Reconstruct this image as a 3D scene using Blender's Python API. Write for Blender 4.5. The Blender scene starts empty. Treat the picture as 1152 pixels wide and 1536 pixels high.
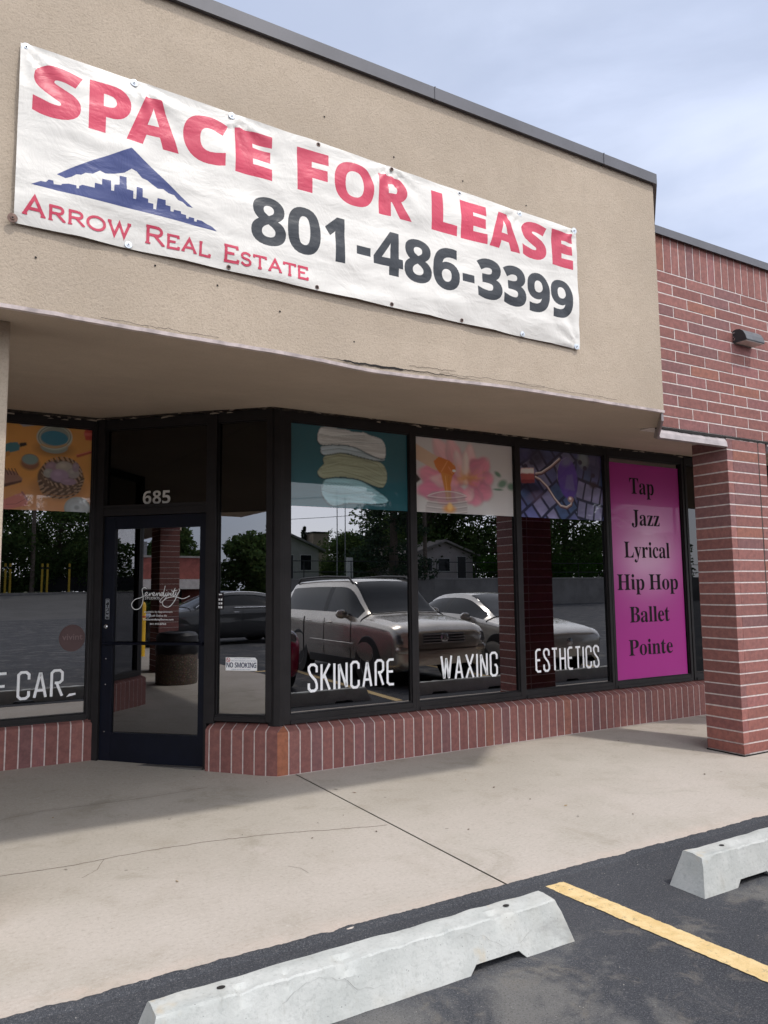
import bpy, bmesh, math, random
import numpy as np
from mathutils import Vector, Matrix, noise, geometry

scene = bpy.context.scene
COLL = scene.collection
PI = math.pi
rnd = random.Random(7)

# ------------------------------------------------------------------ objects
def tag(o, label=None, cat=None, group=None, kind=None):
    if label: o['label'] = label
    if cat: o['category'] = cat
    if group: o['group'] = group
    if kind: o['kind'] = kind
    return o

def thing(name, label, cat, loc=(0, 0, 0), rotz=0.0, group=None):
    o = bpy.data.objects.new(name, None)
    COLL.objects.link(o)
    o.location = loc
    o.rotation_euler = (0, 0, rotz)
    o.empty_display_size = 0.2
    return tag(o, label, cat, group)

def copy_tree(src, loc, rotz=None, label=None):
    r = src.copy(); COLL.objects.link(r); r.location = loc
    if rotz is not None: r.rotation_euler = (0, 0, rotz)
    if label: r['label'] = label
    for ch in list(src.children):
        c = ch.copy(); COLL.objects.link(c); c.parent = r
        for g in list(ch.children):
            d = g.copy(); COLL.objects.link(d); d.parent = c
    return r

class MB:
    """collects faces and links them as one mesh object"""
    def __init__(self, M=None):
        self.v = []; self.f = []; self.m = []; self.c = []
        self.M = M
    def add(self, pts, faces, mat=0, col=(1, 1, 1)):
        n = len(self.v)
        for p in pts:
            p = Vector(p)
            if self.M is not None: p = self.M @ p
            self.v.append((p.x, p.y, p.z))
        for f in faces:
            self.f.append([n + i for i in f]); self.m.append(mat); self.c.append(col)
    def poly(self, pts, mat=0, col=(1, 1, 1)):
        self.add(pts, [list(range(len(pts)))], mat, col)
    def box(self, x0, x1, y0, y1, z0, z1, mat=0, col=(1, 1, 1)):
        p = [(x0, y0, z0), (x1, y0, z0), (x1, y1, z0), (x0, y1, z0),
             (x0, y0, z1), (x1, y0, z1), (x1, y1, z1), (x0, y1, z1)]
        self.add(p, [(3, 2, 1, 0), (4, 5, 6, 7), (0, 1, 5, 4), (1, 2, 6, 5), (2, 3, 7, 6), (3, 0, 4, 7)], mat, col)
    def prism(self, pts, off, mat=0, col=(1, 1, 1)):
        n = len(pts); off = Vector(off)
        a = [Vector(p) for p in pts]; b = [p + off for p in a]
        fs = [tuple(range(n))[::-1], tuple(range(n, 2 * n))]
        for i in range(n):
            j = (i + 1) % n
            fs.append((i, j, n + j, n + i))
        self.add(a + b, fs, mat, col)
    def tube(self, path, r, n=8, mat=0, col=(1, 1, 1), caps=True):
        path = [Vector(p) for p in path]; rs = r if isinstance(r, (list, tuple)) else [r] * len(path)
        pts = []; fs = []
        for i, p in enumerate(path):
            t = (path[min(i + 1, len(path) - 1)] - path[max(i - 1, 0)]).normalized()
            up = Vector((0, 0, 1)) if abs(t.z) < .9 else Vector((1, 0, 0))
            u = t.cross(up).normalized(); w = u.cross(t)
            for k in range(n):
                a = 2 * PI * k / n
                pts.append(p + u * (math.cos(a) * rs[i]) + w * (math.sin(a) * rs[i]))
        for i in range(len(path) - 1):
            for k in range(n):
                k2 = (k + 1) % n
                fs.append((i * n + k, i * n + k2, (i + 1) * n + k2, (i + 1) * n + k))
        if caps:
            fs.append(tuple(range(n))[::-1]); fs.append(tuple(range((len(path) - 1) * n, len(path) * n)))
        self.add(pts, fs, mat, col)
    def lathe(self, prof, c=(0, 0, 0), n=24, axis='z', mat=0, col=(1, 1, 1)):
        """prof: list of (radius, height)"""
        pts = []; fs = []
        for r, h in prof:
            for k in range(n):
                a = 2 * PI * k / n
                if axis == 'z': q = (c[0] + r * math.cos(a), c[1] + r * math.sin(a), c[2] + h)
                elif axis == 'y': q = (c[0] + r * math.cos(a), c[1] + h, c[2] + r * math.sin(a))
                else: q = (c[0] + h, c[1] + r * math.cos(a), c[2] + r * math.sin(a))
                pts.append(q)
        m = len(prof)
        for i in range(m - 1):
            for k in range(n):
                k2 = (k + 1) % n
                fs.append((i * n + k, i * n + k2, (i + 1) * n + k2, (i + 1) * n + k))
        if prof[0][0] > 1e-4: fs.append(tuple(range(n))[::-1])
        if prof[-1][0] > 1e-4: fs.append(tuple(range((m - 1) * n, m * n)))
        self.add(pts, fs, mat, col)
    def build(self, name, mats, parent=None, origin=None, smooth=False, fixn=True, bevel=0, kind=None, sharp=35):
        me = bpy.data.meshes.new(name)
        v = self.v
        if origin is not None:
            v = [(a - origin[0], b - origin[1], c - origin[2]) for a, b, c in v]
        me.from_pydata(v, [], self.f)
        if not isinstance(mats, (list, tuple)): mats = [mats]
        for m in mats: me.materials.append(m)
        me.polygons.foreach_set('material_index', self.m)
        cols = []
        for f, c in zip(self.f, self.c):
            cols += [c[0], c[1], c[2], 1.0] * len(f)
        a = me.color_attributes.new('Col', 'FLOAT_COLOR', 'CORNER')
        a.data.foreach_set('color', cols)
        if fixn or bevel:
            bm = bmesh.new(); bm.from_mesh(me)
            if bevel:
                bmesh.ops.remove_doubles(bm, verts=bm.verts, dist=1e-5)
            if fixn: bmesh.ops.recalc_face_normals(bm, faces=bm.faces)
            if bevel:
                es = [e for e in bm.edges if len(e.link_faces) == 2 and e.calc_face_angle(0) > .5]
                bmesh.ops.bevel(bm, geom=es, offset=bevel, segments=2, affect='EDGES', profile=.6)
            bm.to_mesh(me); bm.free()
        if smooth:
            me.polygons.foreach_set('use_smooth', [True] * len(me.polygons))
            try: me.set_sharp_from_angle(angle=math.radians(sharp))
            except Exception: pass
        me.update()
        o = bpy.data.objects.new(name, me)
        COLL.objects.link(o)
        if parent is not None: o.parent = parent
        if origin is not None and parent is None: o.location = origin
        if kind: o['kind'] = kind
        return o

# ------------------------------------------------------------------ materials
class NT:
    def __init__(self, name):
        self.m = bpy.data.materials.new(name); self.m.use_nodes = True
        self.t = self.m.node_tree; self.t.nodes.clear()
        self.out = self.t.nodes.new('ShaderNodeOutputMaterial')
        self._co = None
    def n(self, typ, **kw):
        nd = self.t.nodes.new('ShaderNode' + typ)
        for k, v in kw.items():
            if k.startswith('i_'):
                key = k[2:]
                key = int(key) if key.isdigit() else key.replace('_', ' ')
                if hasattr(v, 'is_output') or isinstance(v, bpy.types.NodeSocket): self.t.links.new(v, nd.inputs[key])
                else: nd.inputs[key].default_value = v
            else: setattr(nd, k, v)
        return nd
    def link(self, a, b): self.t.links.new(a, b)
    def co(self):
        if self._co is None: self._co = self.n('TexCoord').outputs['Object']
        return self._co
    def mapped(self, scale=(1, 1, 1), rot=(0, 0, 0)):
        mp = self.n('Mapping'); self.link(self.co(), mp.inputs['Vector'])
        mp.inputs['Scale'].default_value = scale; mp.inputs['Rotation'].default_value = rot
        return mp.outputs[0]
    def noise(self, scale, detail=4, rough=.55, dist=0, vec=None):
        nd = self.n('TexNoise'); self.link(vec if vec is not None else self.co(), nd.inputs['Vector'])
        nd.inputs['Scale'].default_value = scale; nd.inputs['Detail'].default_value = detail
        nd.inputs['Roughness'].default_value = rough; nd.inputs['Distortion'].default_value = dist
        return nd.outputs['Fac']
    def voro(self, scale, vec=None, feature='F1', out='Distance'):
        nd = self.n('TexVoronoi', feature=feature); self.link(vec if vec is not None else self.co(), nd.inputs['Vector'])
        nd.inputs['Scale'].default_value = scale
        return nd.outputs[out]
    def ramp(self, fac, lo, hi, c0=0.0, c1=1.0):
        nd = self.n('MapRange'); self.link(fac, nd.inputs[0])
        nd.inputs[1].default_value = lo; nd.inputs[2].default_value = hi
        nd.inputs[3].default_value = c0; nd.inputs[4].default_value = c1
        nd.interpolation_type = 'SMOOTHSTEP'
        return nd.outputs[0]
    def math(self, op, a, b=0.0, clamp=False):
        nd = self.n('Math', operation=op, use_clamp=clamp)
        for i, x in enumerate((a, b)):
            if isinstance(x, bpy.types.NodeSocket): self.link(x, nd.inputs[i])
            else: nd.inputs[i].default_value = x
        return nd.outputs[0]
    def mix(self, fac, a, b, blend='MIX'):
        nd = self.n('Mix', data_type='RGBA', blend_type=blend)
        for i, x in ((0, fac), (6, a), (7, b)):
            if isinstance(x, bpy.types.NodeSocket): self.link(x, nd.inputs[i])
            else:
                if i: x = tuple(x) + (1,) if len(x) == 3 else x
                nd.inputs[i].default_value = x
        return nd.outputs[2]
    def attr(self, name='Col'):
        nd = self.n('Attribute'); nd.attribute_name = name
        return nd.outputs['Color']
    def sep(self, vec=None):
        nd = self.n('SeparateXYZ'); self.link(vec if vec is not None else self.co(), nd.inputs[0])
        return nd.outputs
    def bump(self, h, strength=.5, dist=.01, normal=None):
        nd = self.n('Bump'); self.link(h, nd.inputs['Height'])
        nd.inputs['Strength'].default_value = strength; nd.inputs['Distance'].default_value = dist
        if normal is not None: self.link(normal, nd.inputs['Normal'])
        return nd.outputs[0]
    def done(self, col, rough=.7, bump=None, metal=0.0, spec=.5, coat=0.0, coat_rough=.05, coat_ior=1.5, **kw):
        b = self.n('BsdfPrincipled')
        if isinstance(col, bpy.types.NodeSocket): self.link(col, b.inputs['Base Color'])
        else: b.inputs['Base Color'].default_value = tuple(col) + (1,)
        if isinstance(rough, bpy.types.NodeSocket): self.link(rough, b.inputs['Roughness'])
        else: b.inputs['Roughness'].default_value = rough
        b.inputs['Metallic'].default_value = metal
        b.inputs['Specular IOR Level'].default_value = spec
        b.inputs['Coat Weight'].default_value = coat
        b.inputs['Coat Roughness'].default_value = coat_rough
        b.inputs['Coat IOR'].default_value = coat_ior
        if bump is not None: self.link(bump, b.inputs['Normal'])
        self.link(b.outputs[0], self.out.inputs['Surface'])
        return self.m

def plain(name, col, rough=.6, metal=0.0, var=.12, scale=6.0, bump=.0, spec=.5, coat=0.0):
    """a plain surface with slight uneven tone"""
    t = NT(name)
    f = t.noise(scale, 4, .6)
    lo = [c * (1 - var) for c in col]; hi = [min(1, c * (1 + var)) for c in col]
    c = t.mix(t.ramp(f, .3, .7), lo, hi)
    b = t.bump(t.noise(scale * 12, 3), bump, .003) if bump else None
    return t.done(c, rough, b, metal, spec, coat)

def stucco_mat(name, base, k=1.0, strength=.6):
    t = NT(name)
    big = t.noise(.9, 3, .55)
    mid = t.noise(9, 3, .6)
    fine = t.noise(75 * k, 4, .65, .6)
    c = t.mix(t.ramp(big, .3, .7), [x * .90 for x in base], [x * 1.07 for x in base])
    c = t.mix(t.ramp(mid, .35, .75, 0, .35), c, [base[0] * .86, base[1] * .85, base[2] * .82])
    c = t.mix(t.ramp(fine, .36, .52, .34, 0), c, [x * .58 for x in base])
    streak = t.noise(4, 4, .6, vec=t.mapped((1.0, 1.0, .12)))
    c = t.mix(t.ramp(streak, .58, .8, 0, .22), c, [x * .70 for x in base])
    h = t.math('ADD', t.math('MULTIPLY', fine, 1.0), t.math('MULTIPLY', t.noise(28 * k, 3, .6, 1.2), .9))
    return t.done(c, .92, t.bump(h, strength, .012), spec=.2)

def brick_mat(name='brick_face'):
    t = NT(name)
    c = t.attr()
    f = t.noise(22, 5, .65)
    c = t.mix(t.ramp(f, .3, .72, 0, 1), t.mix(1.0, c, (.80, .80, .82), 'MULTIPLY'), t.mix(1.0, c, (1.14, 1.12, 1.10), 'MULTIPLY'))
    sp = t.noise(260, 2, .5)
    c = t.mix(t.ramp(sp, .62, .75, 0, .35), c, (.10, .045, .04))
    scr = t.noise(14, 4, .7, vec=t.mapped((9, 9, .5)))
    c = t.mix(t.ramp(scr, .58, .78, 0, .22), c, (.42, .33, .34))
    pit = t.voro(38)
    c = t.mix(t.ramp(pit, .03, .075, .5, 0), c, (.48, .40, .37))
    h = t.math('ADD', t.noise(60, 4, .6), t.math('MULTIPLY', scr, .5))
    return t.done(c, .82, t.bump(h, .35, .004), spec=.35)

def glass_mat(name, tint=(.20, .21, .23), base=.175, k=1.9):
    t = NT(name)
    fr = t.n('Fresnel'); fr.inputs['IOR'].default_value = 1.5
    wob = t.noise(.8, 2, .5)
    bp = t.bump(wob, .02, .02)
    t.link(bp, fr.inputs['Normal'])
    fac = t.math('ADD', t.math('MULTIPLY', fr.outputs[0], k), base, True)
    gl = t.n('BsdfGlossy'); gl.inputs['Roughness'].default_value = 0.0
    gl.inputs['Color'].default_value = (.97, .97, 1, 1); t.link(bp, gl.inputs['Normal'])
    tr = t.n('BsdfTransparent'); tr.inputs['Color'].default_value = tuple(tint) + (1,)
    mx = t.n('MixShader'); t.link(fac, mx.inputs[0]); t.link(tr.outputs[0], mx.inputs[1]); t.link(gl.outputs[0], mx.inputs[2])
    t.link(mx.outputs[0], t.out.inputs['Surface'])
    return t.m

MAT = {}
MAT['stucco'] = stucco_mat('stucco', (.448, .370, .290), 1.35, .34)
MAT['soffit'] = stucco_mat('soffit_stucco', (.515, .425, .340), 1.6, .20)
MAT['brick'] = brick_mat()
def _mortar():
    t = NT('mortar')
    f = t.noise(30, 4, .6)
    c = t.mix(t.ramp(f, .3, .7), (.50, .44, .42), (.66, .59, .56))
    return t.done(c, .95, t.bump(t.noise(150, 3), .4, .004), spec=.2)
MAT['mortar'] = _mortar()
def _sidewalk():
    t = NT('sidewalk_concrete')
    s = t.sep()
    big = t.noise(.55, 4, .6)
    mid = t.noise(3.2, 5, .62, .4)
    c = t.mix(t.ramp(big, .32, .68), (.405, .368, .318), (.468, .430, .378))
    c = t.mix(t.ramp(mid, .50, .72, 0, .50), c, (.345, .308, .250))
    c = t.mix(t.ramp(t.noise(1.5, 6, .7, .8), .55, .70, 0, .60), c, (.305, .280, .225))
    c = t.mix(t.ramp(t.noise(2.3, 5, .65, .3), .62, .78, 0, .5), c, (.55, .50, .47))
    # worn strip of bare aggregate along the outer edge
    edge = t.math('ADD', s[1], t.math('MULTIPLY', t.noise(5, 3), .16))
    e = t.ramp(edge, -2.70, -2.56, 1, 0)
    c = t.mix(t.math('MULTIPLY', e, t.ramp(t.noise(6, 5, .7), .3, .65, .05, .55)), c, (.56, .45, .38))
    e2 = t.ramp(edge, -1.9, -.9, .35, 0)
    c = t.mix(t.math('MULTIPLY', e2, t.ramp(t.noise(1.1, 4, .6), .3, .6)), c, (.50, .44, .40))
    gr = t.noise(48, 4, .72)
    c = t.mix(t.ramp(gr, .50, .72, 0, .45), c, (.285, .255, .215))
    c = t.mix(t.ramp(gr, .28, .46, .40, 0), c, (.60, .565, .52))
    lf = t.noise(11, 5, .7, .6)
    c = t.mix(t.ramp(lf, .56, .74, 0, .42), c, (.31, .275, .225))
    fine = t.noise(190, 3, .7)
    c = t.mix(t.ramp(fine, .54, .74, 0, .55), c, (.24, .20, .17))
    c = t.mix(t.ramp(t.noise(120, 2, .6), .60, .75, 0, .35), c, (.62, .56, .50))
    br = t.noise(60, 4, .7, vec=t.mapped((.25, 3.0, 1)))
    c = t.mix(t.ramp(br, .48, .72, 0, .35), c, (.30, .262, .215))
    vo = t.voro(26)
    c = t.mix(t.ramp(vo, .03, .06, .6, 0), c, (.17, .14, .12))
    gum = t.voro(3.1)
    c = t.mix(t.ramp(gum, .028, .045, .55, 0), c, (.16, .145, .13))
    h = t.math('ADD', fine, t.math('MULTIPLY', t.noise(45, 3), .6))
    return t.done(c, .88, t.bump(h, .28, .004), spec=.25)
MAT['sidewalk'] = _sidewalk()
def _asphalt(name, worn=True):
    t = NT(name)
    s = t.sep()
    big = t.noise(.8, 4, .6)
    c = t.mix(t.ramp(big, .3, .7), (.034, .037, .044), (.055, .058, .066))
    if worn:
        w = t.ramp(t.noise(1.7, 5, .65, .5), .50, .66)
        far = t.ramp(s[1], -3.55, -3.25, 1, 0)
        c = t.mix(t.math('MULTIPLY', t.math('MULTIPLY', w, far), .75), c, (.175, .168, .155))
        w2 = t.ramp(t.noise(4.5, 5, .7, .8), .52, .66)
        c = t.mix(t.math('MULTIPLY', t.math('MULTIPLY', w2, far), .6), c, (.16, .145, .125))
    gl_ = t.noise(105, 2, .8)
    c = t.mix(t.ramp(gl_, .56, .70, 0, .50), c, (.180, .180, .186))
    c = t.mix(t.ramp(gl_, .30, .42, .7, 0), c, (.020, .021, .025))
    sp_ = t.voro(85)
    c = t.mix(t.ramp(sp_, .10, .20, .55, 0), c, (.27, .265, .26))
    ag = t.noise(230, 3, .7)
    c = t.mix(t.ramp(ag, .50, .70, 0, .62), c, (.150, .150, .157))
    ag2 = t.noise(95, 3, .75)
    c = t.mix(t.ramp(ag2, .56, .72, 0, .40), c, (.19, .185, .18))
    vo = t.voro(60)
    c = t.mix(t.ramp(vo, .06, .13, .45, 0), c, (.22, .215, .21))
    c = t.mix(t.ramp(t.noise(160, 2), .25, .42, .7, 0), c, (.012, .012, .014))
    h = t.math('ADD', ag, t.math('MULTIPLY', t.noise(90, 3, .6), .8))
    return t.done(c, .88, t.bump(h, .6, .006), spec=.22)
MAT['asphalt'] = _asphalt('asphalt')
MAT['tar'] = _asphalt('seal_coat', False)
def _yellow():
    t = NT('yellow_paint')
    f = t.noise(14, 5, .7)
    c = t.mix(t.ramp(f, .3, .7), (.64, .455, .205), (.76, .575, .305))
    ag = t.noise(210, 3, .7)
    c = t.mix(t.ramp(ag, .58, .70, 0, .75), c, (.30, .24, .14))
    c = t.mix(t.ramp(t.noise(26, 6, .75, .5), .57, .66, 0, .6), c, (.20, .17, .12))
    return t.done(c, .75, t.bump(ag, .5, .005), spec=.3)
MAT['yellow'] = _yellow()
def _stop():
    t = NT('precast_concrete')
    big = t.noise(5, 4, .6)
    c = t.mix(t.ramp(big, .3, .7), (.405, .418, .398), (.500, .508, .485))
    st = t.noise(26, 4, .65, vec=t.mapped((1, .5, .3)))
    c = t.mix(t.ramp(st, .56, .74, 0, .45), c, (.33, .325, .29))
    c = t.mix(t.ramp(t.noise(60, 4, .7), .50, .70, 0, .38), c, (.27, .28, .27))
    c = t.mix(t.ramp(t.noise(7, 5, .7, .6), .60, .74, 0, .5), c, (.30, .315, .305))
    c = t.mix(t.ramp(t.noise(11, 4, .6, .3), .64, .78, 0, .6), c, (.68, .68, .64))
    c = t.mix(t.ramp(t.voro(34), .04, .085, .9, 0), c, (.14, .14, .135))
    c = t.mix(t.ramp(t.noise(150, 3, .7), .58, .76, 0, .35), c, (.29, .29, .275))
    rust = t.ramp(t.noise(3.2, 4, .65, .3), .66, .76, 0, .45)
    c = t.mix(rust, c, (.50, .36, .17))
    sc_ = t.noise(2.6, 5, .68, .4, vec=t.mapped((.55, 1, 1.9)))
    c = t.mix(t.ramp(sc_, .55, .70, 0, .55), c, (.235, .235, .225))
    c = t.mix(t.ramp(t.noise(1.4, 4, .6, .3), .5, .68, 0, .35), c, (.50, .455, .37))
    h = t.math('ADD', t.noise(70, 4, .65), t.math('MULTIPLY', t.noise(14, 4), 1.2))
    return t.done(c, .88, t.bump(h, .35, .006), spec=.25)
MAT['stop'] = _stop()
MAT['stop_chip'] = plain('broken_concrete', (.52, .52, .49), .95, var=.35, scale=60, bump=.8)
MAT['frame'] = plain('bronze_frame', (.020, .018, .019), .5, .1, .15, 5, .08, spec=.25)
MAT['door'] = plain('navy_black_door_paint', (.004, .0055, .013), .45, 0, .2, 5, .05, spec=.22)
MAT['coping'] = plain('coping_metal', (.088, .087, .098), .5, .2, .12, 2.5)
MAT['flash'] = plain('weathered_flashing', (.36, .32, .32), .55, .3, .2, 6)
MAT['dripmetal'] = plain('drip_edge_metal', (.55, .47, .45), .6, .0, .25, 12)
MAT['dark'] = plain('dark_gap', (.016, .014, .013), .95)
MAT['sealant'] = plain('old_sealant', (.05, .042, .036), .9, var=.5, scale=30)
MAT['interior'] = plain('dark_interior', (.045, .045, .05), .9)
MAT['glass'] = glass_mat('tinted_window_glass')
MAT['glass_dim'] = glass_mat('dim_reflection_glass', (.05, .055, .075), .012, 1.0)  # ordinary panes with reflection weakened, imitating the darker surroundings they would mirror
MAT['chrome'] = plain('bright_metal', (.62, .63, .65), .22, .95, .06, 8)
MAT['zinc'] = plain('zinc_washer', (.55, .58, .62), .38, .8, .15, 20)
MAT['rusty'] = plain('rusty_washer', (.16, .10, .08), .7, .3, .3, 40)
MAT['white_vinyl'] = plain('white_vinyl', (.93, .94, .95), .45, 0, .03, 3)
MAT['black_ink'] = plain('black_ink', (.024, .018, .022), .8, spec=.15)
MAT['ink_navy'] = plain('navy_ink', (.03, .04, .10), .55)
MAT['ink_red'] = plain('red_ink', (.55, .06, .06), .55)
def banner_mat(name, col, var=.06):
    t = NT(name)
    cr = t.noise(5.5, 6, .62, 1.0)
    big = t.noise(1.3, 3, .5)
    c = t.mix(t.ramp(big, .35, .7), [x * (1 - var) for x in col], [min(1, x * (1 + var)) for x in col])
    dirt = t.noise(3.0, 5, .7, .6, vec=t.mapped((1, 1, .5)))
    c = t.mix(t.ramp(dirt, .60, .78, 0, .30), c, (col[0] * .76 , col[1] * .72 , col[2] * .64))
    fold = t.noise(3.2, 3, .5, .5, vec=t.mapped((.5, 1, 1.7), (0, .55, 0)))
    h = t.math('ADD', t.math('MULTIPLY', cr, .55), fold)
    bp = t.bump(h, .30, .045)
    return t.done(c, .42, bp, spec=.45)
MAT['ban_white'] = banner_mat('banner_white_vinyl', (.675, .650, .605))
MAT['ban_red'] = banner_mat('banner_red_ink', (.54, .034, .082), .12)
MAT['ban_black'] = banner_mat('banner_charcoal_ink', (.013, .017, .024), .10)
MAT['ban_blue'] = banner_mat('banner_blue_ink', (.028, .045, .175), .10)
def poster_mat(name='printed_window_film', k=1.0):
    t = NT(name)
    c = t.attr()
    return t.done(c, .5, None, spec=.3, coat=k, coat_rough=.02, coat_ior=1.6)
MAT['poster'] = poster_mat(); MAT['sign_film'] = poster_mat('matt_window_film', .25)
# ------------------------------------------------------------------ helpers for masonry, text, strokes
def brickcol(warm=0.0):
    r = rnd.random()
    if r < .56: c = (.232, .100, .088)
    elif r < .70: c = (.196, .095, .092)
    elif r < .88: c = (.252, .112, .098)
    elif r < .96: c = (.245, .108, .104)
    else: c = (.270, .115, .086)
    k = rnd.uniform(.90, 1.10)
    return (c[0] * k * (1 + warm), c[1] * k, c[2] * k * (1 - warm * .5))

def brick_unit(mb, O, U, V, N, u0, u1, v0, v1, h=.003, ch=.002, col=None):
    O, U, V, N = Vector(O), Vector(U), Vector(V), Vector(N)
    P = lambda a, b, c: O + U * a + V * b + N * c
    j = lambda: rnd.uniform(-.0012, .0012)
    hh = h + rnd.uniform(-.001, .001)
    pts = [P(u0 + j(), v0 + j(), 0), P(u1 + j(), v0 + j(), 0), P(u1 + j(), v1 + j(), 0), P(u0 + j(), v1 + j(), 0),
           P(u0 + ch, v0 + ch, hh), P(u1 - ch, v0 + ch, hh), P(u1 - ch, v1 - ch, hh), P(u0 + ch, v1 - ch, hh)]
    mb.add(pts, [(4, 5, 6, 7), (0, 1, 5, 4), (1, 2, 6, 5), (2, 3, 7, 6), (3, 0, 4, 7)], 0, col or brickcol())

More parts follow.
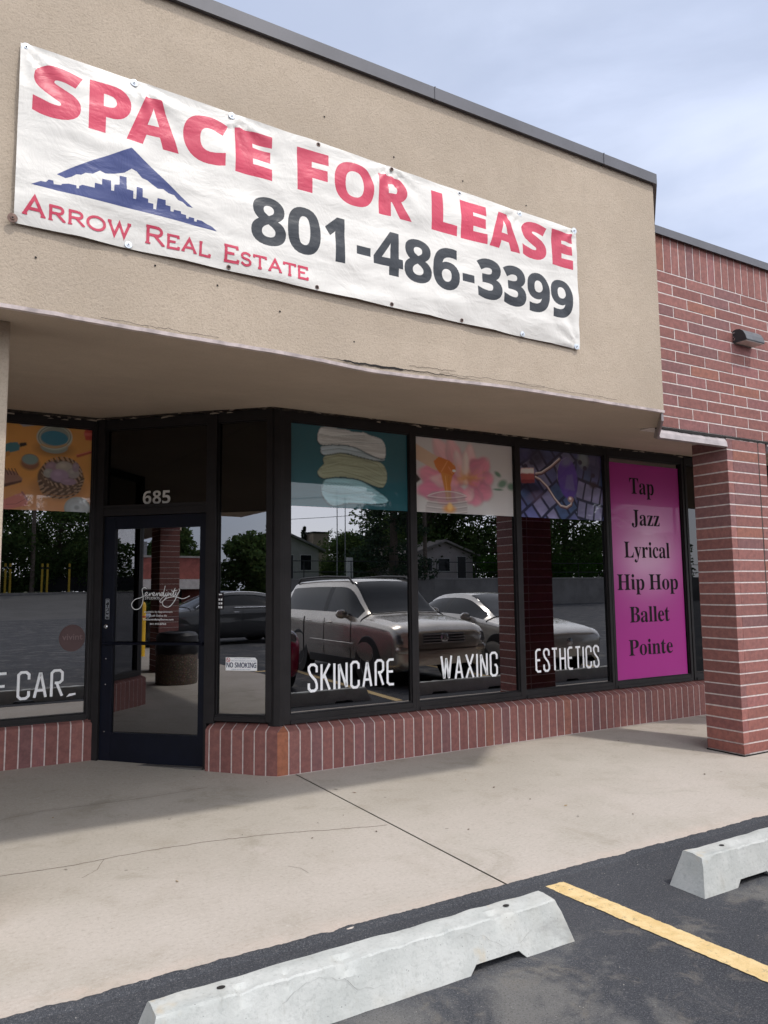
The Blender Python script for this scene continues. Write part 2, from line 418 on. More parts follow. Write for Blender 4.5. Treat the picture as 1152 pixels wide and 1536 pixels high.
GLYPH = {"bS":[[248,-10,175,-5,108,9,46,33,46,174,152,134,188,123,224,117,260,115,294,117,320,125,340,137,353,152,360,170,363,191,359,216,345,238,323,256,224,308,170,336,115,377,98,395,83,415,71,437,62,462,56,490,54,521,61,580,83,630,119,671,168,700,227,718,296,724,333,723,368,718,403,711,508,674,459,556,371,587,291,598,265,596,243,589,225,578,212,563,205,546,202,526,206,502,217,482,236,466,337,412,431,359,454,338,474,316,490,292,502,265,509,233,511,198,503,139,481,88,443,47,390,15,326,-4]],"bP":[[90,0,90,714,318,714,402,707,469,688,520,655,555,610,576,555,583,491,580,451,571,412,557,375,536,341,507,311,471,287,425,269,371,258,306,254,241,254,241,0],[241,378,291,378,331,381,365,389,393,404,413,424,426,452,430,486,417,544,377,578,310,590,241,590]],"bA":[[0,0,252,717,437,717,690,0,527,0,475,170,215,170,163,0],[253,297,439,297,386,463,374,506,358,559,345,606,332,557,316,501,304,463]],"bC":[[379,-10,310,-5,249,10,198,36,154,70,119,113,92,164,73,222,62,286,58,356,62,425,75,489,97,547,127,598,165,642,211,677,264,703,325,719,393,724,428,723,464,718,500,711,602,674,553,551,473,584,446,592,419,596,393,598,340,591,295,569,260,533,234,484,219,425,214,355,219,285,233,226,257,179,291,144,336,123,393,116,481,126,575,154,575,27,482,-1]],"bE":[[90,0,90,714,501,714,501,590,241,590,241,433,483,433,483,309,241,309,241,125,501,125,501,0]],"bF":[[90,0,90,714,499,714,499,590,239,590,239,406,481,406,481,282,239,282,239,0]],"bO":[[398,-10,325,-5,261,10,207,36,161,71,123,114,95,165,74,223,62,288,58,359,62,430,74,494,95,552,123,603,160,645,207,680,261,705,326,720,399,725,472,720,535,705,590,680,636,645,673,602,702,552,722,493,734,429,738,358,734,287,722,223,702,165,673,114,636,71,590,36,535,10,471,-5],[398,117,457,124,503,146,537,182,560,230,574,289,579,358,574,428,560,487,537,535,503,571,457,592,399,599,341,592,295,571,260,535,236,487,222,428,217,358,222,289,236,230,260,182,294,146,340,124]],"bR":[[90,0,90,714,298,714,387,708,459,690,514,661,552,620,575,566,583,500,581,469,575,440,565,415,551,391,535,371,516,353,450,311,660,0,492,0,322,274,241,274,241,0],[241,397,290,397,335,400,371,408,398,422,416,441,426,466,430,496,426,527,415,551,396,569,368,580,332,588,287,590,241,590]],"bL":[[90,0,90,714,241,714,241,125,531,125,531,0]],"b8":[[286,-10,212,-4,150,13,101,41,64,79,42,126,35,181,39,227,53,267,75,300,104,328,136,352,172,373,142,394,114,419,91,446,72,476,61,512,57,552,61,588,71,620,89,647,113,670,141,689,174,704,209,715,247,721,286,723,326,721,364,715,400,704,432,689,459,670,483,647,500,619,511,587,514,551,510,511,498,476,478,446,451,419,421,397,386,377,459,331,480,312,499,291,515,269,526,243,534,216,536,185,532,147,522,113,505,82,481,55,451,32,417,14,377,1,333,-7],[286,440,346,479,360,495,369,516,372,540,369,562,361,580,348,594,330,605,309,611,285,613,262,611,241,605,224,594,210,580,202,562,199,540,202,517,211,497,225,480],[284,101,318,104,346,112,368,125,384,143,393,164,396,189,394,206,389,222,380,237,341,274,292,304,279,311,250,296,225,279,204,260,188,239,178,216,175,190,178,166,187,144,203,126,224,112,251,104]],"b0":[[285,-10,207,1,144,33,96,88,74,129,58,177,46,231,38,291,36,357,39,431,47,497,60,555,79,605,106,647,139,681,180,705,228,720,285,725,363,714,426,682,474,628,496,586,513,538,525,484,533,424,535,357,532,284,524,218,511,160,491,110,465,68,432,34,391,10,342,-5],[285,112,319,119,345,139,363,173,375,221,383,282,385,357,383,432,375,493,363,541,345,575,319,596,285,603,251,596,225,575,207,541,195,493,188,432,186,357,188,282,195,221,207,174,225,139,251,119]],"b1":[[262,0,262,413,264,481,266,555,245,534,214,506,132,440,59,531,289,714,413,714,413,0]],"b4":[[322,0,322,148,17,148,17,253,330,714,469,714,469,265,555,265,555,148,469,148,469,0],[150,265,322,265,322,386,323,442,326,504,328,541,324,541,305,502,281,463]],"b6":[[296,-10,249,-6,205,5,164,24,127,50,96,84,70,127,51,177,39,236,35,303,44,425,52,464,62,502,76,539,92,573,113,605,139,634,168,659,202,681,242,699,286,712,337,719,393,722,442,721,489,715,489,594,448,602,403,604,348,601,302,592,266,576,236,555,214,529,197,498,186,462,178,423,174,381,180,381,195,403,214,423,238,440,265,453,298,461,335,464,393,457,443,438,484,405,515,360,533,305,539,238,532,166,510,106,474,56,425,19,366,-3],[293,111,321,114,345,125,365,142,381,166,390,197,393,236,390,268,382,296,369,318,350,335,326,345,296,348,275,346,256,342,238,334,223,323,210,310,199,296,191,281,187,265,185,249,186,227,190,206,197,185,206,165,219,147,234,132,251,120,271,113]],"b3":[[244,-10,170,-6,101,7,38,29,38,157,135,122,228,110,277,113,314,122,342,138,360,159,370,186,374,217,372,236,367,253,359,268,347,280,329,290,307,299,278,304,243,308,202,309,148,309,148,425,203,425,244,426,277,431,304,438,324,447,340,458,351,472,357,487,362,503,363,521,360,544,353,564,340,581,320,592,294,600,261,602,229,600,199,594,173,585,109,550,39,654,69,673,101,690,138,704,178,715,222,722,272,724,340,719,398,704,447,680,482,646,504,604,511,554,506,508,491,469,467,436,435,410,398,390,357,376,357,373,410,363,453,345,488,321,512,290,527,252,532,208,529,168,518,131,502,97,478,66,446,40,408,19,361,3,307,-7]],"b9":[[178,-10,129,-9,82,-3,82,118,124,111,168,108,223,111,269,121,306,137,335,158,357,184,374,215,385,250,393,289,397,331,391,331,376,309,357,289,336,272,309,259,275,251,233,248,176,255,128,274,87,307,56,352,38,407,32,474,39,546,61,606,98,656,146,693,206,715,275,722,322,718,366,707,407,689,444,662,475,628,501,586,520,535,532,476,536,409,527,288,520,248,509,210,496,174,479,139,458,108,433,79,403,53,369,31,330,14,285,0,234,-7],[275,364,297,366,316,371,334,379,349,390,362,402,372,417,380,432,384,447,386,463,374,528,365,548,353,566,338,581,321,592,301,599,278,601,250,598,226,588,206,571,190,547,181,515,178,476,181,444,189,416,202,394,221,377,245,367]],"b5":[[241,-10,136,0,104,8,75,17,49,29,49,159,138,127,172,119,205,115,236,113,277,116,311,125,339,141,358,162,370,191,374,226,358,286,310,322,231,334,173,329,123,318,63,350,90,714,477,714,477,586,222,586,209,446,246,453,300,456,342,453,380,445,416,431,448,412,474,387,497,358,513,323,523,284,526,239,518,167,494,106,454,57,398,20,327,-3]],"bN":[[90,0,90,714,281,714,591,179,594,179,589,278,587,376,587,714,723,714,723,0,531,0,220,540,216,540,223,438,225,336,225,0]],"bM":[[90,0,90,714,296,714,465,168,468,168,647,714,853,714,853,0,712,0,712,338,714,416,717,500,719,559,715,559,531,0,392,0,220,560,216,560,220,500,224,415,225,332,225,0]],"bK":[[90,0,90,714,241,714,241,387,270,430,301,471,494,714,662,714,413,398,664,0,492,0,305,301,241,255,241,0]],"bI":[[32,0,32,86,119,126,119,588,32,628,32,714,357,714,357,628,270,588,270,126,357,86,357,0]],"bG":[[390,-10,329,-6,274,5,225,24,181,50,144,84,113,125,89,173,72,228,61,289,58,358,63,429,77,494,102,552,135,603,177,645,228,679,287,704,355,719,431,724,469,723,506,719,543,712,643,680,593,559,518,587,430,598,388,595,350,585,316,568,286,545,261,517,241,484,226,445,217,402,214,355,216,310,222,269,233,231,248,198,268,169,293,147,323,130,359,119,400,116,455,119,496,126,496,275,361,275,361,401,644,401,644,31,528,1,485,-5,440,-9]],"sT":[[137,0,137,26,169,28,194,35,212,46,223,63,230,88,232,120,232,645,222,645,173,640,131,625,97,601,71,567,53,524,43,473,16,473,16,678,611,678,611,472,586,472,573,534,548,583,511,617,462,638,400,645,392,645,392,120,394,87,401,62,412,45,429,34,454,28,488,26,488,0]],"sa":[[379,-15,337,-8,310,15,298,52,250,16,198,-6,142,-13,110,-10,82,0,60,17,43,39,33,65,30,94,37,135,59,172,95,203,146,230,213,257,296,283,296,359,294,384,288,405,278,421,264,431,244,438,220,440,184,436,162,426,155,408,169,382,177,369,181,356,183,344,181,327,174,313,164,301,149,291,133,286,115,284,96,286,80,292,67,303,57,316,51,333,49,352,52,375,60,395,73,415,92,432,114,446,141,458,171,467,205,472,241,474,305,470,356,457,392,435,416,404,431,363,436,313,436,93,439,59,453,51,477,62,490,41,456,10,419,-9],[225,50,259,61,296,94,296,252,229,225,189,183,176,125,181,83,198,58]],"sp":[[26,-207,26,-184,60,-175,75,-150,78,-95,78,362,77,389,74,409,69,422,61,429,47,435,29,439,29,462,213,462,213,391,247,438,291,466,343,475,377,472,408,461,436,444,461,421,482,393,499,360,511,322,519,282,521,238,518,191,511,148,498,108,481,72,459,42,434,18,404,-1,373,-11,338,-15,292,-8,253,13,220,48,220,-86,226,-147,231,-159,239,-169,249,-175,294,-183,294,-207],[291,42,319,47,340,62,356,88,367,125,374,172,376,230,374,286,368,332,359,369,345,394,324,409,296,414,267,407,242,386,220,350,220,102,238,69,262,49]],"sJ":[[162,-97,131,-95,103,-89,77,-80,53,-67,33,-52,17,-33,5,-12,-3,10,-5,34,-3,56,4,75,16,91,31,102,48,109,66,111,86,109,103,103,118,92,129,78,136,61,138,41,126,-2,114,-29,119,-46,133,-57,156,-60,178,-57,195,-50,207,-37,214,-19,219,4,220,32,220,546,212,609,205,622,195,633,182,641,118,653,118,678,468,678,468,653,412,642,401,634,392,624,387,612,380,546,380,132,371,50,345,-15,302,-60,240,-88]],"sz":[[19,0,19,21,250,428,191,428,157,425,129,418,108,405,90,385,76,357,65,322,39,322,47,462,409,462,409,433,187,37,227,37,270,40,305,49,332,65,353,88,372,120,387,160,411,160,399,0]],"sL":[[23,0,23,26,54,29,77,36,93,47,103,64,109,88,111,120,111,564,109,594,103,617,93,633,77,643,54,650,24,653,24,678,372,678,372,653,310,646,297,640,287,631,280,620,271,564,271,123,276,70,281,59,288,52,298,47,348,41,393,43,434,49,469,59,499,74,526,93,551,119,572,149,591,187,609,230,636,230,598,0]],"sy":[[78,-209,54,-206,33,-199,15,-186,1,-169,-7,-149,-10,-125,-8,-108,-2,-93,7,-79,20,-68,35,-61,53,-59,69,-61,83,-65,95,-73,104,-84,109,-97,111,-113,111,-121,110,-130,112,-139,118,-145,128,-147,140,-143,154,-131,170,-110,193,-66,209,-7,54,373,37,410,23,428,-5,437,-7,437,-7,462,241,462,241,437,202,431,196,426,192,419,191,409,193,397,198,382,276,177,343,359,352,387,354,408,353,418,348,426,342,431,302,437,302,462,446,462,446,437,433,435,422,429,413,418,386,361,241,-36,193,-143,176,-165,160,-182,142,-195,123,-203,102,-207]],"sr":[[27,0,27,24,45,26,58,31,68,38,73,48,77,63,78,83,78,375,77,397,74,414,69,425,61,431,48,435,30,437,31,462,217,462,217,375,235,405,256,429,279,449,302,463,325,471,347,474,373,472,394,464,410,453,422,437,429,418,431,396,429,378,423,362,414,349,401,339,386,333,369,331,353,332,340,337,331,344,308,372,301,380,292,385,281,387,267,384,254,375,241,360,230,339,224,315,222,286,222,83,224,63,228,48,237,38,249,31,269,26,294,24,294,0]],"si":[[150,539,130,541,112,549,97,561,85,576,77,594,75,614,77,634,85,652,97,668,112,680,130,688,150,690,170,688,188,680,204,668,215,652,223,634,225,614,223,594,215,576,203,561,187,549,170,541],[27,0,27,24,45,26,58,31,68,38,73,48,77,63,78,83,78,375,77,397,74,413,70,424,61,431,48,435,30,437,31,462,221,462,221,83,222,64,225,50,230,39,238,32,251,27,268,24,268,0]],"sc":[[232,-15,195,-12,161,-1,129,16,100,39,76,68,56,101,41,139,32,179,29,223,32,270,43,313,60,353,82,388,110,417,143,442,179,460,218,471,260,475,305,472,342,461,373,444,395,421,409,395,413,365,411,348,406,333,397,321,384,311,369,306,352,304,319,312,299,335,292,373,293,389,294,404,289,425,275,438,252,442,205,424,176,370,167,279,171,212,183,157,204,114,232,82,265,63,304,57,339,63,372,79,404,107,424,90,369,32,305,-3]],"sl":[[27,0,27,24,45,26,58,31,68,38,73,48,77,63,78,83,78,592,70,639,62,647,49,652,30,654,30,678,221,678,221,83,222,64,225,50,230,39,238,32,251,27,268,24,268,0]],"sH":[[23,0,23,26,54,29,77,36,93,47,103,64,109,88,111,120,111,564,109,593,103,615,93,631,77,642,54,649,24,653,24,678,360,678,360,653,304,643,293,637,284,629,278,618,271,564,271,373,509,373,509,564,502,618,497,629,488,637,477,643,420,653,420,678,755,678,755,653,724,649,701,642,686,632,677,616,671,594,669,564,669,120,671,90,677,66,687,49,702,37,725,29,755,26,755,0,420,0,420,26,450,29,474,36,490,46,501,62,507,86,509,120,509,329,271,329,271,120,273,88,279,64,289,47,305,36,329,29,360,26,360,0]],"so":[[251,-15,209,-11,170,-1,135,17,103,41,77,70,56,105,40,143,31,185,28,229,31,275,40,317,56,356,77,390,103,419,135,443,170,460,208,471,250,474,292,471,330,460,365,443,396,420,422,391,444,357,459,318,469,276,472,229,469,183,459,141,444,102,422,68,396,39,366,16,331,-1,293,-12],[251,17,276,22,296,35,311,58,324,121,327,229,325,307,319,365,309,403,295,426,275,440,251,445,225,440,205,426,191,403,182,365,176,307,174,230,178,122,191,58,206,35,226,22]],"sB":[[24,0,24,26,54,29,77,37,93,48,103,65,109,90,111,122,111,549,103,614,96,627,87,637,76,645,23,653,23,678,328,678,422,672,496,653,548,622,580,578,590,522,572,450,518,399,427,368,498,349,552,323,592,288,615,246,623,196,615,139,592,90,553,52,499,23,433,6,354,0],[271,375,280,375,328,378,365,389,392,406,410,431,420,467,424,514,421,555,414,589,401,614,382,632,356,642,322,646,302,645,288,640,280,633,275,621,272,604,271,582],[330,36,369,40,400,52,422,73,436,103,445,142,448,191,444,241,432,280,413,309,384,328,344,340,294,344,271,344,271,97,272,77,277,61,284,50,294,42,310,38]],"se":[[229,-15,192,-12,157,-1,126,16,98,39,74,68,55,102,41,142,32,186,29,234,32,279,41,320,56,358,76,391,101,420,130,443,162,460,197,471,234,474,287,468,333,449,371,417,399,374,415,321,421,258,421,247,174,247,189,145,230,83,297,63,335,70,370,92,402,128,424,108,370,40,305,-1],[173,286,300,286,300,320,299,358,294,389,288,413,277,429,261,439,240,442,203,427,180,380,173,303]],"st":[[184,-14,148,-11,119,-1,98,16,84,39,75,69,72,106,72,415,30,415,30,446,131,550,192,631,215,631,215,462,309,462,309,415,215,415,215,122,223,76,229,67,238,62,250,60,272,66,291,83,307,111,331,98,294,36,245,-2]],"sP":[[23,0,23,26,54,29,77,36,93,47,103,64,109,88,111,120,111,564,109,593,103,615,93,631,77,642,54,649,24,653,24,678,318,678,395,675,456,668,500,655,532,638,558,617,580,592,596,563,606,530,609,494,602,441,581,396,546,358,497,329,435,312,360,306,271,306,271,120,273,88,279,64,289,47,305,36,329,29,360,26,360,0],[271,342,300,342,345,346,379,357,405,376,421,404,432,442,435,490,432,537,424,576,410,605,388,626,359,638,322,642,304,641,291,637,282,631,276,622,272,609,271,593]],"sn":[[27,0,27,24,44,26,58,31,67,38,73,49,77,64,78,83,78,377,77,396,74,411,68,423,59,431,46,436,28,438,28,462,220,462,220,398,260,440,308,466,362,474,434,456,478,403,492,315,492,83,493,64,496,49,502,39,511,31,524,26,541,24,541,0,301,0,301,24,308,24,331,31,345,50,350,83,350,323,341,384,333,395,320,402,302,404,272,398,245,380,220,350,220,83,221,64,224,49,230,39,238,31,251,26,268,24,268,0]]}
def glyph_tris(key):
    """outline loops of one letter -> flat vertices and triangles, in em units"""
    loops = [[Vector((L[i] / 1000.0, L[i + 1] / 1000.0, 0)) for i in range(0, len(L), 2)] for L in GLYPH[key]]
    tris = geometry.tessellate_polygon(loops)
    flat = [p for L in loops for p in L]
    return flat, tris
def glyph_box(key):
    xs = [L[i] for L in GLYPH[key] for i in range(0, len(L), 2)]; ys = [L[i] for L in GLYPH[key] for i in range(1, len(L), 2)]
    return min(xs) / 1000, max(xs) / 1000, min(ys) / 1000, max(ys) / 1000

def put_text(mb, text, style, place, x0, x1, z0, z1, gap=.09, space=.30, mat=0):
    """letters of an outline alphabet fitted in x0..x1; z0 = baseline, z1 = cap height. place(x, z) -> point"""
    w = 0; items = []
    cap = glyph_box('bE' if style == 'b' else 'sH')[3]
    for ch in text:
        if ch == ' ': w += space; continue
        b = glyph_box(style + ch); items.append((ch, w - b[0])); w += b[1] - b[0] + gap
    w -= gap
    sx = (x1 - x0) / w; sz = (z1 - z0) / cap
    for ch, ox in items:
        flat, tris = glyph_tris(style + ch)
        mb.add([place(x0 + (p.x + ox) * sx, z0 + p.y * sz) for p in flat], tris, mat)

def small_text(mb, text, place, x0, x1, z0, z1, mat=0, off=0.0):
    """small print in the built-in face, fitted in a box"""
    c = bpy.data.curves.new('t', 'FONT'); c.body = text; c.resolution_u = 2; c.offset = off
    o = bpy.data.objects.new('t', c); COLL.objects.link(o)
    bpy.context.view_layer.update()
    me = o.evaluated_get(bpy.context.evaluated_depsgraph_get()).to_mesh()
    vs = [v.co.copy() for v in me.vertices]; fs = [tuple(p.vertices) for p in me.polygons]
    bpy.data.objects.remove(o); bpy.data.curves.remove(c)
    ax = min(v.x for v in vs); bx = max(v.x for v in vs); ay = min(v.y for v in vs); by = max(v.y for v in vs)
    mb.add([place(x0 + (v.x - ax) / (bx - ax) * (x1 - x0), z0 + (v.y - ay) / (by - ay) * (z1 - z0)) for v in vs], fs, mat)

def ribbon(pts, w, closed=False):
    """flat stroke of width w along 2-D points, mitred -> (verts2d, quads)"""
    P = [Vector(p) for p in pts]; n = len(P); L = []; R = []
    for i in range(n):
        if closed: a = P[i - 1]; c = P[(i + 1) % n]
        else: a = P[max(i - 1, 0)]; c = P[min(i + 1, n - 1)]
        d1 = (P[i] - a); d2 = (c - P[i])
        if d1.length < 1e-9: d1 = d2
        if d2.length < 1e-9: d2 = d1
        d1 = d1.normalized(); d2 = d2.normalized()
        n1 = Vector((-d1.y, d1.x)); n2 = Vector((-d2.y, d2.x))
        m = n1 + n2
        if m.length < .2: m = n1
        m.normalize()
        k = w / 2 / max(.35, m.dot(n1))
        L.append(P[i] + m * k); R.append(P[i] - m * k)
    vs = L + R; fs = []
    for i in range(n if closed else n - 1):
        j = (i + 1) % n
        fs.append((i, j, n + j, n + i))
    return vs, fs

def cham(path, r):
    out = [Vector(path[0])]
    for i in range(1, len(path) - 1):
        a, b, c = Vector(path[i - 1]), Vector(path[i]), Vector(path[i + 1])
        d1 = (a - b); d2 = (c - b)
        k1 = min(r, d1.length * .45); k2 = min(r, d2.length * .45)
        out += [b + d1.normalized() * k1, b + d2.normalized() * k2]
    out.append(Vector(path[-1]))
    return out

SIGNFONT = {  # stroke letters of the narrow window lettering: (relative width, strokes in a unit box)
    'S': (1, [[(1, .70), (1, 1), (0, 1), (0, .70), (1, .34), (1, 0), (0, 0), (0, .30)]]),
    'K': (1.05, [[(0, 0), (0, 1)], [(1, 1), (.12, .46)], [(.34, .58), (1, 0)]]),
    'I': (.0, [[(.5, 0), (.5, 1)]]),
    'N': (1, [[(0, 0), (0, 1), (1, 0), (1, 1)]]),
    'C': (1, [[(1, .72), (1, 1), (0, 1), (0, 0), (1, 0), (1, .28)]]),
    'A': (1.1, [[(0, 0), (.5, 1), (1, 0)], [(.22, .27), (.78, .27)]]),
    'R': (1.05, [[(0, 0), (0, 1), (1, 1), (1, .52), (.30, .52)], [(.48, .52), (1, 0)]]),
    'E': (.9, [[(1, 1), (0, 1), (0, 0), (1, 0)], [(0, .52), (.85, .52)]]),
    'F': (.9, [[(1, 1), (0, 1), (0, 0)], [(0, .52), (.85, .52)]]),
    'L': (.9, [[(0, 1), (0, 0), (1, 0)]]),
    'W': (1.55, [[(0, 1), (.27, 0), (.5, .95), (.73, 0), (1, 1)]]),
    'X': (1.15, [[(0, 1), (1, 0)], [(0, 0), (.44, .43)], [(.56, .57), (1, 1)]]),
    'G': (1.05, [[(1, .72), (1, 1), (0, 1), (0, 0), (1, 0), (1, .46), (.62, .46)]]),
    'T': (1, [[(0, 1), (1, 1)], [(.5, .97), (.5, 0)]]),
    'H': (1, [[(0, 0), (0, 1)], [(1, 0), (1, 1)], [(.03, .52), (.97, .52)]]),
}
def sign_text(mb, text, place, x0, x1, z0, z1, w=.0225, gap=.62):
    tot = sum(SIGNFONT[c][0] for c in text) + gap * (len(text) - 1)
    k = (x1 - x0 - w) / tot; x = x0 + w / 2; eps = 0
    for c in text:
        rw, strokes = SIGNFONT[c]
        for st in strokes:
            pts = cham([(x + (p[0] * rw if rw else 0) * k, z0 + w / 2 + p[1] * (z1 - z0 - w)) for p in st], .021)
            vs, fs = ribbon(pts, w)
            eps += 1
            mb.add([place(v.x, v.y, (eps % 3) * .0004) for v in vs], fs)
        x += (rw + gap) * k

# ------------------------------------------------------------------ setting: ground
def jag(x, s=0.0):
    return .014 * noise.noise((x * 3.1, s, 0)) + .010 * noise.noise((x * 11.0, s + 5, 0)) + .006 * noise.noise((x * 37.0, s + 9, 0))

KERB = -2.83
# the pavement: slabs with a tooled joint between them
mb = MB()
def slab(x0, x1, ytop=.05):
    n = max(2, int((x1 - x0) / .03)) if x0 > -1.0 and x1 < 9.5 else max(2, int((x1 - x0) / .25))
    xs = [x0 + (x1 - x0) * i / n for i in range(n + 1)]
    for a, b in zip(xs[:-1], xs[1:]):
        ya, yb = KERB + jag(a), KERB + jag(b)
        ra = .035 + .02 * noise.noise((a * 6, 3, 1)); rb = .035 + .02 * noise.noise((b * 6, 3, 1))
        mb.poly([(a, ya, -.06), (b, yb, -.06), (b, yb + .004, -.014), (a, ya + .004, -.014)])
        mb.poly([(a, ya + .004, -.014), (b, yb + .004, -.014), (b, yb + rb, 0), (a, ya + ra, 0)])
        mb.poly([(a, ya + ra, 0), (b, yb + rb, 0), (b, ytop, 0), (a, ytop, 0)])
slab(-14, -7.5); slab(-7.488, -2.606); slab(-2.594, 2.622); slab(2.634, 7.8); slab(7.812, 14)
# ramped slab in the entrance recess, rising a little to the door
mb.poly([(-2.3, .05, 0), (2.6, .05, 0), (2.6, .30, .012), (-2.3, .30, .012)])
mb.poly([(-2.3, .30, .012), (2.6, .30, .012), (1.5, 1.55, .055), (-1.2, 1.55, .055)])
mb.build('sidewalk', MAT['sidewalk'], kind='structure', fixn=False)
mb = MB()
for x0, x1 in ((-7.502, -7.486), (-2.608, -2.592), (2.620, 2.636), (7.798, 7.814)):
    mb.box(x0, x1, KERB + .02, .045, -.05, -.010)
mb.build('sidewalk_joint', plain('joint_filler', (.105, .085, .07), .95, var=.4, scale=20), kind='structure')
def crack_path(pts, seed, n=14, amp=.018):
    out = []
    for a, b in zip(pts[:-1], pts[1:]):
        for i in range(n):
            t = i / n; x = a[0] + (b[0] - a[0]) * t; y = a[1] + (b[1] - a[1]) * t
            out.append((x, y + amp * noise.noise((x * 7, seed, 0)) + amp * .7 * noise.noise((x * 27, seed, 2))))
    return out
mb = MB()
def crack(pts, seed, w):
    P = crack_path(pts, seed)
    vs, fs = ribbon(P, w)
    n = len(P)
    for i, v in enumerate(vs):      # ragged width
        pass
    mb.add([(v.x, v.y + .0012 * noise.noise((v.x * 60, v.y * 60, seed)), .0012) for v in vs], fs)
crack([(-.2, -1.20), (.32, -1.231), (.694, -1.263), (1.09, -1.245), (1.43, -1.27), (1.924, -1.37), (2.332, -1.516), (2.62, -1.60)], 1, .0065)
crack([(.15, -.10), (.381, -.07), (.62, -.01), (1.044, -.03), (1.429, -.045), (1.9, .0)], 2, .004)
crack([(.86, -1.265), (.80, -1.40), (.70, -1.50)], 3, .003)
crack([(1.74, -1.93), (1.79, -2.0), (1.80, -2.10)], 4, .002)
mb.build('sidewalk_crack', plain('crack_dirt', (.17, .135, .11), .95, var=.4, scale=30), kind='structure', fixn=False)

# asphalt of the parking lot: fine ragged edge against the pavement, then big sheets
mb = MB()
xs = [-14 + i * .25 for i in range(45)] + [-2.75 + i * .02 for i in range(560)] + [8.45 + i * .25 for i in range(23)]
for a, b in zip(xs[:-1], xs[1:]):
    ea = KERB + .010 + jag(a, 20) * 1.5; eb = KERB + .010 + jag(b, 20) * 1.5
    mb.poly([(a, -3.1, -.018), (b, -3.1, -.018), (b, eb, -.012), (a, ea, -.012)])
for y0, y1 in ((-8, -3.1), (-24, -8)):
    mb.poly([(-14, y0, -.018), (xs[-1], y0, -.018), (xs[-1], y1, -.018), (-14, y1, -.018)])
x9 = xs[-1]
mb.poly([(-70, -24, -.018), (-14, -24, -.018), (-14, 6, -.018), (-70, 6, -.018)])
mb.poly([(x9, -24, -.018), (80, -24, -.018), (80, 6, -.018), (x9, 6, -.018)])
mb.poly([(-70, -38, -.018), (80, -38, -.018), (80, -24, -.018), (-70, -24, -.018)])
mb.poly([(12, -44, -.018), (80, -44, -.018), (80, -38, -.018), (12, -38, -.018)])
mb.build('parking_lot', MAT['asphalt'], kind='structure', fixn=False)
# a ragged lip of sealcoat lapping over the rounded edge of the slab
mb = MB()
def slab_z(x, d):
    r_ = .035 + .02 * noise.noise((x * 6, 3, 1))
    return -.014 + .014 * min(1, max(0, d - .004) / max(.005, r_ - .004))
prev = None
for i in range(1200):
    x = -3.0 + i * .0115
    w_ = .042 + .012 * noise.noise((x * 1.7, 40, 0)) + .008 * noise.noise((x * 6.5, 41, 0)) + .007 * noise.noise((x * 23, 42, 0)) + .005 * noise.noise((x * 71, 43, 0))
    if noise.noise((x * 2.3, 44, 0)) > .28: w_ += .045 * (noise.noise((x * 2.3, 44, 0)) - .28) * (1 + noise.noise((x * 31, 45, 0)))
    w_ = max(.024, w_)
    row_ = []
    for k in range(5):
        d = -.012 + (w_ + .012) * k / 4
        row_.append((x, KERB + jag(x) + d, (slab_z(x, d) if d > .004 else -.014) + (.0018 if k == 4 else .0075 if k else -.001)))
    if prev:
        for k in range(4): mb.poly([prev[k], row_[k], row_[k + 1], prev[k + 1]])
    prev = row_
mb.build('tar_lip', MAT['tar'], kind='structure', fixn=False)
# stall lines
def stall_line(x, dx=.092):
    mb = MB()
    n = 420
    for i in range(n):
        y0 = -2.88 - 5.0 * i / n; y1 = -2.88 - 5.0 * (i + 1) / n
        k0 = x - (y0 + 2.88) * .08; k1 = x - (y1 + 2.88) * .08
        j = lambda y, s: .006 * noise.noise((y * 6, s, 0)) + .006 * noise.noise((y * 27, s, 0)) + .005 * noise.noise((y * 75, s, 2))
        mb.poly([(k0 - .064 + j(y0, 1), y0, -.0135), (k1 - .064 + j(y1, 1), y1, -.0135), (k1 + .064 + j(y1, 2), y1, -.0135), (k0 + .064 + j(y0, 2), y0, -.0135)])
    mb.build('parking_line', MAT['yellow'], kind='structure', fixn=False)
for x in (2.868, 5.57, 8.27, 10.97, .17, -2.53, -5.23):
    stall_line(x)
# wide ground out to the horizon
mb = MB()
mb.poly([(-900, -900, -.35), (900, -900, -.35), (900, 900, -.35), (-900, 900, -.35)])
mb.build('ground', plain('dry_ground', (.16, .15, .10), .95, var=.3, scale=.05), kind='structure')
# the street climbs away from the lot, a grassed terrace lies behind the retaining wall
mb = MB()
N = 16
for i in range(N):
    def zz(t): return -.018 + 1.35 * (t * t * (3 - 2 * t))
    y0, y1 = -38 - 20 * i / N, -38 - 20 * (i + 1) / N
    mb.poly([(-70, y0, zz(i / N)), (12, y0, zz(i / N)), (12, y1, zz((i + 1) / N)), (-70, y1, zz((i + 1) / N))])
mb.build('street', plain('street_asphalt', (.085, .083, .08), .9, var=.15, scale=.6), kind='structure', fixn=False)
mb = MB()
mb.box(-70, 12, -60, -58, 0, 1.48)
mb.build('street_kerb', plain('kerb_concrete', (.34, .31, .27), .9, var=.15, scale=2), kind='structure')
mb = MB()
mb.poly([(-90, -130, 1.55), (12, -130, 1.55), (12, -60, 1.45), (-90, -60, 1.45)])
mb.build('verge', plain('verge_soil', (.10, .11, .05), .95, var=.3, scale=.5), kind='structure', fixn=False)
mb = MB()
mb.poly([(12, -44.4, 2.2), (110, -44.4, 2.2), (110, -52, 2.45), (12, -52, 2.45)])
mb.poly([(12, -52, 2.45), (110, -52, 2.45), (110, -140, 2.9), (12, -140, 2.9)])
mb.build('lawn', plain('mown_lawn', (.075, .145, .028), .95, var=.3, scale=1.2), kind='structure', fixn=False)
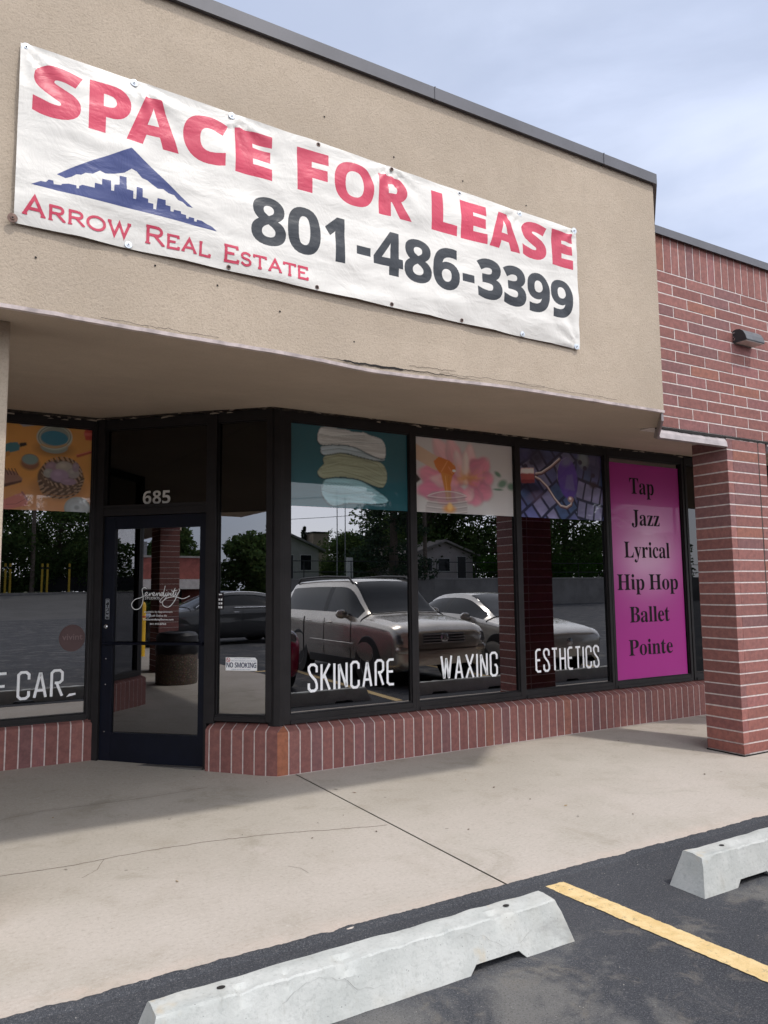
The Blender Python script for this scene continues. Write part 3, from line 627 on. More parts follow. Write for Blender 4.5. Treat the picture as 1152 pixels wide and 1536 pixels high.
# ------------------------------------------------------------------ the storefront building
BLD = thing('storefront_building', 'tan stucco shopping strip storefront with red brick base, brick pier and dark window frames', 'building')
def part(mb, name, mat, parent=None, **k):
    return mb.build(name, mat, parent if parent is not None else BLD, **k)

GY = .115          # plane of the front glass
ZS = 3.18          # top of the windows
FY, FZ0, FZ1 = -2.25, 2.90, 4.76
WY = -1.63         # face of the brick wall and pier
TH = math.radians(44)
A = Vector((2.5, .1)); UW = Vector((-math.cos(TH), math.sin(TH))); NW = Vector((-math.sin(TH), -math.cos(TH)))
MIR = .30          # the recess is symmetric about x = .15

def wing_pt(s, d, z, left=False):
    p = A + UW * s + NW * d
    return (MIR - p.x if left else p.x, p.y, z)
WM = Matrix(((UW.x, NW.x, 0, A.x), (UW.y, NW.y, 0, A.y), (0, 0, 1, 0), (0, 0, 0, 1)))        # (s, d, z) -> world
WML = Matrix(((-UW.x, -NW.x, 0, MIR - A.x), (UW.y, NW.y, 0, A.y), (0, 0, 1, 0), (0, 0, 0, 1)))

# --- stucco fascia box with 45 degree returns
def sag(x):
    return -.036 * math.exp(-((x - 2.25) / .62) ** 2) - .012 * math.exp(-((x - 1.1) / .5) ** 2) + .004 * noise.noise((x * 2.2, 4, 0)) + .0025 * noise.noise((x * 14, 4, 0))
def fascia(xl, xr, name='stucco_fascia'):
    mb = MB()
    n = int((xr - xl) / .05)
    xs = [xl + (xr - xl) * i / n for i in range(n + 1)]
    for a, b in zip(xs[:-1], xs[1:]):
        za, zb = FZ0 + sag(a) * (xl < 0), FZ0 + sag(b) * (xl < 0)
        bul = lambda x: FY - .010 * math.exp(-((x - 2.3) / .5) ** 2) * (xl < 0)
        mb.poly([(a, bul(a), za), (b, bul(b), zb), (b, FY, zb + .22), (a, FY, za + .22)])
        mb.poly([(a, FY, za + .22), (b, FY, zb + .22), (b, FY, FZ1), (a, FY, FZ1)])
    for x, s in ((xr, 1), (xl, -1)):
        x2 = x + s * .70
        mb.poly([(x, FY, FZ0), (x2, WY + .02, FZ0 + .07), (x2, WY + .02, FZ1), (x, FY, FZ1)])
        mb.poly([(x2, WY + .02, FZ0 + .07), (x2, WY + .5, FZ0 + .25), (x2, WY + .5, FZ1), (x2, WY + .02, FZ1)])
    mb.poly([(xl - .70, WY + .5, FZ0 + .3), (xr + .70, WY + .5, FZ0 + .3), (xr + .70, WY + .5, FZ1), (xl - .70, WY + .5, FZ1)])
    part(mb, name, MAT['stucco'])
    # metal coping along the top
    mb = MB()
    o = .032
    def cap(p, q):
        p, q = Vector(p), Vector(q); d = (q - p).normalized(); nrm = Vector((d.y, -d.x, 0))
        prof = [(o, FZ1 - .028), (o, FZ1 + .055), (-.30, FZ1 + .085), (-.30, FZ1 + .03)]
        pts = [p + nrm * a + Vector((0, 0, z)) for a, z in prof]
        mb.prism(pts, q - p)
    cap((xl - .02, FY, 0), (xr + .013, FY, 0))
    cap((xr, FY, 0), (xr + .75, WY + .04, 0)); cap((xl - .75, WY + .04, 0), (xl, FY, 0))
    for x in (xl + .8, .735 + .06, 2.615, 4.15):
        if xl < x < xr: mb.box(x - .004, x + .004, FY - o - .004, FY - .0, FZ1 - .030, FZ1 + .058)
    part(mb, 'coping', MAT['coping'])
    # drip edge: thin strip under the face
    mb = MB()
    for a, b in zip(xs[:-1], xs[1:]):
        k = 1 if xl < 0 else 0
        za, zb = FZ0 + sag(a) * k, FZ0 + sag(b) * k
        wob = lambda x: .003 * noise.noise((x * 9, 8, 0))
        ya, yb = FY - .008 + wob(a), FY - .008 + wob(b)
        mb.poly([(a, ya, za - .012), (b, yb, zb - .012), (b, yb - .004, zb + .006), (a, ya - .004, za + .006)])
        mb.poly([(a, ya, za - .012), (b, yb, zb - .012), (b, FY + .03, zb - .008), (a, FY + .03, za - .008)])
    part(mb, 'drip_edge', MAT['dripmetal'], fixn=False)
XL, XR = -4.42, 4.72
fascia(XL, XR)
fascia(8.30, 17.0)
fascia(-17.0, -8.0)
# crack where the stucco has come away from the drip edge
mb = MB()
P = []
for i in range(90):
    x = 1.75 + i * .0135
    P.append((x, FZ0 + sag(x) + .014 + .016 * max(0, math.sin((x - 1.75) / 1.2 * PI)) + .006 * noise.noise((x * 16, 2, 0)) + .004 * noise.noise((x * 50, 2, 0))))
n = len(P)
pts = []
for i, (x, z) in enumerate(P):
    w = .0006 + .0036 * max(0, math.sin((i / n) * PI)) * (.6 + .8 * abs(noise.noise((x * 8, 7, 0))))
    if 1.95 < x < 2.35: w += .003
    pts.append(((x, FY - .0135, z + w), (x, FY - .0135, z - w)))
for (a, b), (c, d) in zip(pts[:-1], pts[1:]): mb.poly([a, b, d, c])
part(mb, 'stucco_crack', MAT['dark'], fixn=False)
for k, (xa, xb, dz) in enumerate(((2.62, 3.5, .035), (3.2, 4.2, .028), (.6, 1.2, .02), (2.4, 2.75, .06))):
    Q = [(xa + (xb - xa) * i / 40, FZ0 + sag(xa + (xb - xa) * i / 40) + dz + .010 * noise.noise((i * .2, k, 0)) + .006 * noise.noise((i * .7, k, 1))) for i in range(41)]
    vs, fs = ribbon(Q, .0022)
    mb = MB(); mb.add([(v.x, FY - .0125 + k * .0006, v.y) for v in vs], fs)
    part(mb, 'stucco_crack', MAT['dark'], fixn=False)
for x, z in ((1.83, 4.372), (2.312, 4.26), (2.845, 4.25), (3.39, 4.22), (.30, 3.16), (1.19, 3.20), (.86, 3.24), (1.55, 3.12), (2.02, 3.02)):
    mb = MB(); mb.lathe([(.0055, 0), (.004, .003), (0, .0032)], (x, FY - .0032, z), 8, 'y'); part(mb, 'nail_hole', MAT['dark'])

# --- sloped soffit from the drip edge back to the window heads, flat soffit over the recess
mb = MB()
zat = lambda y: 2.888 + (y - FY) / (.06 - FY) * (ZS - 2.888)
mb.poly([(XL, FY + .03, zat(FY + .03)), (XR, FY + .03, zat(FY + .03)), (XR + .68, WY, zat(WY)), (XR + .68, .06, ZS), (XL - .68, .06, ZS), (XL - .68, WY, zat(WY))])
mb.poly([(XR + .68, WY + .01, zat(WY)), (17, WY + .01, zat(WY)), (17, .06, ZS), (XR + .68, .06, ZS)])
mb.poly([(-17, WY + .01, zat(WY)), (XL - .68, WY + .01, zat(WY)), (XL - .68, .06, ZS), (-17, .06, ZS)])
mb.poly([(8.3, FY + .03, zat(FY)), (17, FY + .03, zat(FY)), (17, WY, zat(WY)), (7.6, WY, zat(WY))])
mb.poly([(-2.3, .06, ZS + .002), (2.6, .06, ZS + .002), (2.6, 1.6, ZS + .03), (-2.3, 1.6, ZS + .03)])
part(mb, 'soffit', MAT['soffit'], fixn=False)
# J trim at the end of the soffit, flashing below the brick
mb = MB()
d = (Vector((XR + .70, WY)) - Vector((XR, FY))).normalized(); nn = Vector((-d.y, d.x))
p0 = Vector((XR - .01, FY - .004)); p1 = Vector((XR + .685, WY - .004))
for (o0, o1, z0, z1) in ((0, .016, -.075, .012),):
    a, b = p0 + nn * o0, p0 + nn * o1; c, e = p1 + nn * o1, p1 + nn * o0
    mb.prism([(a.x, a.y, FZ0 + z0), (b.x, b.y, FZ0 + z0), (b.x, b.y, FZ0 + z1), (a.x, a.y, FZ0 + z1)], (p1.x - p0.x, p1.y - p0.y, .045))
part(mb, 'soffit_trim', MAT['flash'])
for xa, xb in ((5.40, 6.345), (7.0, 7.62)):
    mb = MB()
    pr = [(WY - .020, 2.868), (WY - .012, 2.915), (WY + .01, 2.955), (WY + .03, 2.955), (WY + .05, 2.88), (WY + .02, 2.862)]
    mb.prism([(xa, y, z) for y, z in pr], (xb - xa, 0, 0))
    part(mb, 'flashing', MAT['flash'])
mb = MB()
n = 70
for i in range(n):      # ragged strip coloured dark for the darkness in the gap under the first course
    x0 = 5.42 + 2.18 * i / n; x1 = 5.42 + 2.18 * (i + 1) / n
    h = lambda x: 2.958 - .022 * abs(noise.noise((x * 9, 1, 0))) - .010 * abs(noise.noise((x * 31, 1, 0)))
    mb.prism([(x0, WY - .003, 2.975), (x1, WY - .003, 2.975), (x1, WY - .003, h(x1)), (x0, WY - .003, h(x0))], (0, .05, 0))
part(mb, 'lintel_gap', MAT['dark'])

# --- brick wall above, with a soldier course under its coping
def brick_wall(xa, xb):
    mbk = MB()
    mbm = MB()
    mbm.box(xa, xb, WY + .003, WY + .20, 2.972, 4.80)
    O, U, V, N_ = (0, WY + .003, 0), (1, 0, 0), (0, 0, 1), (0, -1, 0)
    k0 = math.floor((xa - 5.487) / .1047) 
    x = 5.487 + k0 * .1047
    while x < xb:
        a, b = max(x + .0048, xa), min(x + .0999, xb)
        if b - a > .02: brick_unit(mbk, O, U, V, N_, a, b, 4.444, 4.785)
        x += .1047
    for r in range(14):
        z1 = 4.434 - r * .1047; z0 = z1 - .0935
        off = 5.478 if r % 2 == 0 else 5.692
        k = math.floor((xa - off) / .413) ; x = off + k * .413
        while x < xb:
            a, b = max(x + .0055, xa), min(x + .4075, xb)
            if b - a > .02: brick_unit(mbk, O, U, V, N_, a, b, z0, z1)
            x += .413
    w = part(mbm, 'brick_wall', MAT['mortar'])
    mbk.build('brick_facing', MAT['brick'], w)
    mb = MB()
    mb.prism([(xa, WY - .03, 4.775), (xa, WY - .03, 4.85), (xa, WY + .25, 4.88), (xa, WY + .25, 4.80), (xa, WY - .022, 4.80)], (xb - xa, 0, 0))
    mb.prism([(xa, WY - .036, 4.770), (xa, WY - .036, 4.779), (xa, WY - .005, 4.782)], (xb - xa, 0, 0))
    part(mb, 'coping', MAT['coping'])
brick_wall(5.40, 7.65)
brick_wall(-7.35, -5.10)

# --- brick pier, every course alike: one brick along the side, its end showing at the front
def brick_pier(x0, side):
    """x0: the corner nearest the recess; side +1 builds towards +x"""
    W, Dp = .61, .385
    core = MB()
    xa, xb = sorted((x0 + side * .003, x0 + side * (W - .003)))
    core.box(xa, xb, WY + .003, WY + Dp - .003, 0, 2.965)
    bk = MB()
    for r in range(28):
        z0 = .012 + r * .1053; z1 = z0 + .0928
        if r == 0: z0 = .022
        warm = .12 * max(0, 1 - r / 9)
        k = .012 if r == 0 else (.004 if r == 1 else 0)
        cA = brickcol(warm); cB = brickcol(warm); cC = brickcol(warm)
        # side face and the brick's end on the front
        brick_unit(bk, (x0 + side * .003, WY - k, 0), (0, 1, 0), (0, 0, 1), (-side, 0, 0), .0005, Dp, z0, z1, .003 + k, .0015, cA)
        for (u0, u1, c) in ((.0005, .084, tuple(q * 1.08 for q in cA)), (.0855, .478, cB), (.494, W, cC)):
            ua, ub = (x0 + u0, x0 + u1) if side > 0 else (x0 - u1, x0 - u0)
            brick_unit(bk, (0, WY + .003 , 0), (1, 0, 0), (0, 0, 1), (0, -1, 0), ua, ub, z0, z1, .003 + (k * .6 if u0 < .08 else 0), .0015, c)
        # far side and back
        brick_unit(bk, (x0 + side * (W - .003), WY, 0), (0, 1, 0), (0, 0, 1), (side, 0, 0), 0, Dp, z0, z1, .003, .0015, cC)
        for (u0, u1) in ((0, .19), (.20, W)):
            ua, ub = (x0 + u0, x0 + u1) if side > 0 else (x0 - u1, x0 - u0)
            brick_unit(bk, (0, WY + Dp - .003, 0), (1, 0, 0), (0, 0, 1), (0, 1, 0), ua, ub, z0, z1, .003, .0015, brickcol())
    w = part(core, 'brick_pier', MAT['mortar'])
    bk.build('brick_facing', MAT['brick'], w)
    # dark sealed joint down the front
    mb = MB()
    ua, ub = sorted((x0 + side * .480, x0 + side * .492))
    mb.box(ua, ub, WY + .0005, WY + .004, .02, 2.96)
    mb.build('control_joint', MAT['sealant'], w)
    mb = MB()
    a, b = sorted((x0 - side * .012, x0 + side * (W + .01)))
    n = 40
    ring = [(a, WY - .012), (b, WY - .012), (b, WY + Dp + .01), (a, WY + Dp + .01)]
    mb.box(x0 - .008 if side > 0 else x0 - W, x0 + W if side > 0 else x0 + .008, WY - .008, WY + Dp + .004, 0.001, .011)
    mb.build('base_gap', MAT['dark'], w)
brick_pier(6.357, 1)
brick_pier(MIR - 6.357, -1)

# --- stucco column in front of the recess, with a slightly wider head
mb = MB()
mb.box(-.14, .222, -1.95, -1.60, 0, 2.80)
mb.prism([(-.14, -1.95, 2.80), (.222, -1.95, 2.80), (.222, -1.60, 2.80), (-.14, -1.60, 2.80)], (0, 0, .13))
part(mb, 'stucco_column', MAT['stucco'], bevel=.012)

# --- brick bases: soldier bricks with sloped heads
def brick_base(M_, length, first=.0, name='brick_base', corner_col=None, skip_last=False, h0=.36):
    """local x along the wall, local -y outwards (front face at y = 0), z up"""
    w = MB(M_)
    w.prism([(0, .0015, 0), (0, .0015, h0 - .017), (0, .0055, h0 - .006), (0, .013, h0 + .001), (0, .112, h0 + .040), (0, .112, 0)], (length, 0, 0))
    b = MB(M_)
    x = first
    i = 0
    while x < length - .02:
        x1 = min(x + .1047, length)
        a, e = x + .0052, x1 - .0052
        if x1 >= length: e = length
        if i == 0 and first == 0: a = 0
        c = corner_col if (i == 0 and corner_col) else brickcol()
        t = rnd.uniform(-.0012, .0006)
        pr = [(t, .004), (t, h0 - .016 + t), (.004 + t, h0 - .004), (.012, h0 + .003), (.110, h0 + .042), (.110, .004)]
        b.prism([(a, y, z) for y, z in pr], (e - a, 0, 0), 0, c)
        x = x1; i += 1
    p = part(w, name, MAT['mortar'])
    b.build('brick_facing', MAT['brick'], p)
I4 = Matrix.Identity(4)
def frame_local(origin, dirx, inward):
    """matrix with local x = dirx, local y = inward"""
    dx, iy = Vector(dirx), Vector(inward)
    return Matrix(((dx.x, iy.x, 0, origin[0]), (dx.y, iy.y, 0, origin[1]), (0, 0, 1, 0), (0, 0, 0, 1)))
brick_base(Matrix.Translation((2.46, 0, 0)), 11.5, 0, corner_col=(.33, .125, .07))
# base under the sidelight: from the corner back to the door jamb
cw = A + NW * .10
cpt = Vector((2.46, 0))
brick_base(frame_local((cpt.x, cpt.y), UW, -NW), .665, 0.0, h0=.372)
brick_base(frame_local((-1.05, 1.30), (1, 0), (0, 1)), 2.27, .07, h0=.385)
brick_base(frame_local((MIR - cpt.x, 0), (-1, 0), (0, 1)), 11.5, 0)
brick_base(frame_local((MIR - cpt.x, 0), (-UW.x, UW.y), (-(-NW.x), -NW.y)), 1.75, 0, h0=.372)

# --- windows
def bar(mb, a, b, z0, z1, M_=None, y0=-.045, y1=.05):
    mb.box(a, b, y0, y1, z0, z1)
def window(name, M_, x0, x1, z0, z1, left=.037, right=.037, bottom=.075, top=.09, parent=None, gy=0.0, glass='glass', split=None):
    """frame pieces in local x / z, glass at local y = gy; frame stands 45 mm proud. returns the frame object"""
    mb = MB(M_)
    mb.box(x0 - left, x0, gy - .040, gy + .06, z0 - bottom, z1 + top)
    mb.box(x1, x1 + right, gy - .040, gy + .06, z0 - bottom, z1 + top)
    mb.box(x0, x1, gy - .038, gy + .06, z0 - bottom, z0)
    mb.box(x0, x1, gy - .038, gy + .06, z1, z1 + top)
    # glazing beads
    mb.box(x0, x1, gy - .050, gy - .038, z0 - bottom, z0 - bottom + .030)
    bd = .010
    mb.box(x0, x0 + bd, gy - .020, gy - .004, z0, z1); mb.box(x1 - bd, x1, gy - .020, gy - .004, z0, z1)
    mb.box(x0 + bd, x1 - bd, gy - .020, gy - .004, z0, z0 + bd); mb.box(x0 + bd, x1 - bd, gy - .020, gy - .004, z1 - bd, z1)
    fr = part(mb, name, MAT['frame'], bevel=.002)
    for za, zb, g in ([(z0 - .005, z1 + .005, glass)] if not split else [(z0 - .005, split - .0015, glass), (split + .0015, z1 + .005, 'glass_dim')]):
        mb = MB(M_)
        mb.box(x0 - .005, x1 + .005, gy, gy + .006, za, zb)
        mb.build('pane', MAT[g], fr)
    return fr
FM = Matrix.Translation((0, GY, 0))
xs = [2.612, 3.942, 5.268, 6.614, 7.972, 9.31, 10.65, 11.99]
for i, x in enumerate(xs):
    window('window', FM, x, x + 1.255 + (.01 if i > 1 else 0), .482, 3.075, left=.0375 if i else .07, glass='glass_dim' if i == 4 else 'glass')
for i in range(8):
    window('window', FM, MIR - 2.612 - 1.255 - i * 1.33, MIR - 2.612 - i * 1.33, .482, 3.075)
# corner posts where the wing meets the front
for s in (1, -1):
    mb = MB()
    cx = (lambda x: x if s > 0 else MIR - x)
    pts = [(2.545, .070), (2.505, .055), (2.462, .088), (2.43, .14), (2.52, .22), (2.545, .18)]
    mb.prism([(cx(x), y, .40) for x, y in pts], (0, 0, ZS - .40))
    part(mb, 'corner_post', MAT['frame'], bevel=.003)
# back of the recess
BM = Matrix.Translation((0, 1.40, 0))
window('window', BM, -.06, 1.140, .455, 3.10, left=.05, right=.02)
window('window', BM, -.86, -.16, .455, 3.10, left=.05, right=.05)
mb = MB(); mb.box(1.16, 1.255, 1.345, 1.46, .05, ZS); part(mb, 'corner_post', MAT['frame'], bevel=.003)
mb = MB(); mb.box(-.955, -.86 - .05, 1.345, 1.46, .05, ZS)
part(mb, 'corner_post', MAT['frame'], bevel=.003)
# right wing: sidelight, transom, door.  local x = s, local y = -outward
WF = frame_local((A.x, A.y), UW, -NW)
window('sidelight_window', WF, .095, .571, .477, 3.085, left=.055, right=.0, bottom=.045, top=.09, split=2.262)  # upper glass dimmed above the split to imitate the dark soffit mirrored there
mb = MB(WF)
mb.box(.571, .645, -.055, .06, .41, ZS)
mb.box(.645, .672, -.050, .06, .0, ZS)
mb.box(1.722, 1.792, -.050, .06, .03, ZS)
mb.box(.672, 1.722, -.046, .06, 2.262, 2.330)
part(mb, 'door_frame', MAT['frame'], bevel=.002)
window('transom_window', WF, .676, 1.718, 2.334, 3.085, left=.004, right=.004, bottom=.003, top=.09, glass='glass_dim')
# the door leaf
mb = MB(WF)
D0, D1 = .674, 1.720
mb.box(D0, .742, -.022, .024, .032, 2.258); mb.box(1.606, D1, -.022, .024, .032, 2.258)
mb.box(.742, 1.606, -.020, .022, .032, .292); mb.box(.742, 1.606, -.020, .022, 2.140, 2.258)
mb.box(.742, 1.606, -.026, -.020, .286, .294)
door = part(mb, 'door', MAT['door'], bevel=.003)
mb = MB(WF); mb.box(.738, 1.610, .002, .008, .288, 2.145); mb.build('pane', MAT['glass'], door)
mb = MB(WF)
mb.tube([(.700, -.062, 1.094), (1.20, -.064, 1.093), (1.675, -.062, 1.090)], .012, 8)
mb.box(.690, .712, -.062, -.02, 1.078, 1.108); mb.box(1.664, 1.686, -.062, -.02, 1.075, 1.105)
mb.build('push_bar', MAT['door'], door)
mb = MB(WF); mb.box(1.642, 1.690, -.0245, -.022, 1.305, 1.500)
pp = mb.build('push_plate', plain('push_plate_black', (.025, .026, .03), .4, .3), door)
mb = MB(WF)
loop = cham([(1.647, 1.312), (1.685, 1.312), (1.685, 1.494), (1.647, 1.494), (1.647, 1.312)], .006)
vs, fs = ribbon(loop, .003); mb.add([(v.x, -.0252, v.y) for v in vs], fs)
for i, ch in enumerate(('PUSH')):   # letters stacked down the plate
    z1 = 1.482 - i * .042
    if ch == 'P': st = [[(0, 0), (0, 1), (1, 1), (1, .5), (0, .5)]]
    elif ch == 'U': st = [[(0, 1), (0, 0), (1, 0), (1, 1)]]
    elif ch == 'S': st = [[(1, 1), (0, 1), (0, .5), (1, .5), (1, 0), (0, 0)]]
    else: st = [[(0, 0), (0, 1)], [(1, 0), (1, 1)], [(.08, .5), (.92, .5)]]
    for q in st:
        vs, fs = ribbon([(1.676 - p[0] * .019, z1 - .028 + p[1] * .028) for p in q], .005)
        mb.add([(v.x, -.0253 - (i % 2) * .0003, v.y) for v in vs], fs)
mb.build('lettering', MAT['zinc'], pp, fixn=False)
mb = MB(WF); mb.lathe([(.020, 0), (.020, -.010), (.013, -.016), (0, -.016)], (1.676, -.022, 1.244), 16, 'y'); mb.build('lock', MAT['chrome'], door)
for z in (.30, .72, .95): 
    mb = MB(WF); mb.lathe([(.007, 0), (.005, -.004), (0, -.0045)], (1.668, -.022, z), 8, 'y'); mb.build('screw', MAT['chrome'], door)
mb = MB(WF); mb.box(.66, 1.74, -.09, .08, .0, .034); part(mb, 'threshold', plain('threshold_metal', (.16, .15, .145), .5, .5))
# left wing: three plain panes
WL = frame_local((MIR - A.x, A.y), (-UW.x, UW.y), (NW.x, -NW.y))
window('window', WL, .095, .86, .477, 3.085, left=.055); window('window', WL, .94, 1.70, .477, 3.085)
# flaking sealant between soffit and window heads
mb = MB()
def seal(p, q, n=160, seed=0, z=ZS, dep=.018, hang=.040):
    p, q = Vector(p), Vector(q); d = q - p; nn = Vector((d.y, -d.x)).normalized()
    prev = None
    for i in range(n + 1):
        t = i / n; c = p + d * t; L = d.length * t
        h = hang * (.45 + .55 * abs(noise.noise((L * 5, seed, 0)))) + .018 * noise.noise((L * 19, seed, 3))
        o = dep * (1 + .6 * noise.noise((L * 13, seed, 5)))
        a = (c.x + nn.x * o, c.y + nn.y * o, z + .004); b = (c.x + nn.x * (o + .003), c.y + nn.y * (o + .003), z - max(.004, h) * .8)
        if prev: mb.poly([prev[0], a, b, prev[1]])
        prev = (a, b)
seal((2.44, .075), (7.95, .075), 420, 1, ZS + .002, .012, .05)
part(mb, 'sealant', MAT['sealant'], fixn=False); mb = MB()
e0, e1 = wing_pt(.0, .05, 0), wing_pt(1.80, .05, 0)
seal((e1[0], e1[1]), (e0[0], e0[1]), 150, 2, ZS + .006, .012, .030)
part(mb, 'sealant', MAT['sealant'], fixn=False); mb = MB()
seal((-.9, 1.35), (1.25, 1.35), 150, 3, ZS + .026, .01, .06)
part(mb, 'sealant', MAT['sealant'], fixn=False)
mb = MB()
for i in range(70):   # pale curls of old paint left on the head
    if i < 42: x = rnd.uniform(2.5, 7.9); p = Vector((x, .058)); dr = Vector((1, 0))
    elif i < 58:
        s = rnd.uniform(.02, 1.78); q = wing_pt(s, .064, 0); p = Vector((q[0], q[1])); dr = UW
    else: p = Vector((rnd.uniform(.3, 1.2), 1.335)); dr = Vector((1, 0))
    L = rnd.uniform(.012, .05); z = ZS - rnd.uniform(-.002, .030)
    a = p - dr * L; b = p + dr * L
    mb.poly([(a.x, a.y, z), (b.x, b.y - .004, z + rnd.uniform(-.008, .008)), (b.x, b.y - .006, z + rnd.uniform(.003, .009)), (p.x, p.y - .002, z + .010)])
part(mb, 'paint_flakes', plain('paint_flakes', (.36, .31, .26), .9), fixn=False, kind='stuff')
# dark rooms behind the glass and the roof over them
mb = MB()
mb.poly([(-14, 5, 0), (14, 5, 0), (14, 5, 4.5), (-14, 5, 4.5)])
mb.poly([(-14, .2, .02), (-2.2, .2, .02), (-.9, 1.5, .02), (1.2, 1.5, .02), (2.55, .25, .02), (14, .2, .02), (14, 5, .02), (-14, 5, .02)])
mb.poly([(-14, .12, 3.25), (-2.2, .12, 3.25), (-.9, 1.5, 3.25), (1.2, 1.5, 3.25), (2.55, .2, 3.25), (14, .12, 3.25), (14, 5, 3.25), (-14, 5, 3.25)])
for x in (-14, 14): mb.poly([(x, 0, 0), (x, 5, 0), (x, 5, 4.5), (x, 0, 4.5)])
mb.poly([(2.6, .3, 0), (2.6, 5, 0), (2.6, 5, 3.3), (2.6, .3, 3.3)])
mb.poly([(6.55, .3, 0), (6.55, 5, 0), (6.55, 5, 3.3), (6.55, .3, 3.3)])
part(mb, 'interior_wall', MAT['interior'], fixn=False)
mb = MB(); mb.box(-17, 17, WY + .45, 9, 4.45, 4.60); mb.box(-17, 17, WY + .21, WY + .5, 3.3, 4.7)
part(mb, 'roof', plain('roof_membrane', (.4, .4, .4), .9))
# ------------------------------------------------------------------ the lease banner
def build_banner():
    X0, X1 = .198, 3.835
    tilt = lambda x: -.0205 * (x - .21)
    ztop = lambda x: 4.218 + tilt(x) - .0005
    zbot = lambda x: 3.302 - .0150 * (x - .21)
    GX = [.223, .729, 1.252, 1.777, 2.278, 2.805, 3.313, 3.812]
    mid = lambda x: (x - X0) / (X1 - X0)
    # outlines of everything printed, in wall coordinates
    loops = []       # (material, list of loops) even-odd
    def bolder(ch, d):
        Ls = [[Vector((L[i] / 1000, L[i + 1] / 1000)) for i in range(0, len(L), 2)] for L in GLYPH['b' + ch]]
        area = lambda L: sum(L[i - 1].x * L[i].y - L[i].x * L[i - 1].y for i in range(len(L))) / 2
        s = 1 if max((area(L) for L in Ls), key=abs) > 0 else -1
        out = []
        for L in Ls:
            R = []
            for i in range(len(L)):
                d1 = (L[i] - L[i - 1]).normalized(); d2 = (L[(i + 1) % len(L)] - L[i]).normalized()
                n1 = Vector((d1.y, -d1.x)); n2 = Vector((d2.y, -d2.x)); m = (n1 + n2)
                m = m.normalized() if m.length > .1 else n1
                hole = (area(L) > 0) != (s > 0)
                R.append(L[i] + m * (s * d * (.12 if hole else 1) / max(.6, m.dot(n1))))
            out.append(R)
        return out
    def text(mat, ch, x0, x1, z0, z1, d=.040):
        Ls = bolder(ch, d)
        ax = min(p.x for L in Ls for p in L); bx = max(p.x for L in Ls for p in L); ay = min(p.y for L in Ls for p in L); by = max(p.y for L in Ls for p in L)
        loops.append((mat, [[(x0 + (p.x - ax) / (bx - ax) * (x1 - x0), z0 + (p.y - ay) / (by - ay) * (z1 - z0)) for p in L] for L in Ls]))
    row = (('S', .257, .480, 0, 1), ('P', .513, .716, 0, 0), ('A', .695, .963, 0, 0), ('C', .983, 1.232, 0, 1), ('E', 1.272, 1.487, 0, 0),
           ('F', 1.642, 1.842, 0, 0), ('O', 1.878, 2.147, 0, 1), ('R', 2.183, 2.420, 0, 0), ('L', 2.570, 2.770, 0, 0), ('E', 2.800, 3.011, 0, 0),
           ('A', 3.027, 3.291, 0, 0), ('S', 3.318, 3.541, 0, 1), ('E', 3.588, 3.790, 0, 0))
    for ch, a, b, _, rd in row:
        dz = -.0135 * (a - .5)
        text(1, ch, a, b, 3.866 + dz - .005 * rd, 4.131 + dz + .005 * rd)
    adv = .2157; x = 1.363
    for ch in '801-486-3399':
        dz = -.0135 * (x - 1.4)
        if ch == '-':
            loops.append((2, [[(x + .017, 3.562 + dz), (x + .112, 3.562 + dz), (x + .112, 3.615 + dz), (x + .017, 3.615 + dz)]])); x += .129; continue
        if ch == '1': text(2, ch, x + .024, x + .152, 3.478 + dz, 3.752 + dz, .026)
        else:
            r = .004
            text(2, ch, x + .004, x + .210, 3.478 + dz - r * (ch != '4'), 3.752 + dz + r * (ch != '4'), .026)
        x += adv
    MT = [(.376, 3.585), (.433, 3.631), (.548, 3.712), (.722, 3.822), (.802, 3.763), (.911, 3.681), (1.042, 3.582), (1.012, 3.583), (.987, 3.601), (.962, 3.606), (.943, 3.627), (.912, 3.63), (.885, 3.645), (.858, 3.64), (.831, 3.655), (.804, 3.672), (.778, 3.677), (.751, 3.703), (.725, 3.712), (.691, 3.682), (.644, 3.664), (.599, 3.653), (.574, 3.661), (.54, 3.633), (.506, 3.628), (.487, 3.612), (.465, 3.609), (.444, 3.591), (.416, 3.576), (.402, 3.579)]
    CITY = [(.265, 3.506), (.307, 3.532), (.33, 3.533), (.342, 3.549), (.362, 3.549), (.365, 3.532), (.398, 3.536), (.401, 3.543), (.431, 3.552), (.466, 3.552), (.467, 3.537), (.478, 3.539), (.479, 3.552), (.493, 3.562), (.55, 3.562), (.551, 3.588), (.584, 3.588), (.585, 3.620), (.627, 3.622), (.628, 3.569), (.642, 3.569), (.643, 3.604), (.667, 3.609), (.668, 3.660), (.701, 3.660), (.703, 3.594), (.735, 3.593), (.736, 3.555), (.75, 3.555), (.751, 3.621), (.781, 3.621), (.782, 3.574), (.81, 3.572), (.811, 3.554), (.837, 3.554), (.838, 3.528), (.852, 3.528), (.857, 3.589), (.899, 3.589), (.900, 3.564), (.925, 3.563), (.926, 3.538), (.941, 3.538), (.943, 3.550), (.979, 3.550), (.981, 3.538), (1.007, 3.537), (1.009, 3.52), (1.02, 3.52), (1.024, 3.532), (1.051, 3.532), (1.052, 3.516), (1.065, 3.516), (1.066, 3.528), (1.091, 3.528), (1.119, 3.516), (1.148, 3.507), (1.175, 3.486), (.914, 3.496), (.603, 3.501), (.409, 3.503)]
    loops.append((3, [MT])); loops.append((3, [CITY]))
    # ARROW REAL ESTATE: wide capitals with small wedge serifs, drawn as strokes
    def ell(cx, cy, rx, ry, a0, a1, n=12): return [(cx + rx * math.cos(math.radians(a0 + (a1 - a0) * i / n)), cy + ry * math.sin(math.radians(a0 + (a1 - a0) * i / n))) for i in range(n + 1)]
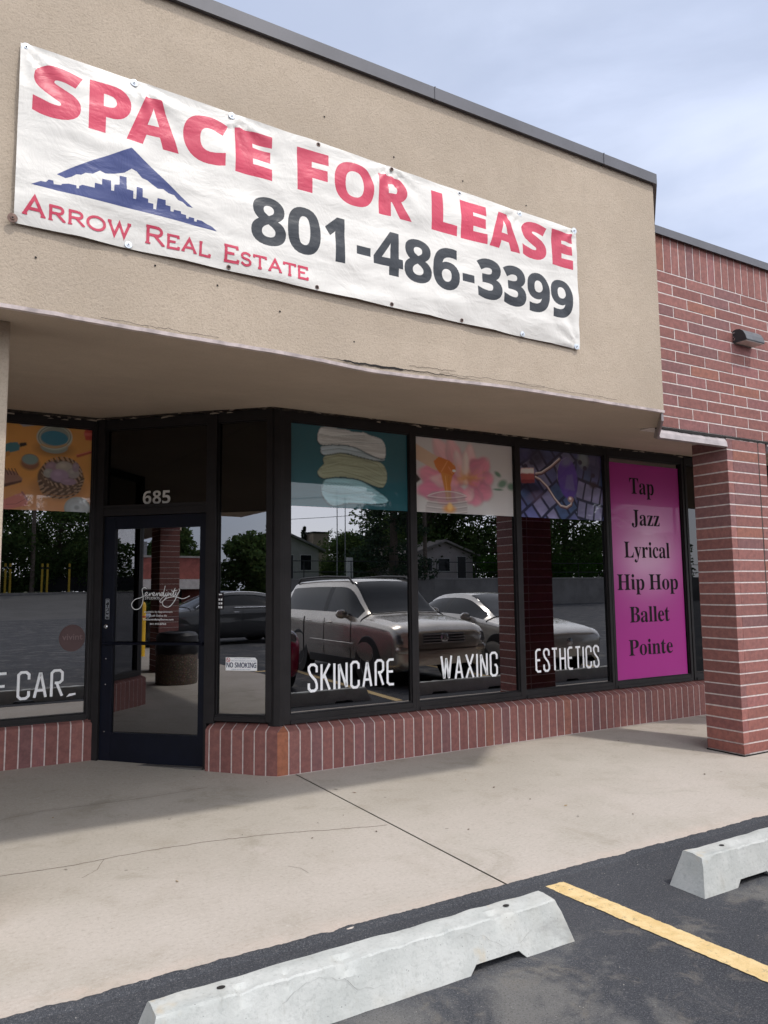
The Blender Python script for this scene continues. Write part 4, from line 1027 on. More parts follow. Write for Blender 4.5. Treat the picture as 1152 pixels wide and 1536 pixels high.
    CP = {'A': (1.05, [[(.08, 0), (.5, 1), (.92, 0)], [(.27, .34), (.73, .34)], [(0, .02), (.22, .02)], [(.78, .02), (1, .02)]]),
          'R': (1.0, [[(.14, 0), (.14, 1)], [(.04, .98), (.6, .98)] + ell(.60, .75, .24, .23, 90, -90, 8) + [(.16, .52)], [(.48, .52), (.93, .03)], [(.02, .02), (.28, .02)], [(.84, .02), (1.02, .02)]]),
          'O': (1.15, [ell(.5, .5, .45, .49, 0, 360, 22)]),
          'W': (1.45, [[(.07, .98), (.29, .02), (.5, .92), (.71, .02), (.93, .98)], [(0, .98), (.16, .98)], [(.84, .98), (1, .98)]]),
          'E': (.88, [[(.16, 0), (.16, 1)], [(.04, .98), (.88, .98), (.90, .80)], [(.16, .52), (.70, .52), ], [(.04, .02), (.92, .02), (.95, .20)]]),
          'L': (.82, [[(.16, .03), (.16, .98)], [(.04, .98), (.30, .98)], [(.04, .02), (.92, .02), (.95, .22)]]),
          'S': (.82, [[(.86, .80)] + ell(.48, .74, .36, .24, 45, 230, 9) + ell(.5, .26, .38, .25, 60, -130, 10) + [(.08, .2)], ]),
          'T': (.98, [[(.5, .03), (.5, .98)], [(.04, .80), (.06, .98), (.94, .98), (.96, .80)], [(.36, .02), (.64, .02)]])}
    strokes = []
    word = 'Arrow Real Estate'
    tot = sum((.62 if c == ' ' else CP[c.upper()][0] * (1.0 if c.isupper() else .79) + .10) for c in word)
    k = (1.722 - .232) / tot; x = .232
    for c in word:
        if c == ' ': x += .62 * k; continue
        h = .089 if c.isupper() else .070
        w = CP[c.upper()][0] * (1.0 if c.isupper() else .79) * k
        zb = 3.353 - .019 * (x - .232)
        for i, st in enumerate(CP[c.upper()][1]):
            thick = .0155 if c.isupper() else .0135
            if c.upper() in 'ARE' and i > 0 and len(st) == 2 and st[0][1] < .1: thick *= .6
            pts = [(x + p[0] * w, zb + p[1] * h) for p in st]
            strokes.append((pts, thick))
        x += w + .10 * k
    # sheet: grid points plus outlines, triangulated together so the print keeps crisp edges
    P2 = []; E2 = []
    gx = np.arange(X0, X1 + .001, .0225); gz = np.linspace(0, 1, 43)
    gx[-1] = X1
    def zz(x, t): return zbot(x) + (ztop(x) - zbot(x)) * t
    jit = random.Random(3)
    for i, gxv in enumerate(gx):
        for j, t in enumerate(gz):
            inner = 0 < i < len(gx) - 1 and 0 < j < len(gz) - 1
            P2.append(Vector((gxv + (jit.uniform(-.004, .004) if inner else 0), zz(gxv, t) + (jit.uniform(-.004, .004) if inner else 0))))
    for mat, Ls in loops:
        for L in Ls:
            D = []
            for (xa, za), (xb, zb_) in zip(L, L[1:] + L[:1]):
                k = max(1, int(math.hypot(xb - xa, zb_ - za) / .012))
                D += [(xa + (xb - xa) * i / k, za + (zb_ - za) * i / k) for i in range(k)]
            L = D
            b = len(P2); n = len(L)
            P2 += [Vector(q) for q in L]; E2 += [(b + i, b + (i + 1) % n) for i in range(n)]
    nv, ne, nf, *_ = geometry.delaunay_2d_cdt(P2, E2, [], 0, 1e-5)
    NV = np.array([(v.x, v.y) for v in nv]); F = np.array([f for f in nf])
    e_ = NV[F]; ar = np.abs((e_[:, 1, 0] - e_[:, 0, 0]) * (e_[:, 2, 1] - e_[:, 0, 1]) - (e_[:, 2, 0] - e_[:, 0, 0]) * (e_[:, 1, 1] - e_[:, 0, 1]))
    ln_ = np.max([np.hypot(*(e_[:, a] - e_[:, b]).T) for a, b in ((0, 1), (1, 2), (2, 0))], 0)
    rim = (np.abs(NV[:, 0] - X0) < 1e-4) | (np.abs(NV[:, 0] - X1) < 1e-4) | (np.abs(NV[:, 1] - [ztop(q) for q in NV[:, 0]]) < 2e-4) | (np.abs(NV[:, 1] - [zbot(q) for q in NV[:, 0]]) < 2e-4)
    F = F[~((ar / ln_ < 4e-4) & rim[F].all(1))]
    C = NV[F].mean(1)
    mid_ = np.zeros(len(F), int)
    for mat, Ls in loops:
        wind = np.zeros(len(F), int)
        for L in Ls:
            q = np.array(L); q2 = np.roll(q, -1, 0)
            bb = (C[:, 0] > q[:, 0].min()) & (C[:, 0] < q[:, 0].max()) & (C[:, 1] > q[:, 1].min()) & (C[:, 1] < q[:, 1].max())
            idx = np.where(bb)[0]
            c = C[idx]
            cnt = np.zeros(len(idx), int)
            for (xa, za), (xb, zb) in zip(q, q2):
                cond = (za > c[:, 1]) != (zb > c[:, 1])
                with np.errstate(divide='ignore', invalid='ignore'):
                    xi = xa + (c[:, 1] - za) / (zb - za) * (xb - xa)
                cnt += (cond & (c[:, 0] < xi)).astype(int) * (1 if zb > za else -1)
            wind[idx] += cnt
        ins = wind != 0
        mid_[ins] = mat
    # slack of the sheet: drapes between the screws, pulls from the corners, long creases
    def lift(x, z):
        t = (z - zbot(x)) / (ztop(x) - zbot(x))
        g = min(range(8), key=lambda i: abs(GX[i] - x))
        dx = abs(GX[g] - x) / .262
        top = max(0, t - .5) * 2; bot = max(0, .5 - t) * 2
        h = .016 + .013 * (1 - (2 * t - 1) ** 4)
        h += .013 * top ** 2 * min(1, dx) ** 2 + .006 * bot ** 3 * min(1, dx) ** 2
        for (cx, cz, sx, sz) in ((X0, ztop(X0), 1, -1), (X1, zbot(X1), -1, 1), (X1, ztop(X1), -1, -1), (.729, ztop(.729), 1, -1), (1.252, ztop(1.25), 1, -1), (2.278, ztop(2.278), 1, -1), (2.278, ztop(2.278), -1, -1), (3.313, ztop(3.31), -1, -1)):
            ax, az = x - cx, z - cz
            r = math.hypot(ax, az) + 1e-6; an = math.atan2(az * sz, ax * sx)
            if r < .75 and -.3 < an < 1.8: h += .0095 * math.exp(-r / .26) * math.cos(an * 11 + cx) * min(1, r / .05)
        h += .0105 * noise.noise((x * 1.6 + z * 3.0, z * 4.2 - x * .6, 0)) + .0070 * noise.noise((x * 3.4 + z * 5.4, z * 9.5 - x * 2.2, 3))
        h += .0022 * noise.noise((x * 9, z * 12, 7))
        return h
    def on(x, z, up=0.0):
        t = (z - zbot(x)) / (ztop(x) - zbot(x))
        g = min(range(8), key=lambda i: abs(GX[i] - x)); dx = min(1, abs(GX[g] - x) / .262)
        dz = -.008 * max(0, t - .8) * 5 * dx ** 2 + .004 * max(0, .15 - t) * 6 * dx ** 2
        return (x, FY - .004 - lift(x, z) - up, z + dz)
    root = thing('lease_banner', 'wide white vinyl banner with red and dark lettering screwed to the tan stucco', 'banner', (0, 0, 0))
    me = bpy.data.meshes.new('banner_sheet')
    me.from_pydata([on(a, b) for a, b in NV], [], [tuple(f) for f in F])
    for k in ('ban_white', 'ban_red', 'ban_black', 'ban_blue'): me.materials.append(MAT[k])
    me.polygons.foreach_set('material_index', [int(i) for i in mid_])
    bm = bmesh.new(); bm.from_mesh(me); bmesh.ops.recalc_face_normals(bm, faces=bm.faces)
    if bm.faces[0].normal.y > 0: bmesh.ops.reverse_faces(bm, faces=bm.faces)
    bm.to_mesh(me); bm.free()
    me.polygons.foreach_set('use_smooth', [True] * len(me.polygons))
    sh = bpy.data.objects.new('banner_sheet', me); COLL.objects.link(sh); sh.parent = root
    mb = MB(); e = 0
    for pts, th in strokes:
        e += 1
        # resample so the strokes follow the sheet
        rs = []
        for a, b in zip(pts[:-1], pts[1:]):
            for i in range(3): rs.append((a[0] + (b[0] - a[0]) * i / 3, a[1] + (b[1] - a[1]) * i / 3))
        rs.append(pts[-1])
        vs, fs = ribbon(rs, th)
        mb.add([on(v.x, v.y, .0012 + (e % 4) * .0003) for v in vs], fs)
    mb.build('lettering', MAT['ban_red'], root, fixn=False)
    # screws: zinc washers, rusty ones, bare grommets
    kinds_top = 'zzzggGzz'; kinds_bot = 'rzggggzz'
    for i, gx_ in enumerate(GX):
        for row_, kinds in ((0, kinds_top), (1, kinds_bot)):
            x = gx_ - (.022 if row_ and i == 0 else 0) - (.008 if row_ else 0)
            z = (ztop(x) - .020) if row_ == 0 else (zbot(x) + .018)
            kd = kinds[i]
            mb = MB()
            y = on(x, z)[1] - .0015
            if kd in 'zr':
                R = .0225 if (i in (0, 7)) else .0185
                mb.lathe([(R, 0), (R, -.003), (R * .42, -.004), (R * .40, -.0075), (0, -.008)], (x, y, z), 18, 'y')
                mb.build('screw_washer', MAT['zinc' if kd == 'z' else 'rusty'], root)
                m2 = MB(); m2.lathe([(R * .20, 0), (0, -.0004)], (x, y - .0081, z), 8, 'y'); m2.build('screw', MAT['dark'], root)
            else:
                mb.lathe([(.0125, 0), (.0115, -.002), (.008, -.002), (.007, .0)], (x, y, z), 16, 'y')
                mb.build('grommet', MAT['chrome' if kd == 'G' else 'rusty'], root)
                m2 = MB(); m2.lathe([(.0068, 0), (0, -.0004)], (x, y - .0008, z), 10, 'y'); m2.build('screw', MAT['dark'], root)
build_banner()

# ------------------------------------------------------------------ wall light on the brick
wl = thing('wall_light', 'small grey half-round wall light fixed to the red brick wall', 'wall light', (6.70, WY, 3.97))
mb = MB()
prof = [(0, .066), (-.035, .074), (-.075, .066), (-.108, .040), (-.130, .0), (-.142, -.046), (-.138, -.056), (0, -.056)]
mb.prism([(-.143, y, z) for y, z in prof], (.286, 0, 0))
mb.build('housing', plain('light_housing', (.10, .105, .115), .5, .3, .15, 12), wl, bevel=.005)
mb = MB(); mb.prism([(-.150, y * 1.01, z) for y, z in prof[:-2] + [(-.139, -.050), (-.0, -.050)]], (.007, 0, 0)); mb.build('end_cap', plain('light_end_cap', (.030, .032, .036), .5, .2), wl, bevel=.002)
mb = MB(); mb.box(-.136, .136, -.132, -.022, -.061, -.0565); mb.build('lens', plain('light_lens', (.50, .44, .41), .3, 0, .15, 30), wl)
for y, z in ((-.02, .04), (-.012, .0), (-.024, -.02), (-.016, -.03)):
    mb = MB(); mb.lathe([(.006, 0), (.006, -.009), (0, -.010)], (-.150, y, z), 8, 'x'); mb.build('screw', MAT['chrome'], wl)

# ------------------------------------------------------------------ printed films in the windows
def vnoise(h, w, fy, fx, seed):
    r = np.random.RandomState(seed); g = r.rand(fy + 2, fx + 2)
    y = np.linspace(0, fy, h); x = np.linspace(0, fx, w)
    yi = np.minimum(y.astype(int), fy - 1); xi = np.minimum(x.astype(int), fx - 1); ty = y - yi; tx = x - xi
    ty = (ty * ty * (3 - 2 * ty))[:, None]; tx = (tx * tx * (3 - 2 * tx))[None]
    a = g[yi][:, xi]; b = g[yi][:, xi + 1]; c = g[yi + 1][:, xi]; d = g[yi + 1][:, xi + 1]
    return (a * (1 - tx) + b * tx) * (1 - ty) + (c * (1 - tx) + d * tx) * ty
def fbm(h, w, f, seed): return sum(vnoise(h, w, f * 2 ** k, f * 2 ** k, seed + k) * .5 ** (k + 1) for k in range(4))
class Canvas:
    """u to the right, v upward, both 0..1; a = width / height"""
    def __init__(self, w, h, bg, a):
        self.w, self.h, self.a = w, h, a
        self.U, self.V = np.meshgrid(np.linspace(0, 1, w), np.linspace(0, 1, h))
        self.im = np.ones((h, w, 3)) * np.array(bg)
    def over(self, m, col):
        m = np.clip(m, 0, 1)[..., None]; self.im = self.im * (1 - m) + m * (np.array(col) if not isinstance(col, np.ndarray) else col)
    def ell(self, cu, cv, ru, rv, rot=0, soft=.05):
        x = (self.U - cu) * self.a; y = self.V - cv; c, s = math.cos(rot), math.sin(rot)
        d = np.sqrt(((x * c + y * s) / (ru * self.a)) ** 2 + ((-x * s + y * c) / rv) ** 2)
        return np.clip((1 - d) / soft + .5, 0, 1)
    def pol(self, pts, blur=0):
        ins = np.zeros(self.U.shape, bool); n = len(pts)
        for i in range(n):
            (xa, ya), (xb, yb) = pts[i], pts[(i + 1) % n]
            if ya == yb: continue
            ins ^= ((ya > self.V) != (yb > self.V)) & (self.U < xa + (self.V - ya) / (yb - ya) * (xb - xa))
        m = ins.astype(float)
        for _ in range(blur + 1):
            m = (m + np.roll(m, 1, 0) + np.roll(m, -1, 0) + np.roll(m, 1, 1) + np.roll(m, -1, 1)) / 5
        return m
    def line(self, pts, w, soft=.5):
        m = np.zeros(self.U.shape)
        for (xa, ya), (xb, yb) in zip(pts[:-1], pts[1:]):
            ax, bx = xa * self.a, xb * self.a; x = self.U * self.a; dx, dy = bx - ax, yb - ya; L = dx * dx + dy * dy + 1e-9
            t = np.clip(((x - ax) * dx + (self.V - ya) * dy) / L, 0, 1)
            d = np.hypot(x - ax - t * dx, self.V - ya - t * dy)
            m = np.maximum(m, np.clip((w - d) / (w * soft) , 0, 1))
        return m
    def link(self, name, place, label, cat, origin, gain=1.55):
        h, w = self.h, self.w
        vs = [place(u, v) for u, v in zip(self.U.ravel(), self.V.ravel())]
        i = np.arange(h * w).reshape(h, w)
        fs = np.stack([i[:-1, :-1], i[:-1, 1:], i[1:, 1:], i[1:, :-1]], -1).reshape(-1, 4)
        me = bpy.data.meshes.new(name)
        me.from_pydata([(a - origin[0], b - origin[1], c - origin[2]) for a, b, c in vs], [], fs.tolist())
        at = me.color_attributes.new('Col', 'FLOAT_COLOR', 'POINT')
        rgba = np.ones((h * w, 4), np.float32); rgba[:, :3] = np.clip(self.im * gain, 0, 1).reshape(-1, 3)
        at.data.foreach_set('color', rgba.ravel())
        me.materials.append(MAT['poster']); me.update()
        o = bpy.data.objects.new(name, me); COLL.objects.link(o); o.location = origin
        return tag(o, label, cat)
def spline(pts, n=6):
    P = [Vector(p) for p in pts]; out = []
    for i in range(len(P) - 1):
        p0, p1, p2, p3 = P[max(i - 1, 0)], P[i], P[i + 1], P[min(i + 2, len(P) - 1)]
        for k in range(n):
            t = k / n
            out.append(.5 * ((2 * p1) + (p2 - p0) * t + (2 * p0 - 5 * p1 + 4 * p2 - p3) * t * t + (3 * p1 - p0 - 3 * p2 + p3) * t ** 3))
    return out + [P[-1]]
W_, H_ = 230, 140
PY = GY - .004
def flat(x0, x1, z0, z1, y): return lambda u, v: (x0 + (x1 - x0) * u, y, z0 + (z1 - z0) * v)

# cream swatches on teal
c = Canvas(W_, H_, (.010, .075, .098), 1.66)
c.im *= (1 + .10 * (fbm(H_, W_, 3, 5) - .5))[..., None]
def sc(pts):   # traced on the film: crop pixels -> u, v
    out = []
    for x, y in pts:
        u = (x - 77) / 935; t = 47 + u * 107; b = 728 + u * 42
        out.append((u, 1 - (y - t) / (b - t)))
    return out
def swatch(pts, col, seed, dirs, dark):
    pts = [(v.x, v.y) for v in spline([pts[-1]] + pts + [pts[0]], 4)]
    m = c.pol(sc(pts), 0)
    sh = c.pol([(u - .006, v - .016) for u, v in sc(pts)], 1)
    c.over(sh * .8, (.004, .022, .03))
    tex = vnoise(H_, W_, 34, 5, seed) * .6 + vnoise(H_, W_, 60, 9, seed + 4) * .4
    col3 = np.array(col)[None, None] * (.55 + .95 * tex)[..., None]
    c.over(m, col3)
    for ln in dirs: c.over(c.line(sc(ln), .008, .9) * m * .55, dark)
    rr = random.Random(seed * 31)
    for ln in dirs:
        for dy in range(-44, 45, 6):
            wob = [(x + rr.uniform(-3, 3), y + dy + rr.uniform(-3, 3)) for x, y in ln]
            k = rr.uniform(.55, 1.5)
            c.over(c.line(sc(wob), rr.uniform(.003, .0065), .9) * m * rr.uniform(.25, .65), [min(.6, q * k) for q in col])
    hl = [[(x, y - 9) for x, y in ln] for ln in dirs]
    for ln in hl: c.over(c.line(sc(ln), .012, 1) * m * .35, [min(1, k * 1.45) for k in col])
swatch([(345, 520), (450, 505), (600, 525), (720, 590), (840, 690), (700, 712), (520, 705), (400, 727), (330, 655), (316, 570)], (.20, .37, .42), 1, [[(330, 560), (470, 545), (620, 590), (760, 640)], [(340, 640), (480, 660), (640, 640), (800, 690)]], (.10, .22, .27))
swatch([(350, 318), (380, 305), (440, 282), (480, 305), (600, 330), (740, 365), (800, 400), (826, 450), (828, 520), (800, 577), (740, 572), (600, 515), (450, 495), (330, 507), (288, 470), (300, 430), (335, 392), (328, 350)], (.235, .265, .185), 2, [[(330, 350), (450, 325), (620, 350), (760, 400), (810, 470)], [(310, 430), (450, 390), (640, 420), (790, 490)], [(320, 470), (470, 455), (640, 500), (790, 560)]], (.11, .13, .09))
swatch([(312, 255), (340, 245), (420, 240), (560, 250), (700, 305), (805, 350), (800, 365), (735, 362), (600, 330), (480, 300), (345, 318), (310, 292)], (.29, .36, .40), 3, [[(320, 285), (450, 268), (620, 300), (780, 352)]], (.10, .17, .20))
swatch([(310, 97), (370, 92), (450, 105), (520, 118), (560, 135), (650, 140), (690, 160), (780, 190), (815, 235), (822, 300), (803, 352), (700, 318), (560, 250), (420, 234), (325, 238), (290, 205), (288, 150)], (.40, .42, .42), 4, [[(300, 150), (400, 170), (520, 160), (650, 160)], [(300, 225), (430, 225), (560, 215), (700, 225), (790, 225)]], (.12, .17, .19))
c.link('window_poster', flat(2.606, 3.872, 2.312, 3.078, PY), 'teal window poster with smears of pale cream, above the first front pane', 'poster', (3.24, PY, 2.312))

# peony, wax spatula and jar
c = Canvas(W_, H_, (.46, .455, .45), 1.63)
c.over(np.clip((c.V - .55) * 1.2, 0, .5) * (c.U > .5), (.40, .395, .39))
def pc(x, y):
    u = (x - 125) / 860; t = 118 + u * 95; b = 795 + u * 40
    return u, 1 - (y - t) / (b - t)
def petal(bx, by, tx, ty, wd, base, tip, seed, rim=.25):
    u0, v0 = pc(bx, by); u1, v1 = pc(tx, ty); dx, dy = (u1 - u0) * c.a, v1 - v0; L = math.hypot(dx, dy); dx /= L; dy /= L
    X = (c.U - u0) * c.a; Y = c.V - v0; t = (X * dx + Y * dy) / L; sd = (-X * dy + Y * dx)
    tt = np.clip(t, 0, 1); half = wd * np.power(np.sin(PI * np.clip(tt * .86 + .12, 0, 1)), .75) * (1 + .10 * np.sin(tt * 17 + seed))
    q = sd / np.maximum(half, 1e-4)
    m = np.clip((1 - np.abs(q)) / .10, 0, 1) * np.clip(t / .05, 0, 1) * np.clip((1 - t + .05 * np.sin(q * 7 + seed)) / .06, 0, 1)
    strk = .5 + .5 * np.sin(q * 15 + 3 * np.sin(tt * 5 + seed) + seed)
    col = np.array(base)[None, None] * (1 - tt)[..., None] + np.array(tip)[None, None] * tt[..., None]
    col = col * (.84 + .20 * strk + .16 * np.clip(1 - np.abs(q + .3), 0, 1) - .14 * np.clip(q, 0, 1))[..., None]
    edge_ = np.clip((np.abs(q) - .78) / .2, 0, 1) + np.clip((t - .90) / .1, 0, 1)
    col = col + (np.clip(edge_, 0, 1) * rim)[..., None] * (np.array((.70, .52, .52)) - col)
    c.over(np.roll(m, (-2, 2), (0, 1)) * .35, (.25, .07, .10)); c.over(m, col)
DP, MP, LP = (.48, .09, .19), (.58, .20, .28), (.64, .42, .43)
for a_ in ((520, 560, 280, 130, .16, MP, LP, 1), (520, 560, 410, 120, .15, DP, LP, 2), (560, 560, 600, 190, .14, MP, (.66, .50, .49), 3), (560, 560, 760, 330, .20, DP, MP, 4), (600, 560, 800, 480, .16, DP, MP, 5), (600, 580, 790, 640, .17, DP, MP, 6),
           (560, 590, 690, 720, .15, DP, MP, 7), (480, 560, 150, 440, .20, DP, MP, 8), (480, 580, 135, 610, .17, DP, (.56, .16, .27), 9), (500, 600, 300, 700, .15, DP, MP, 10), (540, 600, 480, 700, .13, DP, LP, 11), (540, 600, 610, 690, .12, MP, LP, 12),
           (530, 560, 470, 240, .09, MP, (.66, .54, .52), 13), (550, 560, 560, 250, .07, (.60, .42, .36), (.68, .58, .55), 14), (500, 560, 250, 500, .10, MP, LP, 15), (590, 560, 700, 400, .12, DP, MP, 16)):
    petal(*a_)
tex = fbm(H_, W_, 14, 9)
for i in range(150):
    r_ = random.Random(900 + i); an = r_.uniform(0, 2 * PI); d_ = abs(r_.gauss(0, 55))
    x, y = 560 + d_ * 1.35 * math.cos(an), 495 + d_ * .8 * math.sin(an)
    c.over(c.line([pc(560 + (x - 560) * .5, 515 + (y - 515) * .5), pc(x, y)], .008, .8) * .8, r_.choice(((.58, .25, .05), (.50, .17, .04), (.64, .36, .10), (.42, .12, .05))))
for _ in range(9): c.im = (c.im + np.roll(c.im, 1, 0) + np.roll(c.im, -1, 0) + np.roll(c.im, 1, 1) + np.roll(c.im, -1, 1)) / 5
c.im = c.im * .88 + .12 * np.array((.56, .50, .49))
for (x, y, rx, ry, rot) in ((840, 465, .035, .03, -.5), (880, 550, .05, .05, .4), (960, 575, .04, .05, 0), (840, 600, .05, .015, 0)):
    u, v = pc(x, y); c.over(c.ell(u, v, rx, ry, rot, .8) * .8, (.05, .16, .09))
c.over(c.pol([pc(120, 430), pc(180, 510), pc(125, 560)], 1), (.02, .012, .015))
c.over(c.pol([pc(120, 180), pc(300, 300), pc(460, 370), pc(475, 430), pc(440, 470), pc(300, 430), pc(120, 320)], 0), (.50, .36, .26))
c.over(c.pol([pc(330, 310), pc(420, 345), pc(468, 400), pc(470, 440), pc(430, 500), pc(330, 450), pc(300, 400), pc(285, 350)], 0), (.50, .155, .035))
c.over(c.pol([pc(340, 440), pc(440, 480), pc(425, 560), pc(430, 690), pc(385, 700), pc(372, 600)], 1), (.52, .20, .045))
for ln, wd, col in (([(400, 350), (350, 440)], .012, (.62, .28, .10)), ([(410, 400), (440, 460)], .01, (.60, .28, .12)), ([(380, 480), (400, 690)], .008, (.66, .38, .14)), ([(410, 480), (415, 690)], .006, (.40, .11, .02))):
    c.over(c.line([pc(*q) for q in ln], wd, .8) * .8, col)
c.over(c.ell(*pc(455, 435), .018, .018, 0, .5), (.85, .75, .66))
jar = c.pol([pc(232, 650), pc(270, 620), pc(390, 608), pc(510, 620), pc(548, 650), pc(545, 690), pc(565, 740), pc(560, 810), pc(215, 800), pc(215, 740), pc(235, 700)], 1)
c.over(jar * .55, (.30, .26, .26))
for y0, a in ((655, .9), (700, .8), (745, .8), (790, .7)):
    pts = [pc(225 + 335 * i / 16, y0 - 18 * math.sin(PI * i / 16) * (-1)) for i in range(17)]
    c.over(c.line(pts, .008, .8) * a * .7, (.62, .60, .59)); c.over(c.line([(u, v - .018) for u, v in pts], .007, .8) * a * .6, (.12, .10, .10))
c.over(c.line([pc(240 + 305 * i / 16, 650 - 34 * math.sin(PI * i / 16)) for i in range(17)], .009, .8) * .8, (.60, .58, .57))
c.over(c.ell(*pc(410, 770), .06, .05, 0, .8) * .9, (.55, .25, .06)); c.over(c.ell(*pc(415, 750), .025, .05, 0, .8), (.66, .42, .16))
c.link('window_poster', flat(3.937, 5.200, 2.312, 3.078, PY), 'window poster of a pink flower with wax dripping from a spatula into a jar', 'poster', (4.57, PY, 2.312))

# violet stones with a metal hook
c = Canvas(W_, H_, (.012, .014, .04), 1.66)
def hc(x, y):
    u = (x - 115) / 875; t = 122 + u * 92; b = 858 + u * 25
    return u, 1 - (y - t) / (b - t)
r = np.random.RandomState(11)
bx = c.U * 1.66; by = c.V
warp = .06 * (fbm(H_, W_, 3, 21) - .5)
p = (bx * .80 + by * .62 + warp) * 4.9; q = (-bx * .62 + by * .80 + warp) * 4.9 / 1.35
right = c.U > .66
p = np.where(right, (bx * .97 - by * .22 + warp) * 6.2, p); q = np.where(right, (bx * .22 + by * .97 + warp) * 3.6, q)
pi_ = np.floor(p + .5 * (np.floor(q) % 2)); pf = p + .5 * (np.floor(q) % 2) - pi_; qi = np.floor(q); qf = q - qi
hsh = np.abs(np.sin(pi_ * 12.9898 + qi * 78.233) * 43758.5453) % 1
edge = np.minimum(np.minimum(pf, 1 - pf) * 1.0, np.minimum(qf, 1 - qf) * 1.3)
tile = np.clip((edge - .07) / .06, 0, 1)
shade = .55 + .9 * fbm(H_, W_, 9, 31)
c1 = np.array((.075, .085, .21)); c2 = np.array((.17, .165, .29)); c3 = np.array((.045, .075, .17))
base = np.where((hsh < .4)[..., None], c1, np.where((hsh < .75)[..., None], c2, c3)) * shade[..., None]
lowbr = (.55 + .75 * np.clip(1 - c.V * 1.15, 0, 1))[..., None]
c.over(tile, base * lowbr)
for (x, y, rx, ry, rot, col, a) in ((170, 190, .10, .10, 0, (.035, .035, .10), .9), (220, 540, .17, .09, -.2, (.006, .006, .02), .9), (300, 240, .09, .14, .6, (.012, .010, .03), .8), (900, 300, .10, .22, .3, (.03, .03, .08), .8), (780, 260, .06, .12, .2, (.17, .20, .20), .7), (880, 520, .05, .05, 0, (.02, .01, .02), .9), (270, 650, .10, .07, .3, (.12, .08, .13), .5)):
    c.over(c.ell(*hc(x, y), rx, ry, rot, .8) * a, col)
for (x, y) in ((745, 285), (795, 345), (880, 420), (190, 330), (250, 290), (300, 240)): c.over(c.ell(*hc(x, y), .025, .035, 0, .4), (.018, .016, .04))
ov = c.ell(*hc(610, 450), .115, .31, .12, .12)
c.over(ov * .92, np.array((.070, .035, .23))[None, None] * (.6 + .9 * fbm(H_, W_, 4, 41))[..., None])
c.over(c.ell(*hc(600, 280), .06, .06, .3, .9) * .6, (.14, .15, .20)); c.over(c.pol([hc(600, 420), hc(660, 410), hc(680, 580), hc(575, 560)], 2) * .5, (.14, .13, .26))
c.over(c.line([hc(505, 470), hc(500, 370), hc(540, 270), hc(600, 235)], .008, .8) * .6, (.22, .22, .26))
for ln in ([(290, 405), (345, 395), (440, 330), (530, 250)], [(285, 440), (330, 465), (400, 540), (470, 660), (530, 735), (590, 750), (635, 720), (645, 670), (620, 650)]):
    L = [hc(*k) for k in ln]
    c.over(c.line([(u + .002, v - .012) for u, v in L], .026, .3), (.07, .03, .035)); c.over(c.line(L, .019, .5), (.33, .24, .23)); c.over(c.line([(u - .003, v + .008) for u, v in L], .008, .8), (.72, .66, .62))
c.over(c.ell(*hc(632, 668), .035, .045, 0, .3), (.30, .18, .17)); c.over(c.ell(*hc(628, 660), .015, .02, 0, .6), (.72, .62, .60))
c.over(c.pol([hc(135, 385), hc(150, 350), hc(270, 345), hc(275, 500), hc(150, 505)], 0), (.30, .07, .065)); c.over(c.pol([hc(135, 405), hc(150, 352), hc(268, 347), hc(270, 405)], 1), (.70, .62, .61)); c.over(c.pol([hc(140, 470), hc(275, 468), hc(275, 500), hc(150, 505)], 1), (.16, .03, .035))
c.link('window_poster', flat(5.263, 6.545, 2.312, 3.078, PY), 'dark violet stone tile window poster with a curved metal hook', 'poster', (5.9, PY, 2.312))

# bath things on an orange ground, in the recess
c = Canvas(260, 180, (.50, .235, .060), 1.45)
c.im *= (.80 + .45 * fbm(180, 260, 2, 3))[..., None]
c.over(np.clip(1 - c.V * 2.6, 0, 1) * .7, (.48, .25, .17))
def sp(x, y):
    X = .43 + (x - 65) / (795 - 65) * (1.147 - .43); t = 185 + (x - 65) / 730 * 62; b = 945 + (x - 65) / 730 * 20
    return (X + .063) / (1.147 + .063), 1 - (y - t) / (b - t)
def E(x, y, rx, ry, col, a=1, soft=.12, rot=0): u, v = sp(x, y); c.over(c.ell(u, v, rx / 1218, ry / 745, rot, soft) * a, col)
E(450, 440, 150, 60, (.14, .07, .03), .7, .8)
E(445, 420, 118, 55, (.20, .24, .22)); E(447, 340, 152, 108, (.30, .33, .29)); E(447, 335, 140, 96, (.20, .22, .19)); E(447, 345, 118, 62, (.030, .155, .235))
for k, col in ((152, (.42, .47, .43)), (140, (.14, .18, .16)), (128, (.35, .40, .36))):
    pts = [sp(447 + k * math.cos(t * PI / 20), 335 + k * .68 * math.sin(t * PI / 20)) for t in range(41)]
    c.over(c.line(pts, .006, .8) * .8, col)
c.over(c.line([sp(340 + 10 * i, 400 + 22 * math.sin(i / 21 * PI)) for i in range(22)], .02, .7) * .8, (.40, .24, .10))
E(245, 560, 78, 55, (.13, .065, .04), .9, .4); E(245, 560, 70, 42, (.20, .085, .05)); E(244, 527, 72, 48, (.20, .15, .12)); E(243, 525, 64, 41, (.16, .235, .225))
E(500, 760, 190, 90, (.12, .055, .03), .7, .9)
E(513, 680, 200, 150, (.10, .062, .045), 1, .08); E(520, 640, 172, 115, (.14, .09, .065)); E(520, 640, 140, 95, (.07, .05, .055))
for i in range(44):
    t = 2 * PI * i / 44; x, y = 522 + 165 * math.cos(t), 632 + 112 * math.sin(t)
    c.over(c.line([sp(x - 10, y - 14), sp(x + 10, y + 14)], .012, .6), (.30, .21, .155) if i % 2 else (.055, .035, .025))
